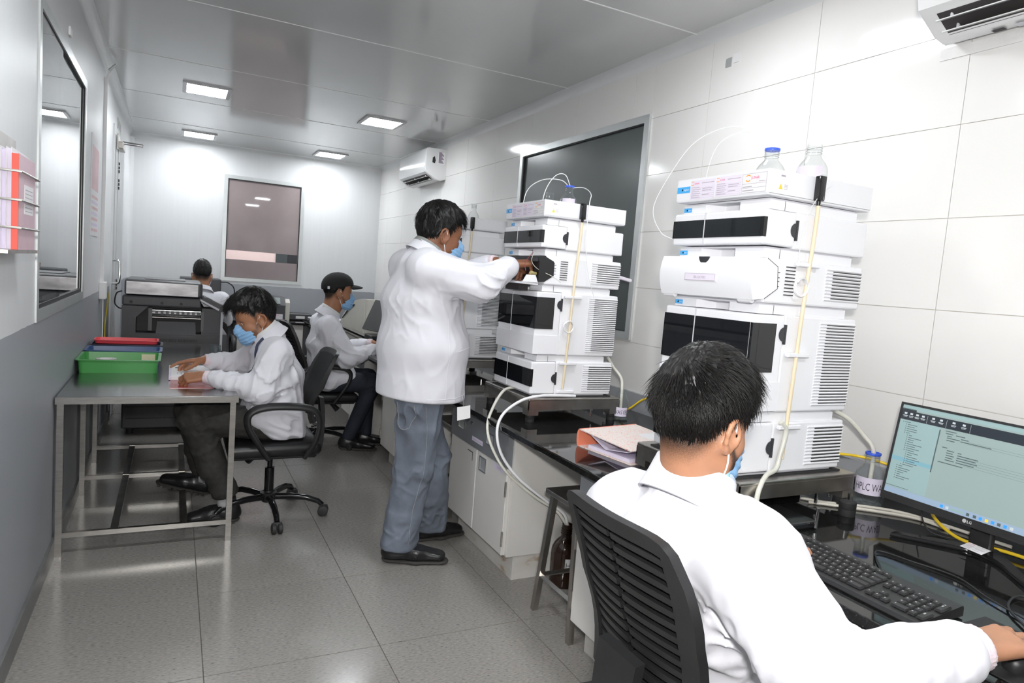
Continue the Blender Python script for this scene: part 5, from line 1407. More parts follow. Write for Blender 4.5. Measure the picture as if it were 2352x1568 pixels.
# ================================================================ back bench with office machines
bb = thing('back_bench', (0.6, 7.98, 0), 'black topped bench against the back wall under the window', 'bench')
MB().rbox(-0.30, 1.315, 7.66, YB-0.012, 0.715, 0.74, 0.004, 2).build('bench_top', granite, bb)
for (xa, xb) in ((-0.28, 0.02), (0.62, 1.30)):
    MB().box(xa, xb, 7.72, YB-0.02, 0.10, 0.715).build('bench_cabinet', cab_white, bb)
    MB().box(xa+0.03, xb-0.03, 7.76, YB-0.03, 0, 0.10).build('plinth', rust, bb)
ZK = 0.74
pr = thing('desktop_printer', (0.26, 8.05, ZK), 'dark grey desktop printer in front of the farthest man', 'printer')
MB().rbox(0.06, 0.48, 7.90, 8.28, ZK, ZK+0.24, 0.02, 3).build('printer_body', copier_dark, pr)
MB().rbox(0.055, 0.455, 7.88, 8.29, ZK+0.242, ZK+0.415, 0.015, 2).build('scanner_top', copier_dark, pr)
MB().box(0.11, 0.40, 7.86, 7.90, ZK+0.06, ZK+0.12).build('paper_tray', copier_mid, pr)
cable('printer_cable', [(0.46, 8.1, 1.12), (0.54, 8.12, 1.115), (0.60, 8.15, 1.06), (0.605, 8.2, 0.95), (0.56, 8.2, 0.80), (0.55, 8.2, ZK+0.006)], 0.006, cable_black, 'black cable curving down beside the farthest desktop printer')
ts = thing('balance_printer', (1.0, 8.05, ZK), 'dark instrument with a sloping grey display on the back bench', 'instrument')
mb = MB(); mb.prism([(7.88, ZK), (7.88, ZK+0.17), (7.95, ZK+0.255), (8.22, ZK+0.255), (8.25, ZK+0.2), (8.25, ZK)], 'x', 0.855, 1.125); mb.build('instrument_body', copier_dark, ts)
MB().hexa([(0.89,7.885,ZK+0.183),(1.07,7.885,ZK+0.183),(1.07,7.94,ZK+0.250),(0.89,7.94,ZK+0.250),(0.89,7.882,ZK+0.185),(1.07,7.882,ZK+0.185),(1.07,7.937,ZK+0.252),(0.89,7.937,ZK+0.252)]).build('display', mat('dull_display', (0.22, 0.25, 0.25), 0.3, var=(5, 0.05)), ts)
mb = MB(); sumar_card(mb, (0.965, 7.8795, ZK+0.012), (1,0,0), (0,0,1), 0.135, 0.06, True); mb.build('company_label', CARD, ts)
MB().prism([(7.90, ZK), (7.90, ZK+0.20), (7.97, ZK+0.24), (8.2, ZK+0.2), (8.2, ZK)], 'x', 1.127, 1.175).build('side_cover', cream, ts)
bx = thing('black_box', (1.26, 8.1, ZK), 'low black box with a white label on the back bench', 'box')
MB().rbox(1.185, 1.44, 8.0, 8.25, ZK+0.005, ZK+0.075, 0.006, 1).build('box_body', copier_dark, bx)
MB().box(1.26, 1.36, 7.998, 8.0, ZK+0.02, ZK+0.05).build('box_label', paper, bx)
sp = thing('flatbed_scanner', (1.52, 7.75, ZB), 'flat grey device with a pale lid on the far worktop', 'scanner')
MB().rbox(1.36, 1.72, 7.55, 7.85, ZB, ZB+0.035, 0.006, 1).build('device_base', copier_dark, sp)
MB().rbox(1.365, 1.715, 7.555, 7.845, ZB+0.036, ZB+0.055, 0.006, 1).build('device_lid', inst_grey, sp)
km = thing('keyboard', (0.95, 7.75, ZK), 'small black keypad on the back bench below the dark instrument', 'keyboard')
MB().rbox(0.92, 1.12, 7.68, 7.80, ZK, ZK+0.02, 0.005, 1).build('keypad_body', black_plastic, km)
MB().box(0.94, 1.10, 7.69, 7.79, ZK+0.02, ZK+0.024).build('key_field', copier_mid, km)

# ================================================================ things in front of the man with the cap
dm = thing('monitor', (1.62, 5.62, ZB), 'dark switched-off monitor tilted back beside the capped man', 'monitor')
def slab(p, u, v, n, w, h, t): # corner, right, up, thickness
    p = Vector(p); u = Vector(u).normalized(); v = Vector(v).normalized(); n = Vector(n).normalized()
    return [tuple(p+u*a+v*b+n*c) for c in (0, t) for (a, b) in ((0, 0), (w, 0), (w, h), (0, h))]
P0 = Vector((1.52, 5.92, 0.855)); u = Vector((0.16, -0.62, 0.0)); v = Vector((0.30, 0.08, 0.68)); nn = u.cross(v)
mb = MB(); mb.hexa(slab(P0, u, v, nn, 0.50, 0.285, 0.02)); mb.build('housing', black_plastic, dm)
mb = MB(); q = slab(P0+u.normalized()*0.01+v.normalized()*0.015-nn.normalized()*0.001, u, v, nn, 0.48, 0.26, 0.001); mb.hexa(q); mb.build('screen', mat('off_screen', (0.025, 0.027, 0.03), 0.15, var=(4, 0.05)), dm)
MB().rbox(1.62, 1.66, 5.62, 5.70, ZB+0.008, 0.98, 0.01, 1).build('neck', black_plastic, dm)
MB().rbox(1.53, 1.75, 5.52, 5.80, ZB, ZB+0.012, 0.005, 1).build('foot', black_plastic, dm)
cr = thing('bench_printer', (1.78, 6.75, ZB), 'cream bench-top device with a rounded lid beyond the dark monitor', 'printer')
pts = [(6.25, ZB+0.01), (7.25, ZB+0.01), (7.32, ZB+0.07), (7.22, ZB+0.14), (7.0, ZB+0.24), (6.72, ZB+0.325), (6.45, ZB+0.355), (6.25, ZB+0.36)]
MB().prism(pts, 'x', 1.62, 2.02).build('device_body', cream, cr, smooth=35)
MB().prism([(6.30, ZB+0.04), (7.05, ZB+0.03), (7.02, ZB+0.10), (6.85, ZB+0.20), (6.60, ZB+0.27), (6.30, ZB+0.31)], 'x', 1.612, 1.62).build('side_panel', cream, cr)
MB().tube([(1.612, 7.20, ZB+0.11), (1.612, 6.95, ZB+0.215), (1.612, 6.7, ZB+0.285)], 0.006, 6).build('lid_seam', slot_dark, cr)
MB().box(1.64, 2.0, 6.3, 7.2, ZB, ZB+0.01).build('feet', black_rubber, cr)
jr = thing('specimen_jar', (1.60, 5.35, ZB), 'clear round jar with a yellowish rim beside the dark monitor', 'jar')
MB().lathe([(0.045, 0), (0.05, 0.004), (0.052, 0.07), (0.044, 0.09), (0.044, 0.10)], (1.60, 5.35, ZB), 24).build('jar_glass', clear_thick, jr, smooth=40)
MB().lathe([(0.044, 0.098), (0.047, 0.10), (0.047, 0.108), (0.001, 0.110)], (1.60, 5.35, ZB), 24).build('jar_lid', cream, jr, smooth=40)
dk = thing('keyboard', (1.50, 5.15, ZB), 'black keyboard under the hands of the man in the cap', 'keyboard')
MB().prism([(1.40, ZB), (1.40, ZB+0.012), (1.56, ZB+0.024), (1.56, ZB)], 'y', 4.92, 5.34).build('keyboard_body', black_plastic, dk)
mb = MB()
for r in range(5):
    for k in range(20): mb.box(1.415+0.027*r, 1.437+0.027*r, 4.935+0.0198*k, 4.952+0.0198*k, ZB+0.0135+0.002*r, ZB+0.0175+0.002*r)
o = mb.build('key_field', black_plastic, dk); o['kind'] = 'stuff'
cb = MB().rbox(1.60, 1.86, 5.95, 6.20, ZB, ZB+0.05, 0.01, 2).build('document_case', black_plastic, loc=(1.73, 6.07, ZB)); tag(cb, 'low black case on the worktop beyond the keyboard', 'case')
pl = thing('wall_plug', (XR-0.03, 6.9, 1.2), 'black plug adapters on the right wall near the far corner', 'plug')
MB().rbox(XR-0.05, XR-0.0005, 7.02, 7.10, 1.19, 1.28, 0.008, 1).build('adapter', black_plastic, pl)
MB().rbox(XR-0.05, XR-0.0005, 6.87, 6.95, 1.22, 1.33, 0.008, 1).build('adapter', black_plastic, pl)
MB().tube(bez([(XR-0.03, 7.06, 1.19), (XR-0.035, 7.06, 1.05), (XR-0.05, 7.02, 0.90), (XR-0.03, 7.0, 0.76)], 6), 0.005, 6).build('lead', cable_black, pl)
MB().tube(bez([(XR-0.03, 6.91, 1.22), (XR-0.035, 6.93, 1.10), (XR-0.06, 6.90, 0.95), (XR-0.03, 6.9, 0.76)], 6), 0.005, 6).build('lead', cable_black, pl)

# ================================================================ wall air conditioners
def aircon(yc0, yc1, zb, zt_, label, fancy):
    """indoor unit on the right wall; opens downwards towards -x"""
    a = thing('air_conditioner', (XR-0.1, (yc0+yc1)/2, zb), label, 'air conditioner', 'white wall air conditioners')
    H = zt_-zb; D = 0.205
    pr = [(XR-0.001, zb+0.02), (XR-0.001, zt_), (XR-D+0.03, zt_), (XR-D+0.010, zt_-0.008), (XR-D, zt_-0.03), (XR-D-0.005, zb+H*0.35), (XR-D+0.004, zb+H*0.24), (XR-D+0.030, zb+H*0.18), (XR-D+0.10, zb+0.01), (XR-0.05, zb)]
    mb = MB(); mb.prism(pr, 'y', yc0+0.008, yc1-0.008); b = mb.build('housing', ac_white, a, smooth=35)
    for y in (yc0, yc1):
        q = [(p[0]+(0.006 if p[0] < XR-0.1 else 0), zb+H*0.5+(p[1]-zb-H*0.5)*0.965) for p in pr]
        MB().prism(q, 'y', y-0.0 if y == yc0 else y-0.008, y+0.008 if y == yc0 else y).build('end_cap', ac_white, a, smooth=35)
    # outlet with louvres
    m = MB(); m.hexa([(XR-D+0.028, yc0+0.05, zb+H*0.19), (XR-D+0.104, yc0+0.05, zb+0.012), (XR-D+0.104, yc1-0.05, zb+0.012), (XR-D+0.028, yc1-0.05, zb+H*0.19)]+[(XR-D+0.026, yc0+0.05, zb+H*0.19-0.003), (XR-D+0.102, yc0+0.05, zb+0.009), (XR-D+0.102, yc1-0.05, zb+0.009), (XR-D+0.026, yc1-0.05, zb+H*0.19-0.003)])
    m.build('outlet', slot_dark, a)
    for k, (fx, fz) in enumerate(((0.038, 0.155), (0.075, 0.075))):
        x, z = XR-D+fx, zb+H*fz+0.004
        MB().hexa([(x-0.020, yc0+0.055, z-0.022), (x+0.018, yc0+0.055, z-0.010), (x+0.018, yc1-0.055, z-0.010), (x-0.020, yc1-0.055, z-0.022), (x-0.021, yc0+0.055, z-0.019), (x+0.017, yc0+0.055, z-0.006), (x+0.017, yc1-0.055, z-0.006), (x-0.021, yc1-0.055, z-0.019)]).build('louvre', ac_white, a)
        for yy in (yc0+0.09, (yc0+yc1)/2, yc1-0.09):
            MB().rbox(x-0.004, x+0.010, yy-0.004, yy+0.004, z-0.012, z+0.012, 0.003, 1).build('louvre_arm', inst_grey, a)
    if fancy:
        mb = MB(); y = yc0-0.001
        mb.box(XR-0.085, XR-0.02, y-0.0006, y+0.001, zb+H*0.52, zt_-0.03, 0)
        for k in range(9): mb.box(XR-0.080, XR-0.03-0.02*(k % 3)*0.5, y-0.001, y-0.0006, zb+H*0.55+0.011*k, zb+H*0.55+0.0135+0.011*k, 1)
        mb.build('rating_plate', [print_white, ink_soft], a)
        mb = MB(); mb.prism([(XR-0.140, zb+H*0.55), (XR-0.115, zb+H*0.53), (XR-0.108, zb+H*0.62), (XR-0.12, zb+H*0.75), (XR-0.138, zb+H*0.70)], 'y', y-0.0008, y+0.001); mb.build('sticker', gasket, a)
    else:
        mb = MB(); z = zb-0.0004
        mb.box(XR-0.075, XR-0.045, yc1-0.30, yc1-0.22, z-0.0006, z, 0); mb.box(XR-0.07, XR-0.05, yc1-0.19, yc1-0.155, z-0.0006, z, 1)
        mb.build('rating_plate', [inst_grey, slot_dark], a)
    return a
aircon(6.075, 6.89, 2.26, 2.555, 'far white air conditioner high on the right wall', True)
aircon(0.50, 1.425, 2.255, 2.555, 'near white air conditioner at the top right corner', False)
pl2 = MB().box(XR-0.004, XR-0.0005, 0.9, 1.46, 2.225, 2.262).build('wall_patch', mat('rough_plaster', (0.78, 0.77, 0.76), 0.8, var=(9, 0.05), bump=(30, 0.5)), loc=(XR, 1.25, 2.22)); tag(pl2, 'rough plaster patch on the tiles under the near air conditioner', 'plaster')
sw = thing('wall_sticker', (XR, 2.42, 2.46), 'small grey switch plate high on the tiles', 'plate')
MB().box(XR-0.004, XR-0.0005, 2.435, 2.472, 2.445, 2.485).build('plate', alu, sw)
MB().box(XR-0.004, XR-0.0005, 2.39, 2.425, 2.455, 2.495).build('pale_plate', paper, sw)
# ================================================================ implicit-surface modelling for people and cloth
def _hash(i, j, k):
    h = (i*374761393 + j*668265263 + k*2147483647 + 1013904223) & 0xffffffff
    h = ((h ^ (h >> 13))*1274126177) & 0xffffffff
    return ((h ^ (h >> 16)) & 0xffff)/65535.0
def vnoise(p):
    """value noise in 0..1 for an (n,3) array"""
    p = np.asarray(p, np.float64); b = np.floor(p).astype(np.int64); f = p-b; f = f*f*(3-2*f)
    i, j, k = b[:,0], b[:,1], b[:,2]; x, y, z = f[:,0], f[:,1], f[:,2]
    c = lambda a, d, e: _hash(i+a, j+d, k+e)
    x00 = c(0,0,0)*(1-x)+c(1,0,0)*x; x10 = c(0,1,0)*(1-x)+c(1,1,0)*x
    x01 = c(0,0,1)*(1-x)+c(1,0,1)*x; x11 = c(0,1,1)*(1-x)+c(1,1,1)*x
    return (x00*(1-y)+x10*y)*(1-z)+(x01*(1-y)+x11*y)*z

class Field:
    def __init__(s, lo, hi, h):
        s.lo = np.array(lo, float); s.h = h
        n = np.ceil((np.array(hi, float)-s.lo)/h).astype(int)+1
        s.n = n; s.a = np.full(tuple(n), 0.5, np.float32)
        s.ax = [s.lo[i]+h*np.arange(n[i]) for i in range(3)]
    def _sub(s, lo, hi, pad):
        i0 = np.maximum(np.floor((np.array(lo)-pad-s.lo)/s.h).astype(int), 0)
        i1 = np.minimum(np.ceil((np.array(hi)+pad-s.lo)/s.h).astype(int)+1, s.n)
        if np.any(i1 <= i0): return None
        sl = tuple(slice(i0[k], i1[k]) for k in range(3))
        X = s.ax[0][sl[0]][:,None,None]; Y = s.ax[1][sl[1]][None,:,None]; Z = s.ax[2][sl[2]][None,None,:]
        return sl, X, Y, Z
    def _mix(s, sl, d, k, mode='u'):
        a = s.a[sl]
        if mode == 'u':
            if k > 0:
                h = np.maximum(k-np.abs(a-d), 0)/k
                s.a[sl] = np.minimum(a, d)-h*h*k*0.25
            else: s.a[sl] = np.minimum(a, d)
        elif mode == 's':
            d = -d
            if k > 0:
                h = np.maximum(k-np.abs(a-d), 0)/k
                s.a[sl] = np.maximum(a, d)+h*h*k*0.25
            else: s.a[sl] = np.maximum(a, d)
    def cap(s, a, b, ra, rb=None, k=0.02, mode='u'):
        a = np.array(a, float); b = np.array(b, float); rb = ra if rb is None else rb
        q = s._sub(np.minimum(a, b), np.maximum(a, b), max(ra, rb)+k+2*s.h)
        if q is None: return s
        sl, X, Y, Z = q; ab = b-a; L2 = max(ab@ab, 1e-12)
        t = np.clip(((X-a[0])*ab[0]+(Y-a[1])*ab[1]+(Z-a[2])*ab[2])/L2, 0, 1)
        d = np.sqrt((X-a[0]-t*ab[0])**2+(Y-a[1]-t*ab[1])**2+(Z-a[2]-t*ab[2])**2)-(ra+(rb-ra)*t)
        s._mix(sl, d, k, mode); return s
    def ell(s, c, r, R=None, k=0.02, mode='u'):
        c = np.array(c, float); r = np.array(r, float); R = np.eye(3) if R is None else np.array(R, float)
        m = np.abs(R) @ r
        q = s._sub(c-m, c+m, k+2*s.h)
        if q is None: return s
        sl, X, Y, Z = q; dx, dy, dz = X-c[0], Y-c[1], Z-c[2]
        l = [dx*R[0,i]+dy*R[1,i]+dz*R[2,i] for i in range(3)]
        k0 = np.sqrt(sum((l[i]/r[i])**2 for i in range(3)))+1e-9
        k1 = np.sqrt(sum((l[i]/r[i]**2)**2 for i in range(3)))+1e-9
        s._mix(sl, k0*(k0-1)/k1, k, mode); return s
    def econe(s, p0, p1, s0, s1, u, k=0.03, rnd=0.5, mode='u'):
        """elliptic tapering limb: half axes s=(along u, across) at either end"""
        p0 = np.array(p0, float); p1 = np.array(p1, float); ax = p1-p0; L = np.linalg.norm(ax); ax = ax/L
        u = np.array(u, float); u = u-ax*(u@ax); u /= np.linalg.norm(u); v = np.cross(ax, u)
        R = max(max(s0), max(s1))
        q = s._sub(np.minimum(p0, p1), np.maximum(p0, p1), R+k+2*s.h)
        if q is None: return s
        sl, X, Y, Z = q; dx, dy, dz = X-p0[0], Y-p0[1], Z-p0[2]
        w = dx*ax[0]+dy*ax[1]+dz*ax[2]; t = np.clip(w/L, 0, 1); e = w-t*L
        a = s0[0]+(s1[0]-s0[0])*t; b = s0[1]+(s1[1]-s0[1])*t; c = np.minimum(a, b)*rnd+1e-4
        lu = dx*u[0]+dy*u[1]+dz*u[2]; lv = dx*v[0]+dy*v[1]+dz*v[2]
        k0 = np.sqrt((lu/a)**2+(lv/b)**2+(e/c)**2)+1e-9
        k1 = np.sqrt((lu/a**2)**2+(lv/b**2)**2+(e/c**2)**2)+1e-9
        s._mix(sl, k0*(k0-1)/k1, k, mode); return s
    def chain(s, pts, rs, k=0.02):
        for i in range(len(pts)-1): s.cap(pts[i], pts[i+1], rs[i], rs[i+1], k)
        return s
    def cut(s, p, n, k=0.0):
        """keep the side the normal points away from"""
        n = np.array(n, float); n /= np.linalg.norm(n)
        d = (s.ax[0][:,None,None]-p[0])*n[0]+(s.ax[1][None,:,None]-p[1])*n[1]+(s.ax[2][None,None,:]-p[2])*n[2]
        if k:
            h = np.maximum(k-np.abs(s.a-d), 0)/k
            s.a = (np.maximum(s.a, d)+h*h*k*0.25).astype(np.float32)
        else: s.a = np.maximum(s.a, d).astype(np.float32)
        return s
    def near(s, w=0.03):
        idx = np.argwhere(np.abs(s.a) < w)
        return idx, s.lo+idx*s.h
    def add_at(s, idx, d):
        s.a[idx[:,0], idx[:,1], idx[:,2]] += d.astype(np.float32)
    def folds(s, dirv, f_al, f_ac, amp, c=None, r=None, seed=0.0, warp=0.6):
        """soft cloth folds that run along dirv; optionally only around a point"""
        lo, hi = None, None
        idx, P = s.near(max(0.02, amp*2.5))
        if c is not None:
            m = np.linalg.norm(P-np.array(c), axis=1) < r*1.0
            idx, P = idx[m], P[m]
        if len(idx) == 0: return s
        d = np.array(dirv, float); d /= np.linalg.norm(d)
        e = np.cross(d, [0.31, 0.87, 0.38]); e /= np.linalg.norm(e); g = np.cross(d, e)
        Q = np.stack([(P@d)*f_al*0.55, (P@e)*f_ac*0.8, (P@g)*f_ac*0.8], 1)+seed
        wv = vnoise(P*7+seed*3)[:,None]-0.5
        n = vnoise(Q+wv*warp*2)
        n = 1-np.abs(2*n-1)           # ridged
        val = (n**2.4-0.22)*amp*1.25
        if c is not None:
            val *= np.clip(1.3*(1-np.linalg.norm(P-np.array(c), axis=1)/r), 0, 1)
        s.add_at(idx, -val); return s
    def mesh(s):
        a = s.a; n = s.n
        sg = a < 0
        c8 = [(0,0,0),(1,0,0),(0,1,0),(1,1,0),(0,0,1),(1,0,1),(0,1,1),(1,1,1)]
        cnt = np.zeros(tuple(n-1), np.uint8)
        for (i, j, k) in c8: cnt += sg[i:n[0]-1+i, j:n[1]-1+j, k:n[2]-1+k]
        act = np.argwhere((cnt > 0) & (cnt < 8)); del cnt
        if len(act) == 0: return np.zeros((0,3)), np.zeros((0,4), int)
        val = np.stack([a[act[:,0]+i, act[:,1]+j, act[:,2]+k] for (i, j, k) in c8], 1)
        acc = np.zeros((len(act), 3)); m = np.zeros(len(act))
        E = [(p, q) for p in range(8) for q in range(p+1, 8) if sum(abs(np.array(c8[p])-np.array(c8[q]))) == 1]
        for p, q in E:
            cr = (val[:,p] < 0) != (val[:,q] < 0)
            t = np.where(cr, val[:,p]/np.where(np.abs(val[:,p]-val[:,q]) < 1e-12, 1, val[:,p]-val[:,q]), 0)
            pt = np.array(c8[p])[None]+(np.array(c8[q])-np.array(c8[p]))[None]*t[:,None]
            acc += pt*cr[:,None]; m += cr
        V = s.lo+(act+acc/m[:,None])*s.h
        idm = np.full(tuple(n-1), -1, np.int32); idm[act[:,0], act[:,1], act[:,2]] = np.arange(len(act))
        F = []
        for ax in range(3):
            o1, o2 = [(1,2),(2,0),(0,1)][ax]
            sl0 = [slice(None)]*3; sl1 = [slice(None)]*3
            sl0[ax] = slice(0, n[ax]-1); sl1[ax] = slice(1, n[ax])
            s0, s1 = sg[tuple(sl0)], sg[tuple(sl1)]
            e = np.argwhere(s0 != s1)
            ok = (e[:,o1] > 0) & (e[:,o2] > 0) & (e[:,o1] < n[o1]-1) & (e[:,o2] < n[o2]-1)
            e = e[ok]; fl = s0[e[:,0], e[:,1], e[:,2]]
            def cid(d1, d2):
                q = e.copy(); q[:,o1] -= d1; q[:,o2] -= d2
                return idm[q[:,0], q[:,1], q[:,2]]
            quad = np.stack([cid(1,1), cid(0,1), cid(0,0), cid(1,0)], 1)
            quad[~fl] = quad[~fl][:, ::-1]
            F.append(quad)
        F = np.concatenate(F); F = F[(F >= 0).all(1)]
        return V, F

def field_object(F, name, mats, parent=None, loc=None, smooth_it=1, attr_fn=None, M=None, label=None):
    V, Q = F.mesh()
    if smooth_it:
        for _ in range(smooth_it):                     # light Laplacian relaxation
            acc = np.zeros_like(V); c = np.zeros(len(V))
            for i in range(4):
                j = (i+1) % 4
                np.add.at(acc, Q[:,i], V[Q[:,j]]); np.add.at(acc, Q[:,j], V[Q[:,i]])
                np.add.at(c, Q[:,i], 1); np.add.at(c, Q[:,j], 1)
            V = V*0.5+0.5*acc/np.maximum(c, 1)[:,None]
    tri = V[Q[:,0]], V[Q[:,1]], V[Q[:,2]]
    if np.einsum('ij,ij->i', tri[0], np.cross(tri[1], tri[2])).sum() < 0: Q = Q[:, ::-1]
    at_ = attr_fn(V) if attr_fn is not None else None
    if M is not None:
        A = np.array(M); V = V @ A[:3,:3].T + A[:3,3]
    base = np.array(loc if loc is not None else wl(parent), float)
    me = bpy.data.meshes.new(name)
    V = (V-base).astype(np.float32)
    me.vertices.add(len(V)); me.vertices.foreach_set('co', V.ravel())
    me.loops.add(Q.size); me.loops.foreach_set('vertex_index', Q.astype(np.int32).ravel())
    me.polygons.add(len(Q)); me.polygons.foreach_set('loop_start', np.arange(0, Q.size, 4, dtype=np.int32))
    me.polygons.foreach_set('use_smooth', np.ones(len(Q), bool))
    for m in (mats if isinstance(mats, (list, tuple)) else [mats]): me.materials.append(m)
    if at_ is not None:
        ad = me.attributes.new('hairiness', 'FLOAT', 'POINT'); ad.data.foreach_set('value', at_.astype(np.float32))
    me.update(calc_edges=True); me.validate(clean_customdata=False)
    o = bpy.data.objects.new(name, me); col.objects.link(o)
    if parent is not None: o.parent = parent
    elif loc is not None: o.location = Vector(loc)
    WL[o.name] = Vector(base)
    if label: o['label'] = label
    return o

# ---------------------------------------------------------------- cloth, skin, hair materials
skin = mat('skin_brown', (0.36, 0.165, 0.088), 0.48, var=(26, 0.09), bump=(220, 0.05), sss=0.12, spec=0.4)
skin_dark = mat('skin_deep_brown', (0.25, 0.105, 0.055), 0.48, var=(26, 0.10), bump=(220, 0.05), sss=0.10, spec=0.4)
skin_light = mat('skin_warm_brown', (0.44, 0.215, 0.125), 0.48, var=(22, 0.08), bump=(220, 0.05), sss=0.12, spec=0.4)
fade1 = mat('clipped_hair_dark', (0.045, 0.025, 0.018), 0.6, var=(160, 0.5))
fade2 = mat('clipped_hair_light', (0.19, 0.095, 0.060), 0.6, var=(160, 0.35))
stubble_m = mat('beard_stubble', (0.12, 0.060, 0.038), 0.6, var=(160, 0.4))
beard_m = mat('beard_black', (0.055, 0.028, 0.018), 0.6, var=(160, 0.5), bump=(300, 0.3))
hair_m = mat('hair_black', (0.0065, 0.0058, 0.0055), 0.42, var=(40, 0.2), spec=0.35)
def add_stubble(m, hair_col):
    """short clipped hair and beard growing out of the skin, dense where the vertex value is high"""
    nt = m.node_tree; b = nt.nodes['Principled BSDF']; src = b.inputs['Base Color'].links[0].from_socket
    at = nt.nodes.new('ShaderNodeAttribute'); at.attribute_name = 'hairiness'
    tc = nt.nodes.new('ShaderNodeTexCoord'); n = nt.nodes.new('ShaderNodeTexNoise'); n.inputs['Scale'].default_value = 700; n.inputs['Detail'].default_value = 2
    nt.links.new(tc.outputs['Object'], n.inputs['Vector'])
    ad = nt.nodes.new('ShaderNodeMath'); ad.operation = 'MULTIPLY_ADD'; ad.inputs[1].default_value = 0.9; ad.inputs[2].default_value = -0.45
    nt.links.new(n.outputs['Fac'], ad.inputs[0])
    mu = nt.nodes.new('ShaderNodeMath'); mu.operation = 'MULTIPLY_ADD'; mu.use_clamp = True
    gt = nt.nodes.new('ShaderNodeMath'); gt.operation = 'GREATER_THAN'; gt.inputs[1].default_value = 0.02
    nt.links.new(at.outputs['Fac'], gt.inputs[0])
    nt.links.new(ad.outputs[0], mu.inputs[0]); nt.links.new(gt.outputs[0], mu.inputs[1]); nt.links.new(at.outputs['Fac'], mu.inputs[2])
    mx = nt.nodes.new('ShaderNodeMix'); mx.data_type = 'RGBA'; mx.inputs[7].default_value = (*hair_col, 1)
    nt.links.new(mu.outputs[0], mx.inputs[0]); nt.links.new(src, mx.inputs[6]); nt.links.new(mx.outputs[2], b.inputs['Base Color'])
for m_ in (skin, skin_dark, skin_light): add_stubble(m_, (0.018, 0.012, 0.010))
coat_m = mat('lab_coat_cotton', (0.72, 0.715, 0.765), 0.75, var=(5, 0.02), bump=(420, 0.05), sheen=0.1)
cuff_m = mat('knit_cuff', (0.78, 0.66, 0.70), 0.85, var=(9, 0.02), bump=(260, 0.25, (1, 1, 1)))
denim = mat('washed_denim', (0.155, 0.178, 0.222), 0.8, var=(9, 0.30, (1, 1, 0.7)), bump=(500, 0.15))
denim_dark = mat('dark_denim', (0.018, 0.022, 0.035), 0.8, var=(14, 0.2), bump=(500, 0.1))
stitch = mat('stitching', (0.26, 0.27, 0.29), 0.8, var=(60, 0.2))
slate_cloth = mat('charcoal_trousers', (0.035, 0.033, 0.030), 0.8, var=(40, 0.25), bump=(400, 0.1))
shoe_black = mat('black_shoe_leather', (0.014, 0.014, 0.015), 0.30, var=(20, 0.3), bump=(60, 0.10))
shoe_sole = mat('rubber_sole', (0.045, 0.042, 0.038), 0.7, var=(16, 0.2))
mask_m = mat('surgical_mask_blue', (0.25, 0.46, 0.72), 0.75, var=(14, 0.05), bump=(300, 0.08))
strap_m = mat('mask_strap', (0.85, 0.83, 0.85), 0.6, var=(20, 0.03))
shirt_white = mat('shirt_white', (0.70, 0.70, 0.70), 0.75, var=(9, 0.03))
shirt_blue = mat('shirt_pale_blue', (0.50, 0.60, 0.72), 0.75, var=(9, 0.03))
shirt_grey = mat('shirt_grey', (0.28, 0.29, 0.28), 0.75, var=(60, 0.15))
eye_white = mat('eye_white', (0.75, 0.72, 0.68), 0.2, var=(9, 0.02))
iris = mat('iris_brown', (0.03, 0.015, 0.01), 0.15, var=(9, 0.1))
nail_m = mat('finger_nail', (0.55, 0.33, 0.26), 0.3, var=(9, 0.03))
cap_cloth = mat('cap_black_cotton', (0.010, 0.010, 0.010), 0.8, var=(20, 0.15), bump=(300, 0.15))
sock = mat('sock_grey', (0.45, 0.45, 0.46), 0.9, var=(40, 0.1))
lanyard_m = mat('lanyard_navy', (0.012, 0.018, 0.055), 0.6, var=(30, 0.1))

def head_matrix(ear, yaw, pitch=0.0, roll=0.0, scale=1.0):
    """head frame: x to the face, y to the person's left, z up; origin between the ears; pitch > 0 looks down"""
    R = Matrix.Rotation(yaw, 4, 'Z') @ Matrix.Rotation(pitch, 4, 'Y') @ Matrix.Rotation(roll, 4, 'X')
    return Matrix.Translation(Vector(ear)) @ R @ Matrix.Scale(scale, 4)

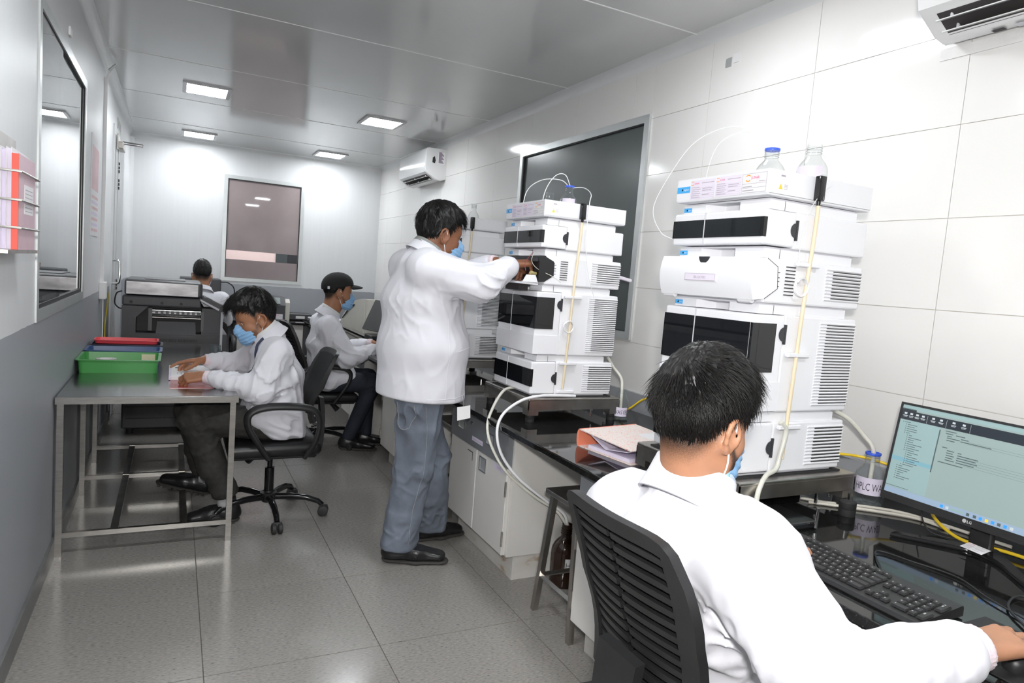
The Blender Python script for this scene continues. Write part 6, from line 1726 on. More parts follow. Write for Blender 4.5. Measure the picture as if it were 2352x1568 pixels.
def add_head(F, M, neck_base, neck_r=0.062, k=1.0):
    """head and neck primitives in the body field"""
    A = np.array(M); S = np.linalg.norm(A[:3,0]); R = A[:3,:3]/S
    def p(x, y, z): return A[:3,:3] @ np.array((x, y, z)) + A[:3,3]
    def E(c, r, kk, mode='u', Rl=None):
        F.ell(p(*c), np.array(r)*S, R if Rl is None else R @ Rl, kk*S, mode)
    def C(a, b, ra, rb, kk, mode='u'): F.cap(p(*a), p(*b), ra*S, rb*S, kk*S, mode)
    E((-0.012, 0, 0.048), (0.098, 0.0765, 0.092), 0.01)
    E((0.030, 0, -0.015), (0.066, 0.063, 0.080), 0.03)
    E((0.055, 0, 0.045), (0.045, 0.058, 0.045), 0.03)                 # forehead
    C((0.075, 0.028, 0.030), (0.075, -0.028, 0.030), 0.020, 0.020, 0.015)   # brow
    C((0.030, 0.042, -0.055), (0.072, 0.012, -0.092), 0.026, 0.020, 0.03); C((0.030, -0.042, -0.055), (0.072, -0.012, -0.092), 0.026, 0.020, 0.03)
    E((0.075, 0, -0.090), (0.024, 0.024, 0.020), 0.02)                # chin
    E((0.062, 0.036, -0.022), (0.026, 0.024, 0.026), 0.02); E((0.062, -0.036, -0.022), (0.026, 0.024, 0.026), 0.02)   # cheeks
    for s in (-1, 1):
        E((0.094, 0.031*s, 0.008), (0.020, 0.017, 0.011), 0.010, 's')  # eye sockets
        E((0.0765, 0.031*s, 0.006), (0.0135, 0.015, 0.0125), 0.004)    # lids
    C((0.094, 0, 0.018), (0.113, 0, -0.026), 0.008, 0.011, 0.012); C((0.102, 0.010, -0.028), (0.102, -0.010, -0.028), 0.008, 0.008, 0.008)
    E((0.094, 0, -0.058), (0.012, 0.024, 0.011), 0.012)               # mouth
    C((0.104, 0.018, -0.0575), (0.104, -0.018, -0.0575), 0.0022, 0.0022, 0.003, 's')
    for s in (-1, 1):                                                 # ears
        tl = np.array(Matrix.Rotation(s*math.radians(22), 3, 'Z'))
        E((-0.004, 0.078*s, 0.000), (0.026, 0.008, 0.032), 0.006, 'u', tl)
        E((0.002, 0.088*s, 0.002), (0.013, 0.009, 0.017), 0.004, 's', tl)
        arc = [(0.012, 0.077, 0.016), (0.004, 0.083, 0.031), (-0.010, 0.089, 0.034), (-0.024, 0.092, 0.024), (-0.029, 0.092, 0.006), (-0.024, 0.088, -0.012), (-0.012, 0.083, -0.026), (0.002, 0.078, -0.032)]
        for a, b in zip(arc[:-1], arc[1:]): C((a[0], a[1]*s, a[2]), (b[0], b[1]*s, b[2]), 0.0055, 0.0052, 0.004)
        E((0.0, 0.078*s, -0.029), (0.010, 0.006, 0.009), 0.006)
    nb = np.array(neck_base, float)
    F.cap(p(-0.028, 0, -0.030), nb, 0.060*S, neck_r, 0.03)
    F.cap(p(0.005, 0, -0.060), nb+R[:,0]*0.03, 0.045*S, neck_r*0.75, 0.03)

def add_hand(F, wrist, fdir, ndir, side, curls, thumb=(0.55, 0.35, 25), scale=1.0, spread=1.0):
    """five-fingered hand; side +1 right, -1 left; curls = four (mcp, pip, dip) angles in degrees"""
    w = np.array(wrist, float); f = np.array(fdir, float); f /= np.linalg.norm(f)
    n = np.array(ndir, float); n = n-f*(n@f); n /= np.linalg.norm(n); l = np.cross(n, f)*side
    s = scale; tips = []
    K = [(0.027, 0.086, (0.043, 0.025, 0.019), 4), (0.009, 0.090, (0.047, 0.029, 0.020), 1), (-0.009, 0.086, (0.044, 0.027, 0.019), -2), (-0.026, 0.077, (0.034, 0.020, 0.017), -6)]
    for (la, fo, ln, sp), cu in zip(K, curls):
        kn = w+(f*fo+l*la)*s
        F.cap(w+(l*la*0.62+f*0.004)*s, kn, 0.0150*s, 0.0115*s, 0.010*s)
        a = math.radians(sp*spread); d0 = f*math.cos(a)+l*math.sin(a)
        ang = 0.0; p = kn; r0 = 0.0094 if la > -0.02 else 0.0082
        for q, (L, c) in enumerate(zip(ln, cu)):
            ang += math.radians(c); d = d0*math.cos(ang)-n*math.sin(ang)
            e = p+d*L*s; F.cap(p, e, (r0-0.0006*q)*s, (r0-0.0006*(q+1))*s, 0.004*s); p = e
        tips.append((p, d, n*math.cos(ang)+d0*math.sin(ang)))
    out, dn, c = thumb
    b = w+(f*0.020+l*0.024-n*0.004)*s; d = f*(1-out)+l*out-n*dn; d /= np.linalg.norm(d)
    m1 = b+d*0.042*s; F.cap(b, m1, 0.0165*s, 0.0120*s, 0.012*s)
    d2 = d*math.cos(math.radians(c))+f*math.sin(math.radians(c)); d2 /= np.linalg.norm(d2)
    m2 = m1+d2*0.033*s; F.cap(m1, m2, 0.0112*s, 0.0105*s, 0.005*s)
    d3 = d2*0.9+f*0.35-n*0.1; d3 /= np.linalg.norm(d3)
    m3 = m2+d3*0.026*s; F.cap(m2, m3, 0.0105*s, 0.0085*s, 0.004*s)
    tips.append((m3, d3, n))
    return tips

def nails(parent, tips, s=1.0):
    for (p, d, n) in tips:
        p = Vector(p); d = Vector(d).normalized(); n = Vector(n); n = (n-d*n.dot(d)).normalized(); b = d.cross(n)
        c = p+n*0.0066*s-d*0.001
        mb = MB(); q = []
        for (u, v) in ((-1, -1), (-0.6, -1.15), (0.6, -1.15), (1, -1), (1, 0.6), (0.55, 1.15), (-0.55, 1.15), (-1, 0.6)):
            q.append(c+b*0.0050*s*u+d*0.0058*s*v-n*0.0022*s*abs(u)**2)
        mb.add([tuple(x) for x in q]+[tuple(c+n*0.0008*s)], [(i, (i+1) % 8, 8) for i in range(8)])
        mb.build('finger_nail', nail_m, parent, smooth=60)

def zline(x, fade=0.0, low=0.0):
    """height of the hair edge at a distance x forward of the ears"""
    xs = [-0.14, -0.085, -0.06, -0.035, -0.015, 0.010, 0.022, 0.034, 0.050, 0.070, 0.095, 0.14]
    zs = [-0.052, -0.052, -0.038, -0.005, 0.034, 0.036, 0.010, 0.044, 0.080, 0.092, 0.100, 0.10]
    z = np.interp(x, xs, zs)
    return z+np.interp(x, [-0.1, 0.0, 0.05, 0.08], [fade, fade*0.9, fade*0.4, 0])+low

def make_hair(parent, M, style, n_strands, seed, label=None, h=0.004):
    """hair: solid mass that follows the scalp plus many tapered locks, one mesh"""
    rng = np.random.default_rng(seed)
    top, side, fade, fringe = style['top'], style['side'], style['fade'], style['fringe']
    F = Field((-0.155, -0.12, -0.10), (0.165, 0.12, 0.215), h)
    F.ell((-0.014, 0, 0.050+top*0.35), (0.099+side*1.1, 0.0775+side, 0.094+top*0.75), None, 0)
    F.ell((0.020, 0, 0.085+top*0.2), (0.072+fringe, 0.066+side*0.5, 0.055+top*0.75), None, 0.03)
    if fringe > 0.02: F.ell((0.075, 0, 0.112), (0.030+fringe*0.7, 0.055, 0.026+top*0.3), None, 0.03)
    X = F.ax[0][:,None,None]; Y = F.ax[1][None,:,None]; Z = F.ax[2][None,None,:]
    zl = zline(F.ax[0], fade)[:,None,None]
    d = (zl-Z)*0.8+0*Y
    k = 0.012; a = F.a; hh = np.maximum(k-np.abs(a-d), 0)/k
    F.a = (np.maximum(a, d)+hh*hh*k*0.25).astype(np.float32)
    idx, P = F.near(0.015)
    ang = np.arctan2(P[:,1], P[:,0]+0.05); 
    nz = vnoise(np.stack([ang*9+seed, P[:,2]*28, P[:,0]*20], 1))
    nz2 = vnoise(P*95+seed)
    F.add_at(idx, (nz-0.5)*0.010*min(1, top/0.02)+(nz2-0.5)*0.004)
    V, Q = F.mesh()
    verts = [V]; faces4 = [Q]; nv = len(V)
    # locks
    tri_v = []; tri_f = []
    ctr = np.array((-0.014, 0, 0.05)); rad = np.array((0.099+side*0.9, 0.0775+side*0.8, 0.094+top*0.72))
    ctr2 = np.array((0.020, 0, 0.085+top*0.2)); rad2 = np.array((0.072+fringe, 0.066+side*0.5, 0.055+top*0.75))
    crown = np.array((-0.072, 0.012, 0.125)); cnt = 0; tries = 0
    while cnt < n_strands and tries < n_strands*6:
        tries += 1
        v = rng.normal(size=3); v /= np.linalg.norm(v)
        second = rng.random() < 0.32
        p = ctr+rad*v
        if second:
            if v[0] < 0.1 or v[2] < -0.2: continue
            p = ctr2+rad2*v
        if p[2] < zline(p[0], fade)+0.006: continue
        nrm = v/(rad2 if second else rad); nrm /= np.linalg.norm(nrm)
        fl = p-crown; fl = fl-nrm*(fl@nrm); L = np.linalg.norm(fl)
        if L < 1e-4: continue
        fl /= L
        flow = fl+np.array(style.get('sweep', (0, 0, 0))); flow = flow-nrm*(flow@nrm); flow /= np.linalg.norm(flow)+1e-9
        tfac = np.clip((p[2]-0.03)/0.10, 0, 1)
        ln = (side*1.2+(top*1.5)*tfac)*rng.uniform(0.6, 1.25)+0.008
        w = rng.uniform(0.0011, 0.0024)*style.get('wid', 1.0)
        bn = np.cross(nrm, flow); curl = rng.normal()*0.35*style.get('mess', 1.0); lift = rng.uniform(0.0, 0.34)*style.get('mess', 1.0); wv = rng.uniform(0, 6.28); wa = rng.uniform(0.02, 0.09)*style.get('mess', 1.0)
        base = len(tri_v); kk = 4
        for i in range(kk+1):
            t = i/kk
            c = p-nrm*0.003+flow*ln*t+bn*(curl*t*t*0.6+wa*math.sin(wv+5*t)*t)*ln+nrm*(lift*ln*t*(1-0.75*t)) - np.array((0, 0, 1))*ln*0.20*t*t*(1-tfac*0.3)
            ww = w*(1-t)**0.7+0.0002
            tri_v += [c+bn*ww, c-bn*ww, c+nrm*ww*0.8]
        for i in range(kk):
            o = base+3*i
            for j in range(3): tri_f.append((o+j, o+(j+1) % 3, o+3+(j+1) % 3, o+3+j))
        cnt += 1
    verts.append(np.array(tri_v)); faces4.append(np.array(tri_f)+nv)
    V = np.concatenate(verts); Q = np.concatenate(faces4)
    A = np.array(M); V = V @ A[:3,:3].T + A[:3,3]
    base = np.array(wl(parent)); V = V-base
    me = bpy.data.meshes.new('hair'); me.from_pydata(V.tolist(), [], Q.tolist()); me.materials.append(hair_m); me.shade_smooth()
    o = bpy.data.objects.new('hair', me); col.objects.link(o); o.parent = parent; WL[o.name] = Vector(base)
    if label: o['label'] = label
    return o

def make_mask(parent, M, tilt=0.0, h=0.003):
    F = Field((-0.02, -0.09, -0.14), (0.15, 0.09, 0.03), h)
    F.ell((0.048, 0, -0.062), (0.068, 0.0605, 0.054), None, 0)
    F.cap((0.100, 0, 0.002), (0.113, 0, -0.030), 0.012, 0.016, 0.025)
    F.cap((0.113, 0, -0.030), (0.100, 0, -0.090), 0.018, 0.018, 0.03)
    F.cap((0.085, 0, -0.108), (0.040, 0, -0.112), 0.014, 0.012, 0.02)
    for s in (-1, 1):
        F.cap((0.088, 0.024*s, -0.035), (0.040, 0.056*s, -0.045), 0.013, 0.009, 0.02)
        F.cap((0.075, 0.030*s, -0.095), (0.035, 0.052*s, -0.085), 0.015, 0.012, 0.02)
    F.cut((0.026, 0, -0.06), (-1, 0, 0.12), 0.004)              # rear edge on the cheek
    F.cut((0.105, 0, 0.006), (0.42, 0, 0.91), 0.004)            # upper edge over the nose
    F.cut((0.05, 0, -0.1165), (-0.1, 0, -1), 0.004)
    idx, P = F.near(0.01)
    F.add_at(idx, 0.0016*np.sin((P[:,2]+0.25*P[:,0])*2*np.pi/0.019)+0.003*(vnoise(P*60)-0.5))
    m = field_object(F, 'face_mask', mask_m, parent, M=M)
    A = Matrix(M)
    for s in (-1, 1):
        for pts in (((0.030, 0.058*s, -0.024), (0.010, 0.080*s, 0.008), (-0.004, 0.087*s, 0.030), (-0.014, 0.090*s, 0.034)), ((0.030, 0.053*s, -0.098), (0.012, 0.074*s, -0.062), (-0.002, 0.082*s, -0.034), (-0.014, 0.086*s, -0.026))):
            MB().tube([A @ Vector(p) for p in bez(pts, 4)], 0.0019, 6).build('ear_loop', strap_m, m, smooth=60)
    return m

def make_eyes(parent, M):
    A = Matrix(M); S = A.to_scale().x
    for s in (-1, 1):
        c = A @ Vector((0.0805, 0.031*s, 0.005))
        e = MB(); e.lathe([(0.0105*math.sin(math.pi*i/8), -0.0105*math.cos(math.pi*i/8)) for i in range(9)], (0, 0, 0), 12)
        e.v = [tuple(c+Vector(p)*S) for p in e.v]; eo = e.build('eye', eye_white, parent, smooth=80)
        f = A.to_3x3() @ Vector((1, 0, -0.25)); f.normalize(); 
        c2 = c+f*0.0092*S
        MB().tube([c2, c2+f*0.0018], [0.0052*S, 0.003*S], 12).build('iris', iris, eo)
        br = [A @ Vector(p) for p in ((0.088, 0.012*s, 0.026), (0.090, 0.026*s, 0.031), (0.082, 0.044*s, 0.028), (0.074, 0.052*s, 0.022))]
        MB().tube(bez(br, 4), [0.0022+0.0022*math.sin(math.pi*i/12) for i in range(13)], 6).build('eyebrow', hair_m, parent, smooth=60)

def make_collar(parent, name, m, c, fwd, r_in, h_stand, drop, tilt, open_deg=40, thick=0.004, flare=0.030, spread=(1.0, 1.0)):
    """folded collar round the neck: inner stand, fold, outer fall; open at the front"""
    c = Vector(c); f = Vector(fwd).normalized(); up = Vector((0, 0, 1)); ax = (up*math.cos(tilt)+f*math.sin(tilt)).normalized()
    f = (f-ax*f.dot(ax)).normalized(); l = ax.cross(f)
    n = 40; rings = []
    for i in range(n+1):
        a = math.radians(open_deg/2)+(2*math.pi-math.radians(open_deg))*i/n
        back = 0.5-0.5*math.cos(a)
        d = f*math.cos(a)*r_in[0]+l*math.sin(a)*r_in[1]; dn = d.normalized()
        ends = min(i, n-i)/n
        hs = h_stand*(0.55+0.45*back); dr = drop*(0.9+0.35*(1-back)*(1-ends))
        o = c+d
        prof = [o, o+ax*hs*0.6+dn*0.001, o+ax*hs+dn*0.003, o+ax*(hs+0.003)+dn*0.007, o+ax*hs+dn*0.011, o+ax*(hs-dr*0.5)+dn*(0.012+flare*0.42), o+ax*(hs-dr)+dn*(0.014+flare), o+ax*(hs-dr-0.002)+dn*(0.010+flare), o+ax*(hs-dr*0.5)+dn*(0.008+flare*0.40), o+ax*(hs-0.010)+dn*0.006, o-ax*0.006+dn*0.004]
        rings.append(prof)
    k = len(rings[0]); vs_ = [tuple(p) for r in rings for p in r]; fs = []
    for i in range(n):
        for j in range(k): fs.append((i*k+j, i*k+(j+1) % k, (i+1)*k+(j+1) % k, (i+1)*k+j))
    fs += [tuple(range(k))[::-1], tuple(n*k+j for j in range(k))]
    mb = MB(); mb.add(vs_, fs)
    return mb.build(name, m, parent, smooth=50)

def make_shoe(parent, heel, toe, m_up=None, h=0.005, high=0.075, width=0.046, boot=False, sole=None, pitch=0.0):
    """leather shoe: upper and treaded sole; heel and toe are points of the sole on the ground"""
    heel = np.array(heel, float); toe = np.array(toe, float); f = toe-heel; L = np.linalg.norm(f); f /= L
    up = np.array((0, 0, 1.0)); up = up-f*(up@f); up /= np.linalg.norm(up); l = np.cross(up, f)
    P = lambda a, b, c: heel+f*a*L+l*b+up*c
    lo = np.minimum(heel, toe)-0.10; hi = np.maximum(heel, toe)+0.16
    F = Field(lo, hi, h)
    F.econe(P(0.12, 0, 0.045), P(0.50, 0, 0.047), (0.042, width*0.84), (0.040, width*1.0), up, 0.02, 1.0)
    F.econe(P(0.50, 0, 0.047), P(0.84, 0, 0.036), (0.038, width*1.0), (0.026, width*0.92), up, 0.03, 1.2)
    F.econe(P(0.13, 0, 0.04), P(0.17, 0, high+0.015), (0.040, 0.034), (0.044, 0.036), f, 0.03, 0.4)
    F.cap(P(0.30, 0, high-0.004), P(0.55, 0, 0.062), 0.024, 0.018, 0.03)
    F.cut(P(0.2, 0, high+0.012), up*0.98+f*0.2, 0.004); F.cut(P(0.5, 0, 0.014), -up, 0)
    F.folds(l, 6, 60, 0.004, P(0.62, 0, 0.05), 0.06)
    o = field_object(F, 'shoe', m_up or shoe_black, parent)
    F = Field(lo, hi, h)
    F.econe(P(0.11, 0, 0.012), P(0.50, 0, 0.010), (0.012, width*0.86), (0.010, width*1.04), up, 0.01, 3.2)
    F.econe(P(0.50, 0, 0.010), P(0.86, 0, 0.011), (0.010, width*1.04), (0.011, width*0.92), up, 0.02, 3.8)
    F.cut(heel, -up, 0.0)
    F.cut(P(0.5, 0, 0.021 if not boot else 0.028), up, 0.002)
    s_ = field_object(F, 'sole', sole or shoe_sole, o)
    if boot:
        for k in range(9):
            mb = MB(); a = 0.08+0.10*k
            for b in (-1, 1):
                q = [P(a, b*width*0.80, 0.0), P(a+0.05, b*width*0.80, 0.0), P(a+0.05, b*width*1.03, 0.0), P(a, b*width*1.03, 0.0)]
                mb.add([tuple(x) for x in q]+[tuple(x+up*0.012) for x in q], [(0,3,2,1),(4,5,6,7),(0,1,5,4),(1,2,6,5),(2,3,7,6),(3,0,4,7)])
            mb.build('tread_lug', sole or shoe_sole, s_)
    for k in range(4):
        a = 0.38+0.075*k; z = high*(0.93-0.11*k)+0.006
        MB().tube([P(a, -0.022, z-0.006), P(a, 0, z+0.003), P(a+0.02, 0.022, z-0.006)], 0.0022, 6).build('shoe_lace', black_rubber, o)
        for b in (-1, 1):
            MB().tube([P(a, 0.023*b, z-0.006), P(a, 0.0255*b, z-0.0055)], 0.0035, 8).build('eyelet', chrome, o)
    return o

from mathutils.bvhtree import BVHTree
def snap(o, pts, lift=0.0):
    """drop the points of a seam onto the surface of a mesh object (world coordinates)"""
    me = o.data; b = wl(o)
    t = BVHTree.FromPolygons([tuple(v.co) for v in me.vertices], [tuple(p.vertices) for p in me.polygons])
    out = []
    for p in pts:
        loc, nrm, i, d = t.find_nearest(Vector(p)-b)
        out.append(loc+nrm*lift+b)
    return out
def V3(*a): return np.array(a, float)
def make_body(name, label, loc, J, fwd, M, res, skin_m, hands, fade=None, beard=False, stout=1.0):
    """skin of the whole figure as one continuous surface"""
    allp = np.array([p for p in J.values()]+[M.translation])
    lo = allp.min(0)-0.20; hi = allp.max(0)+0.20
    F = Field(lo, hi, res); f = np.array(fwd, float)
    F.econe(J['pelvis'], J['chest'], (0.11*stout, 0.15), (0.105, 0.155), f, 0.04)
    F.econe(J['chest'], J['neck'], (0.10, 0.15), (0.055, 0.065), f, 0.05)
    for s in 'LR':
        F.cap(J['chest']*0.4+J['neck']*0.6, J['sh'+s], 0.050, 0.050, 0.04)
        F.cap(J['sh'+s], J['el'+s], 0.048, 0.038, 0.03); F.cap(J['el'+s], J['wr'+s], 0.038, 0.026, 0.02)
        F.cap(J['pelvis'], J['hip'+s], 0.08, 0.08, 0.04); F.cap(J['hip'+s], J['kn'+s], 0.075, 0.052, 0.03); F.cap(J['kn'+s], J['an'+s], 0.050, 0.034, 0.02)
    add_head(F, M, J['neck'])
    tips = []
    for (w, fd, nd, sd, cu, th, sc) in hands: tips += add_hand(F, w, fd, nd, sd, cu, th, sc)
    Ai = np.array(M.inverted())
    def mf(c):
        q = c @ Ai[:3,:3].T + Ai[:3,3]; x, y, z = q[:,0], np.abs(q[:,1]), q[:,2]
        ss = lambda v, a, b: (lambda t: t*t*(3-2*t))(np.clip((v-a)/(b-a), 0, 1))
        on = (np.abs(x) < 0.15) & (y < 0.12) & (np.abs(z) < 0.2)
        ear = 1-ss(y, 0.072, 0.079)*ss(x, -0.045, -0.03)*(1-ss(x, 0.018, 0.03))*(1-ss(z, 0.036, 0.05))
        out = np.zeros(len(c))
        if fade is not None:
            zl = zline(x)
            out = np.maximum(out, 0.95*ss(z, zl-(0.050 if beard == 'full' else 0.022), zl+max(fade, 0.02)*0.75)*(1-ss(x, 0.055, 0.075)*0.0)*ear)
        if beard:
            top = np.interp(x, [0.0, 0.02, 0.04, 0.07, 0.1], [0.005, -0.002, -0.034, -0.046, -0.035])
            rear = np.interp(z, [-0.11, -0.07, -0.03, 0.0], [0.045, 0.026, 0.012, 0.014])
            out = np.maximum(out, (0.92 if beard == 'full' else 0.55)*(1-ss(z, top-0.012, top+0.006))*ss(x, rear-0.004, rear+0.016)*ss(z, -0.118, -0.100)*ear)
        return np.where(on, out, 0.0)
    o = field_object(F, name, skin_m, None, loc, 1, mf)
    tag(o, label, 'person')
    return o, tips

def cuffs(parent, J, s, r=(0.036, 0.034), L=0.055, back=0.0):
    a, b = np.array(J['el'+s]), np.array(J['wr'+s]); d = (b-a)/np.linalg.norm(b-a)
    p0, p1 = b-d*(L+back), b-d*back
    F = Field(np.minimum(p0, p1)-0.07, np.maximum(p0, p1)+0.07, 0.004)
    F.econe(p0, p1, (r[0], r[0]), (r[1], r[1]), (0.1, 0.2, 1), 0, 0.15)
    idx, P = F.near(0.008); q = P-p0; ang = np.arctan2(q@np.cross(d, [0, 0, 1.0]), q@np.array([0, 0, 1.0]))
    F.add_at(idx, 0.0009*np.sin(ang*30))
    return field_object(F, 'cuff', cuff_m, parent)

# ================================================================ man standing at the middle stack
J = dict(pelvis=V3(1.08, 3.09, 0.92), chest=V3(1.06, 3.09, 1.30), neck=V3(1.085, 3.09, 1.475), shR=V3(1.02, 2.90, 1.415), shL=V3(1.04, 3.28, 1.415), elR=V3(1.245, 2.80, 1.365), wrR=V3(1.415, 2.840, 1.468),
         elL=V3(1.26, 3.22, 1.37), wrL=V3(1.395, 2.99, 1.475), hipR=V3(1.06, 2.99, 0.88), hipL=V3(1.08, 3.19, 0.88), knR=V3(1.055, 3.01, 0.46), knL=V3(1.215, 3.20, 0.45), anR=V3(1.005, 3.02, 0.09), anL=V3(1.235, 3.22, 0.09))
MB_ = head_matrix((1.130, 3.085, 1.572), math.radians(2), math.radians(7), 0, 1.01)
body, tips = make_body('person', 'standing man in white lab coat and grey jeans working at the open instrument', (1.1, 3.1, 0), J, (1, 0, 0), MB_, 0.0045, skin_dark,
    [(J['wrR'], (0.93, -0.05, 0.15), (0.1, -0.25, 0.95), 1, [(55, 40, 25), (62, 42, 25), (70, 45, 25), (75, 45, 25)], (0.35, 0.75, 20), 1.0),
     (J['wrL'], (0.86, -0.42, -0.05), (0.1, 0.2, 0.95), -1, [(30, 40, 25), (38, 42, 25), (45, 45, 25), (50, 45, 25)], (0.45, 0.6, 20), 1.0)])
make_hair(body, MB_, dict(top=0.026, side=0.010, fade=-0.002, fringe=0.018, mess=0.7, wid=0.75), 4500, 11)
make_mask(body, MB_); make_eyes(body, MB_)
F = Field((0.80, 2.66, 0.74), (1.50, 3.42, 1.58), 0.006); u = (1, 0, 0)
F.econe((1.088, 3.09, 0.78), (1.090, 3.09, 1.05), (0.213, 0.235), (0.206, 0.240), u, 0.03, 0.6)
F.econe((1.090, 3.09, 1.05), (1.062, 3.09, 1.28), (0.206, 0.240), (0.174, 0.225), u, 0.06, 0.6)
F.econe((1.062, 3.09, 1.28), (1.045, 3.09, 1.425), (0.174, 0.225), (0.105, 0.170), u, 0.06, 0.5)
F.cap((1.03, 2.95, 1.425), (1.04, 3.23, 1.425), 0.066, 0.066, 0.05); F.cap((1.04, 3.09, 1.43), (1.07, 3.09, 1.485), 0.085, 0.070, 0.04)
for s, r in (('R', (0.092, 0.075, 0.050)), ('L', (0.088, 0.070, 0.048))):
    w = J['wr'+s]-(J['wr'+s]-J['el'+s])*0.16
    F.cap(J['sh'+s], J['el'+s], r[0], r[1], 0.06); F.cap(J['el'+s], w, r[1], r[2], 0.03)
F.folds((0.5, 0, 1), 2.0, 24, 0.003, seed=3)
F.folds((1, -0.2, -0.25), 4, 34, 0.012, (1.22, 2.80, 1.38), 0.24, 5); F.folds((0.45, 0.1, -1), 2.5, 30, 0.010, (1.13, 2.90, 1.22), 0.22, 9); F.folds((1, 0, -0.8), 3, 30, 0.005, (0.95, 2.95, 1.20), 0.22, 2)
F.folds((-0.2, 0, 1), 1.5, 26, 0.005, (1.1, 2.95, 0.88), 0.26, 8)
idx, P = F.near(0.06)
F.cut((1.09, 3.09, 0.800), (-0.04, 0, -1), 0.010)
coat = field_object(F, 'lab_coat', coat_m, body)
MB().tube(snap(coat, bez([(1.12, 2.850, 1.20), (1.125, 2.853, 1.10), (1.13, 2.850, 0.98), (1.135, 2.852, 0.82)], 8)), 0.0020, 6).build('side_seam', coat_m, coat)
MB().tube(snap(coat, bez([(1.16, 2.86, 1.045), (1.22, 2.88, 1.055), (1.27, 2.93, 1.06)], 6)), 0.0020, 6).build('pocket_seam', coat_m, coat)
MB().tube(snap(coat, bez([(0.92, 2.98, 0.825), (1.0, 2.90, 0.822), (1.1, 2.86, 0.822), (1.2, 2.87, 0.825), (1.27, 2.95, 0.83)], 6)), 0.0018, 6).build('hem_seam', coat_m, coat)
make_collar(body, 'coat_collar', coat_m, (1.072, 3.09, 1.478), (1, 0, 0), (0.072, 0.078), 0.052, 0.055, math.radians(22), 60, flare=0.020)
make_collar(body, 'shirt_collar', shirt_grey, (1.076, 3.09, 1.492), (1, 0, 0), (0.067, 0.071), 0.050, 0.020, math.radians(22), 50, flare=0.004)
cuffs(body, J, 'R', (0.046, 0.040), 0.05, 0.002); cuffs(body, J, 'L', (0.042, 0.038), 0.06, 0.002)
# jeans
F = Field((0.86, 2.84, 0.03), (1.36, 3.36, 1.00), 0.0055)
F.econe((1.075, 3.09, 0.98), (1.07, 3.09, 0.84), (0.15, 0.185), (0.155, 0.180), u, 0.03, 0.4)
for s, kk in (('R', 1), ('L', -1)):
    h, k_, a = J['hip'+s], J['kn'+s], J['an'+s]
    F.econe(h+V3(0, 0, -0.02), (h+k_)/2, (0.112, 0.100), (0.098, 0.090), u, 0.04); F.econe((h+k_)/2, k_, (0.098, 0.090), (0.088, 0.080), u, 0.03)
    F.econe(k_, k_*0.4+a*0.6, (0.088, 0.080), (0.083, 0.074), u, 0.03); F.econe(k_*0.4+a*0.6, a+V3(0, 0, -0.015), (0.083, 0.074), (0.082, 0.072), u, 0.02, 0.3)
    F.folds((0.3, 1, 0.25), 5, 34, 0.016, k_+V3(0, 0, -0.02), 0.15, 4); F.folds((0.2, 1, 0.1), 5, 40, 0.018, a+V3(0, 0, 0.07), 0.13, 6)
F.folds((0.3, 0.3, 1), 3, 16, 0.010, seed=4); F.folds((0.6, 0.5, -0.6), 4, 24, 0.014, (1.0, 2.95, 0.74), 0.16, 7)
F.cut((1, 3, 0.068), (-0.05, 0, -1), 0.006)
je = field_object(F, 'jeans', denim, body)
mb = MB(); mb.tube(snap(je, bez([(1.055, 2.888, 0.78), (1.075, 2.902, 0.62), (1.070, 2.920, 0.46), (1.035, 2.937, 0.28), (1.025, 2.943, 0.09)], 8), 0.0004), 0.0018, 5); mb.build('side_stitching', stitch, je)
mb = MB()
pk = [(0.925, 2.965, 0.79), (0.932, 2.945, 0.69), (0.950, 2.915, 0.665), (0.985, 2.893, 0.69), (0.995, 2.890, 0.79)]
mb.tube(snap(je, bez(pk, 5), 0.0003), 0.0018, 5); mb.build('back_pocket', stitch, je)
make_shoe(body, (0.935, 3.047, 0), (1.240, 2.930, 0), high=0.085, width=0.049); make_shoe(body, (1.160, 3.235, 0), (1.452, 3.262, 0), high=0.085, width=0.049)
id_ = thing('id_card', (1.235, 2.86, 0.77), 'white card hanging below the coat hem of the standing man', 'card')
mb = MB(); mb.hexa([(1.20, 2.862, 0.722), (1.262, 2.855, 0.735), (1.262, 2.858, 0.735), (1.20, 2.865, 0.722), (1.195, 2.862, 0.785), (1.257, 2.855, 0.795), (1.257, 2.858, 0.795), (1.195, 2.865, 0.785)]); mb.build('card_sleeve', paper, id_)
MB().tube([(1.226, 2.860, 0.79), (1.222, 2.866, 0.84)], 0.003, 6).build('clip', chrome, id_)

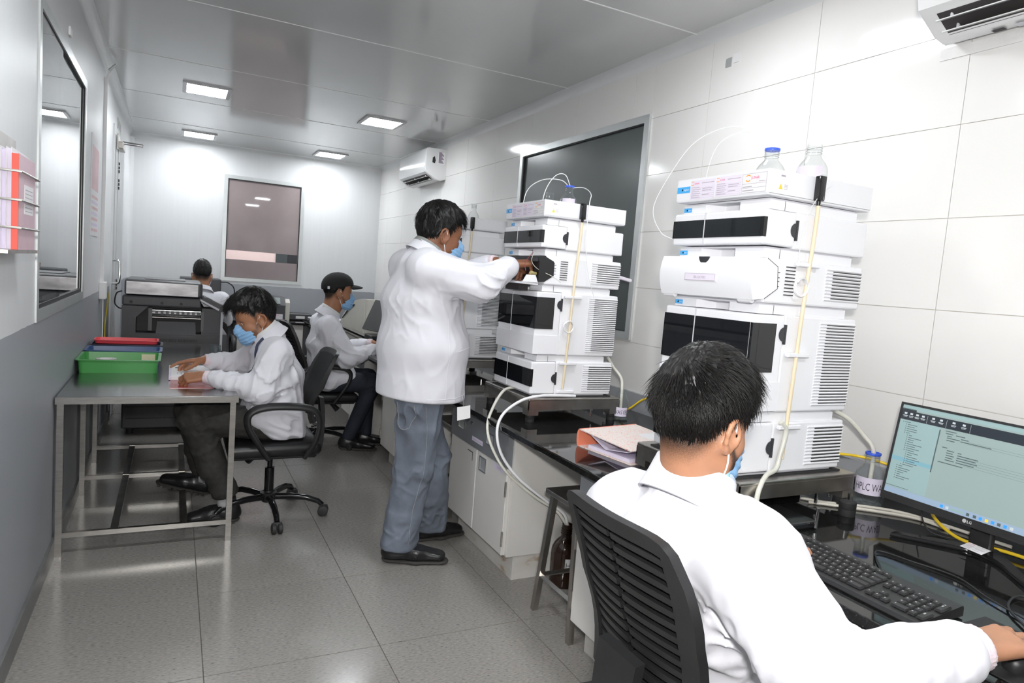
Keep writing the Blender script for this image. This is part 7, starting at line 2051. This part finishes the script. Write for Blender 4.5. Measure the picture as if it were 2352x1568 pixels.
# ================================================================ man reading at the steel table (faces left)
J = dict(pelvis=V3(0.52, 3.81, 0.54), chest=V3(0.495, 3.81, 0.83), neck=V3(0.452, 3.81, 1.00), shL=V3(0.485, 3.640, 0.925), shR=V3(0.465, 3.975, 0.925), elL=V3(0.405, 3.600, 0.735), wrL=V3(0.155, 3.715, 0.785),
         elR=V3(0.36, 4.09, 0.79), wrR=V3(0.165, 4.05, 0.822), hipL=V3(0.50, 3.71, 0.535), hipR=V3(0.50, 3.91, 0.535), knL=V3(0.115, 3.70, 0.570), knR=V3(0.105, 3.92, 0.575), anL=V3(0.272, 3.735, 0.14), anR=V3(0.175, 4.015, 0.20))
MC = head_matrix((0.400, 3.815, 1.078), math.pi+math.radians(9), math.radians(20), 0, 0.97)
body, tips = make_body('person', 'seated man in white lab coat bent over a notebook at the steel table', (0.5, 3.8, 0), J, (-1, 0, 0), MC, 0.0045, skin,
    [(J['wrL'], (-0.97, 0.10, -0.10), (0.0, -0.55, 0.83), -1, [(40, 60, 35), (50, 62, 35), (58, 62, 35), (62, 60, 35)], (0.30, 0.45, 25), 1.0),
     (J['wrR'], (-0.97, 0.05, -0.12), (0.0, 0.25, 0.95), 1, [(8, 14, 8), (38, 40, 25), (46, 45, 25), (50, 45, 25)], (0.40, 0.45, 15), 1.0)], fade=0.030, beard=True)
nails(body, tips)
make_hair(body, MC, dict(top=0.036, side=0.006, fade=0.030, fringe=0.034, mess=1.0, sweep=(0.5, 0, 0), wid=0.75), 4500, 5)
make_mask(body, MC); make_eyes(body, MC)
u = (1, 0, 0)
F = Field((0.06, 3.46, 0.40), (0.74, 4.20, 1.12), 0.006)
F.econe((0.540, 3.81, 0.49), (0.512, 3.81, 0.78), (0.126, 0.205), (0.128, 0.180), u, 0.03, 0.5)
F.econe((0.512, 3.81, 0.78), (0.480, 3.81, 0.915), (0.128, 0.180), (0.100, 0.150), u, 0.05, 0.5)
F.cap((0.485, 3.69, 0.925), (0.470, 3.93, 0.925), 0.064, 0.064, 0.05); F.cap((0.480, 3.81, 0.93), (0.462, 3.81, 0.99), 0.085, 0.066, 0.04)
F.econe((0.55, 3.81, 0.535), (0.37, 3.81, 0.585), (0.100, 0.215), (0.085, 0.205), (0, 0, 1), 0.04, 0.4)
F.econe((0.62, 3.81, 0.60), (0.63, 3.81, 0.475), (0.030, 0.16), (0.026, 0.18), u, 0.04, 0.5)
for s, r in (('L', (0.076, 0.066, 0.042)), ('R', (0.074, 0.062, 0.042))):
    w = J['wr'+s]-(J['wr'+s]-J['el'+s])*0.20
    F.cap(J['sh'+s], J['el'+s], r[0], r[1], 0.05); F.cap(J['el'+s], w, r[1], r[2], 0.03)
F.folds((0.4, 0, 1), 2.5, 22, 0.007, seed=1)
F.folds((1, 0.2, 0.3), 3, 34, 0.014, (0.42, 3.60, 0.75), 0.2, 5); F.folds((0.4, 0.2, 1), 4, 36, 0.014, (0.26, 3.66, 0.77), 0.13, 6); F.folds((0.5, 0, -1), 2.5, 26, 0.014, (0.55, 3.66, 0.78), 0.22, 4)
F.folds((0.4, 0.2, 1), 4, 36, 0.014, (0.28, 4.07, 0.8), 0.15, 2); F.folds((-1, 0.1, 0.6), 3, 26, 0.010, (0.52, 3.66, 0.56), 0.2, 3)
F.cut((0.5, 3.8, 0.463), (0, 0, -1), 0.006); F.cut((0.375, 3.8, 0.55), (-0.62, 0, -0.78), 0.006)
coat = field_object(F, 'lab_coat', coat_m, body)
make_collar(body, 'coat_collar', coat_m, (0.462, 3.81, 0.985), (-1, 0, 0), (0.076, 0.078), 0.050, 0.060, math.radians(32), 70, flare=0.024)
make_collar(body, 'shirt_collar', shirt_white, (0.455, 3.81, 0.997), (-1, 0, 0), (0.066, 0.068), 0.052, 0.030, math.radians(32), 30, flare=0.006)
MB().tube([(0.50, 3.745, 1.028), (0.465, 3.735, 1.010)]+snap(coat, bez([(0.435, 3.722, 0.975), (0.405, 3.705, 0.93), (0.372, 3.700, 0.86), (0.345, 3.702, 0.79)], 6), 0.003), 0.011, 8, flat=0.25, up=(0, -1, 0.2)).build('lanyard', lanyard_m, body, smooth=60)
cuffs(body, J, 'L', (0.040, 0.034), 0.065, 0.0); cuffs(body, J, 'R', (0.040, 0.034), 0.065, 0.0)
F = Field((0.0, 3.55, 0.05), (0.66, 4.12, 0.68), 0.006)
F.econe((0.53, 3.81, 0.56), (0.50, 3.81, 0.53), (0.09, 0.17), (0.09, 0.17), (0, 0, 1), 0.03, 0.5)
for s in 'LR':
    h, k_, a = J['hip'+s], J['kn'+s], J['an'+s]
    F.cap(h, k_, 0.094, 0.072, 0.04); F.cap(k_, k_*0.4+a*0.6, 0.074, 0.066, 0.03); F.cap(k_*0.4+a*0.6, a+V3(0, 0, 0.03), 0.066, 0.062, 0.02)
    F.folds((0.2, 1, 0.3), 4, 30, 0.012, k_, 0.16, 3)
F.folds((1, 0.2, 0.4), 3, 20, 0.008, seed=2)
d = J['knL']-J['anL']
for s in 'LR':
    a = J['an'+s]; dd = (J['kn'+s]-a)/np.linalg.norm(J['kn'+s]-a)
F.cut((0.25, 3.7, 0.135), (0.25, 0, -1), 0.006)
tr = field_object(F, 'trousers', slate_cloth, body)
F = Field((0.15, 3.62, 0.0), (0.42, 4.10, 0.30), 0.005)
for s in 'LR':
    a = J['an'+s]; F.cap(a+V3(0, 0, -0.03), a+V3(0, 0, 0.03), 0.037, 0.037, 0)
F.cut((0.2, 3.7, 0.125), (0, 0, 1), 0.0) if False else None
sk = field_object(F, 'socks', sock, body)
make_shoe(body, (0.345, 3.752, 0), (0.075, 3.752, 0), boot=True, high=0.088, width=0.050)
make_shoe(body, (0.215, 4.025, 0.062), (-0.060, 4.090, 0.128), boot=True, high=0.088, width=0.050)

# ================================================================ man with the black cap (faces right)
J = dict(pelvis=V3(1.07, 5.22, 0.53), chest=V3(1.045, 5.22, 0.83), neck=V3(1.065, 5.22, 1.035), shR=V3(1.035, 5.045, 0.945), shL=V3(1.045, 5.395, 0.945), elR=V3(1.175, 5.00, 0.715), wrR=V3(1.42, 5.055, 0.795),
         elL=V3(1.20, 5.45, 0.735), wrL=V3(1.435, 5.29, 0.805), hipR=V3(1.09, 5.12, 0.525), hipL=V3(1.09, 5.32, 0.525), knR=V3(1.40, 5.07, 0.515), knL=V3(1.42, 5.33, 0.520), anR=V3(1.235, 5.09, 0.11), anL=V3(1.40, 5.22, 0.11))
MD = head_matrix((1.122, 5.22, 1.187), math.radians(1), math.radians(2), 0, 1.0)
body, tips = make_body('person', 'seated man in lab coat and black cap typing at the far end of the bench', (1.07, 5.2, 0), J, (1, 0, 0), MD, 0.006, skin,
    [(J['wrR'], (0.97, 0.12, -0.10), (0, 0, 1), 1, [(20, 35, 25), (24, 36, 25), (26, 38, 25), (28, 40, 25)], (0.45, 0.35, 15), 1.0),
     (J['wrL'], (0.97, -0.12, -0.12), (0, 0, 1), -1, [(20, 35, 25), (24, 36, 25), (26, 38, 25), (28, 40, 25)], (0.45, 0.35, 15), 1.0)], fade=0.03, beard=True)
make_mask(body, MD); make_eyes(body, MD)
make_hair(body, MD, dict(top=0.006, side=0.004, fade=0.0, fringe=-0.004, mess=0.3), 500, 8)
F = Field((-0.15, -0.115, 0.0), (0.24, 0.115, 0.185), 0.004)
F.ell((-0.012, 0, 0.052), (0.116, 0.092, 0.108), None, 0); F.ell((0.030, 0, 0.080), (0.078, 0.075, 0.068), None, 0.04)
X = F.ax[0]; zc = np.interp(X, [-0.13, -0.08, 0.0, 0.06, 0.10], [0.020, 0.028, 0.050, 0.066, 0.070])[:,None,None]
F.a = np.maximum(F.a, zc-F.ax[2][None,None,:]+0*F.ax[1][None,:,None]).astype(np.float32)
cp_ = field_object(F, 'baseball_cap', cap_cloth, body, M=MD)
mb = MB(); vs_ = []; fs = []; n = 14
for (fr_, th) in ((0, 0), (0.35, 0), (0.7, 0), (1, 0), (1, -0.004), (0.7, -0.004), (0.35, -0.004), (0, -0.004)):
    for i in range(n+1):
        a = -1+2*i/n
        x = 0.075+(0.03*(1-a*a))+fr_*(0.085*(1-a**4*0.75)); y = a*(0.076-0.010*fr_)
        vs_.append(tuple(MD @ Vector((x, y, 0.078-0.022*a*a-0.012*fr_*fr_+th))))
for r in range(8):
    for i in range(n): fs.append((r*(n+1)+i, r*(n+1)+i+1, ((r+1) % 8)*(n+1)+i+1, ((r+1) % 8)*(n+1)+i))
mb.add(vs_, fs); mb.build('cap_brim', cap_cloth, cp_, smooth=50)
MB().lathe([(0.001, 0.006), (0.006, 0.004), (0.008, 0)], tuple(MD @ Vector((-0.01, 0, 0.158))), 10).build('cap_button', cap_cloth, cp_, smooth=60)
MB().box(*[v for p in zip(MD @ Vector((-0.095, -0.078, 0.030)), MD @ Vector((-0.080, -0.070, 0.050))) for v in sorted(p)]).build('cap_strap', inst_grey, cp_)
F = Field((0.84, 4.86, 0.40), (1.46, 5.58, 1.14), 0.007)
F.econe((1.06, 5.22, 0.50), (1.045, 5.22, 0.80), (0.125, 0.185), (0.124, 0.180), u, 0.03, 0.5)
F.econe((1.045, 5.22, 0.80), (1.045, 5.22, 0.935), (0.124, 0.180), (0.095, 0.150), u, 0.05, 0.5)
F.cap((1.04, 5.09, 0.945), (1.045, 5.35, 0.945), 0.064, 0.064, 0.05); F.cap((1.05, 5.22, 0.95), (1.062, 5.22, 1.015), 0.085, 0.066, 0.04)
F.econe((1.05, 5.22, 0.53), (1.24, 5.22, 0.565), (0.100, 0.21), (0.085, 0.205), (0, 0, 1), 0.04, 0.4)
for s in 'RL':
    w = J['wr'+s]-(J['wr'+s]-J['el'+s])*0.20
    F.cap(J['sh'+s], J['el'+s], 0.080, 0.068, 0.05); F.cap(J['el'+s], w, 0.066, 0.042, 0.03)
F.folds((0.4, 0, 1), 2.5, 22, 0.007, seed=6); F.folds((-1, 0, 0.5), 3, 32, 0.014, (1.15, 4.98, 0.74), 0.2, 5); F.folds((0.4, 0.2, -1), 2.5, 28, 0.012, (1.0, 5.05, 0.82), 0.2, 4); F.folds((0.3, 0.2, 1), 4, 36, 0.012, (1.32, 5.03, 0.77), 0.14, 6)
F.cut((1.0, 5.2, 0.452), (0, 0, -1), 0.006); F.cut((1.20, 5.2, 0.53), (0.62, 0, -0.78), 0.006)
field_object(F, 'lab_coat', coat_m, body)
make_collar(body, 'coat_collar', coat_m, (1.060, 5.22, 1.012), (1, 0, 0), (0.074, 0.076), 0.052, 0.060, math.radians(22), 70, flare=0.024)
make_collar(body, 'shirt_collar', shirt_white, (1.066, 5.22, 1.026), (1, 0, 0), (0.066, 0.068), 0.056, 0.036, math.radians(22), 24, flare=0.010)
cuffs(body, J, 'R', (0.040, 0.034), 0.065, 0.0); cuffs(body, J, 'L', (0.040, 0.034), 0.065, 0.0)
F = Field((0.95, 4.90, 0.05), (1.54, 5.50, 0.66), 0.007)
F.econe((1.06, 5.22, 0.53), (1.09, 5.22, 0.52), (0.085, 0.17), (0.085, 0.17), (0, 0, 1), 0.03, 0.5)
for s in 'LR':
    h, k_, a = J['hip'+s], J['kn'+s], J['an'+s]
    F.cap(h, k_, 0.090, 0.068, 0.04); F.cap(k_, a+V3(0, 0, -0.02), 0.068, 0.050, 0.03); F.folds((0.2, 1, 0.3), 4, 30, 0.010, k_, 0.16, 3)
F.cut((1.2, 5.1, 0.075), (0, 0, -1), 0.006)
field_object(F, 'jeans', denim_dark, body)
make_shoe(body, (1.172, 5.105, 0), (1.440, 5.005, 0), boot=True, width=0.050); make_shoe(body, (1.335, 5.235, 0), (1.600, 5.150, 0), boot=True, width=0.050)

# ================================================================ farthest man, seen from behind
J = dict(pelvis=V3(0.25, 7.14, 0.50), chest=V3(0.25, 7.17, 0.82), neck=V3(0.245, 7.205, 1.065), shR=V3(0.425, 7.19, 0.975), shL=V3(0.070, 7.19, 0.975), elR=V3(0.47, 7.38, 0.77), wrR=V3(0.36, 7.60, 0.80),
         elL=V3(0.03, 7.38, 0.77), wrL=V3(0.14, 7.60, 0.80), hipR=V3(0.34, 7.18, 0.50), hipL=V3(0.16, 7.18, 0.50), knR=V3(0.36, 7.54, 0.52), knL=V3(0.14, 7.54, 0.52), anR=V3(0.36, 7.50, 0.11), anL=V3(0.14, 7.50, 0.11))
ME = head_matrix((0.243, 7.245, 1.186), math.radians(88), math.radians(12), 0, 1.0)
body, tips = make_body('person', 'farthest man in a white coat seen from behind over the copier', (0.25, 7.15, 0), J, (0, 1, 0), ME, 0.007, skin,
    [(J['wrR'], (-0.1, 0.97, -0.1), (0, 0, 1), 1, [(20, 35, 25)]*4, (0.45, 0.35, 15), 1.0), (J['wrL'], (0.1, 0.97, -0.1), (0, 0, 1), -1, [(20, 35, 25)]*4, (0.45, 0.35, 15), 1.0)], fade=0.045)
make_hair(body, ME, dict(top=0.030, side=0.004, fade=0.042, fringe=0.02, mess=1.0), 900, 3); make_mask(body, ME, h=0.004)
v = (0, 1, 0)
F = Field((-0.10, 6.98, 0.36), (0.60, 7.66, 1.16), 0.008)
F.econe((0.25, 7.13, 0.46), (0.25, 7.165, 0.80), (0.125, 0.18), (0.122, 0.185), v, 0.03, 0.5); F.econe((0.25, 7.165, 0.80), (0.248, 7.185, 0.95), (0.122, 0.185), (0.095, 0.15), v, 0.05, 0.5)
F.cap((0.11, 7.185, 0.97), (0.39, 7.185, 0.97), 0.062, 0.062, 0.05); F.cap((0.248, 7.19, 0.98), (0.246, 7.20, 1.045), 0.088, 0.066, 0.05)
for s in 'RL':
    w = J['wr'+s]-(J['wr'+s]-J['el'+s])*0.18
    F.cap(J['sh'+s], J['el'+s], 0.076, 0.064, 0.05); F.cap(J['el'+s], w, 0.064, 0.042, 0.03)
F.folds((0.4, 0, 1), 2.5, 20, 0.008, seed=6)
field_object(F, 'lab_coat', coat_m, body)
make_collar(body, 'coat_collar', coat_m, (0.246, 7.195, 1.045), (0, 1, 0), (0.072, 0.074), 0.048, 0.050, math.radians(18), 60, flare=0.022)
F = Field((0.02, 7.02, 0.05), (0.50, 7.64, 0.64), 0.008)
F.econe((0.25, 7.13, 0.50), (0.25, 7.18, 0.50), (0.08, 0.16), (0.08, 0.16), (0, 0, 1), 0.03, 0.5)
for s in 'LR': F.cap(J['hip'+s], J['kn'+s], 0.085, 0.066, 0.04); F.cap(J['kn'+s], J['an'+s], 0.066, 0.052, 0.03)
field_object(F, 'trousers', slate_cloth, body)
make_shoe(body, (0.36, 7.44, 0), (0.37, 7.70, 0), h=0.007); make_shoe(body, (0.14, 7.44, 0), (0.13, 7.70, 0), h=0.007)

# ================================================================ nearest man at the computer, seen from behind
J = dict(pelvis=V3(1.12, 1.10, 0.54), chest=V3(1.005, 1.065, 0.82), neck=V3(0.955, 1.025, 1.005), shR=V3(0.968, 0.868, 0.925), shL=V3(0.935, 1.215, 0.885), elR=V3(1.00, 0.70, 0.760), wrR=V3(1.305, 0.637, 0.806),
         elL=V3(1.14, 1.305, 0.755), wrL=V3(1.350, 1.205, 0.795), hipR=V3(1.13, 1.00, 0.535), hipL=V3(1.13, 1.20, 0.535), knR=V3(1.53, 0.98, 0.55), knL=V3(1.53, 1.20, 0.55), anR=V3(1.48, 0.98, 0.11), anL=V3(1.48, 1.20, 0.11))
MA = head_matrix((0.953, 1.010, 1.130), math.radians(6), math.radians(9), 0, 0.95)
body, tips = make_body('person', 'nearest man in white lab coat seen from behind, using keyboard and mouse', (1.1, 1.1, 0), J, (1, 0, 0), MA, 0.004, skin_light,
    [(J['wrR'], (0.985, -0.10, 0.02), (0.0, -0.12, 0.99), 1, [(14, 30, 20), (12, 26, 18), (16, 30, 20), (20, 32, 20)], (0.42, 0.30, 15), 1.06),
     (J['wrL'], (0.86, -0.50, -0.08), (0, 0, 1), -1, [(16, 32, 22), (20, 34, 22), (22, 36, 22), (24, 38, 22)], (0.55, 0.25, 10), 1.02)], fade=0.036, beard='full')
nails(body, tips, 1.04)
make_hair(body, MA, dict(top=0.034, side=0.013, fade=0.036, fringe=0.012, mess=0.8, wid=0.7), 11000, 21, h=0.0035)
make_mask(body, MA); make_eyes(body, MA)
F = Field((0.80, 0.55, 0.42), (1.36, 1.42, 1.09), 0.0055)
F.econe((1.13, 1.10, 0.48), (1.02, 1.068, 0.80), (0.125, 0.190), (0.124, 0.195), u, 0.03, 0.5)
F.econe((1.02, 1.068, 0.80), (0.968, 1.045, 0.905), (0.124, 0.195), (0.100, 0.165), u, 0.05, 0.5)
F.cap((0.972, 0.905, 0.918), (0.942, 1.180, 0.892), 0.070, 0.070, 0.05); F.cap((0.965, 1.04, 0.915), (0.957, 1.030, 0.995), 0.120, 0.074, 0.07)
for s, r in (('R', (0.092, 0.078, 0.048)), ('L', (0.088, 0.070, 0.046))):
    w = J['wr'+s]-(J['wr'+s]-J['el'+s])*0.17
    F.cap(J['sh'+s], J['el'+s], r[0], r[1], 0.06); F.cap(J['el'+s], w, r[1], r[2], 0.03)
F.folds((0.5, -0.3, 1), 2.5, 20, 0.006, seed=6); F.folds((0.6, -0.3, -0.7), 2.5, 26, 0.012, (0.96, 0.80, 0.83), 0.2, 5); F.folds((1, 0.6, 0.2), 3, 30, 0.016, (0.93, 0.90, 0.70), 0.2, 4)
F.folds((0.3, 1, 0.8), 4, 32, 0.012, (1.20, 0.65, 0.79), 0.14, 2); F.folds((0.4, 1, 0.2), 4, 30, 0.012, (1.0, 0.70, 0.77), 0.14, 8)
F.cut((1.0, 1.0, 0.455), (0, 0, -1), 0.006)
field_object(F, 'lab_coat', coat_m, body)
make_collar(body, 'coat_collar', coat_m, (0.957, 1.028, 1.000), (0.97, 0.2, 0), (0.070, 0.074), 0.054, 0.080, math.radians(18), 70, flare=0.016)
make_collar(body, 'shirt_collar', shirt_blue, (0.962, 1.028, 1.008), (0.97, 0.2, 0), (0.064, 0.067), 0.054, 0.050, math.radians(24), 16, flare=0.012)
cuffs(body, J, 'R', (0.045, 0.040), 0.062, 0.0); cuffs(body, J, 'L', (0.042, 0.036), 0.062, 0.0)
F = Field((0.98, 0.86, 0.05), (1.64, 1.34, 0.68), 0.008)
F.econe((1.11, 1.10, 0.54), (1.14, 1.10, 0.53), (0.085, 0.17), (0.085, 0.17), (0, 0, 1), 0.03, 0.5)
for s in 'LR': F.cap(J['hip'+s], J['kn'+s], 0.090, 0.068, 0.04); F.cap(J['kn'+s], J['an'+s], 0.068, 0.052, 0.03)
field_object(F, 'trousers', slate_cloth, body)
make_shoe(body, (1.42, 0.98, 0), (1.69, 0.97, 0), h=0.007); make_shoe(body, (1.42, 1.20, 0), (1.69, 1.21, 0), h=0.007)
# silver ring with a red stone on the ring finger of the right hand
w = Vector(J['wrR']); f = Vector((0.985, -0.10, 0.02)).normalized(); n = Vector((0, -0.12, 0.99)); n = (n-f*n.dot(f)).normalized(); l = n.cross(f)
a = math.radians(-2); d0 = f*math.cos(a)+l*math.sin(a); ang = math.radians(16); d = d0*math.cos(ang)-n*math.sin(ang)
c = w+(f*0.086+l*-0.009)*1.06+d*0.026; b = d.cross(n).normalized(); nn = b.cross(d).normalized()
rg = MB().tube([c+(b*math.cos(t)+nn*math.sin(t))*0.0108 for t in [2*math.pi*i/20 for i in range(20)]], 0.0022, 8, closed=True).build('finger_ring', chrome, body, smooth=60)
MB().lathe([(0.001, 0.003), (0.004, 0.002), (0.0045, 0)], tuple(c-nn*0.012 if nn.z < 0 else c+nn*0.012), 10).build('red_stone', red_plastic, rg)
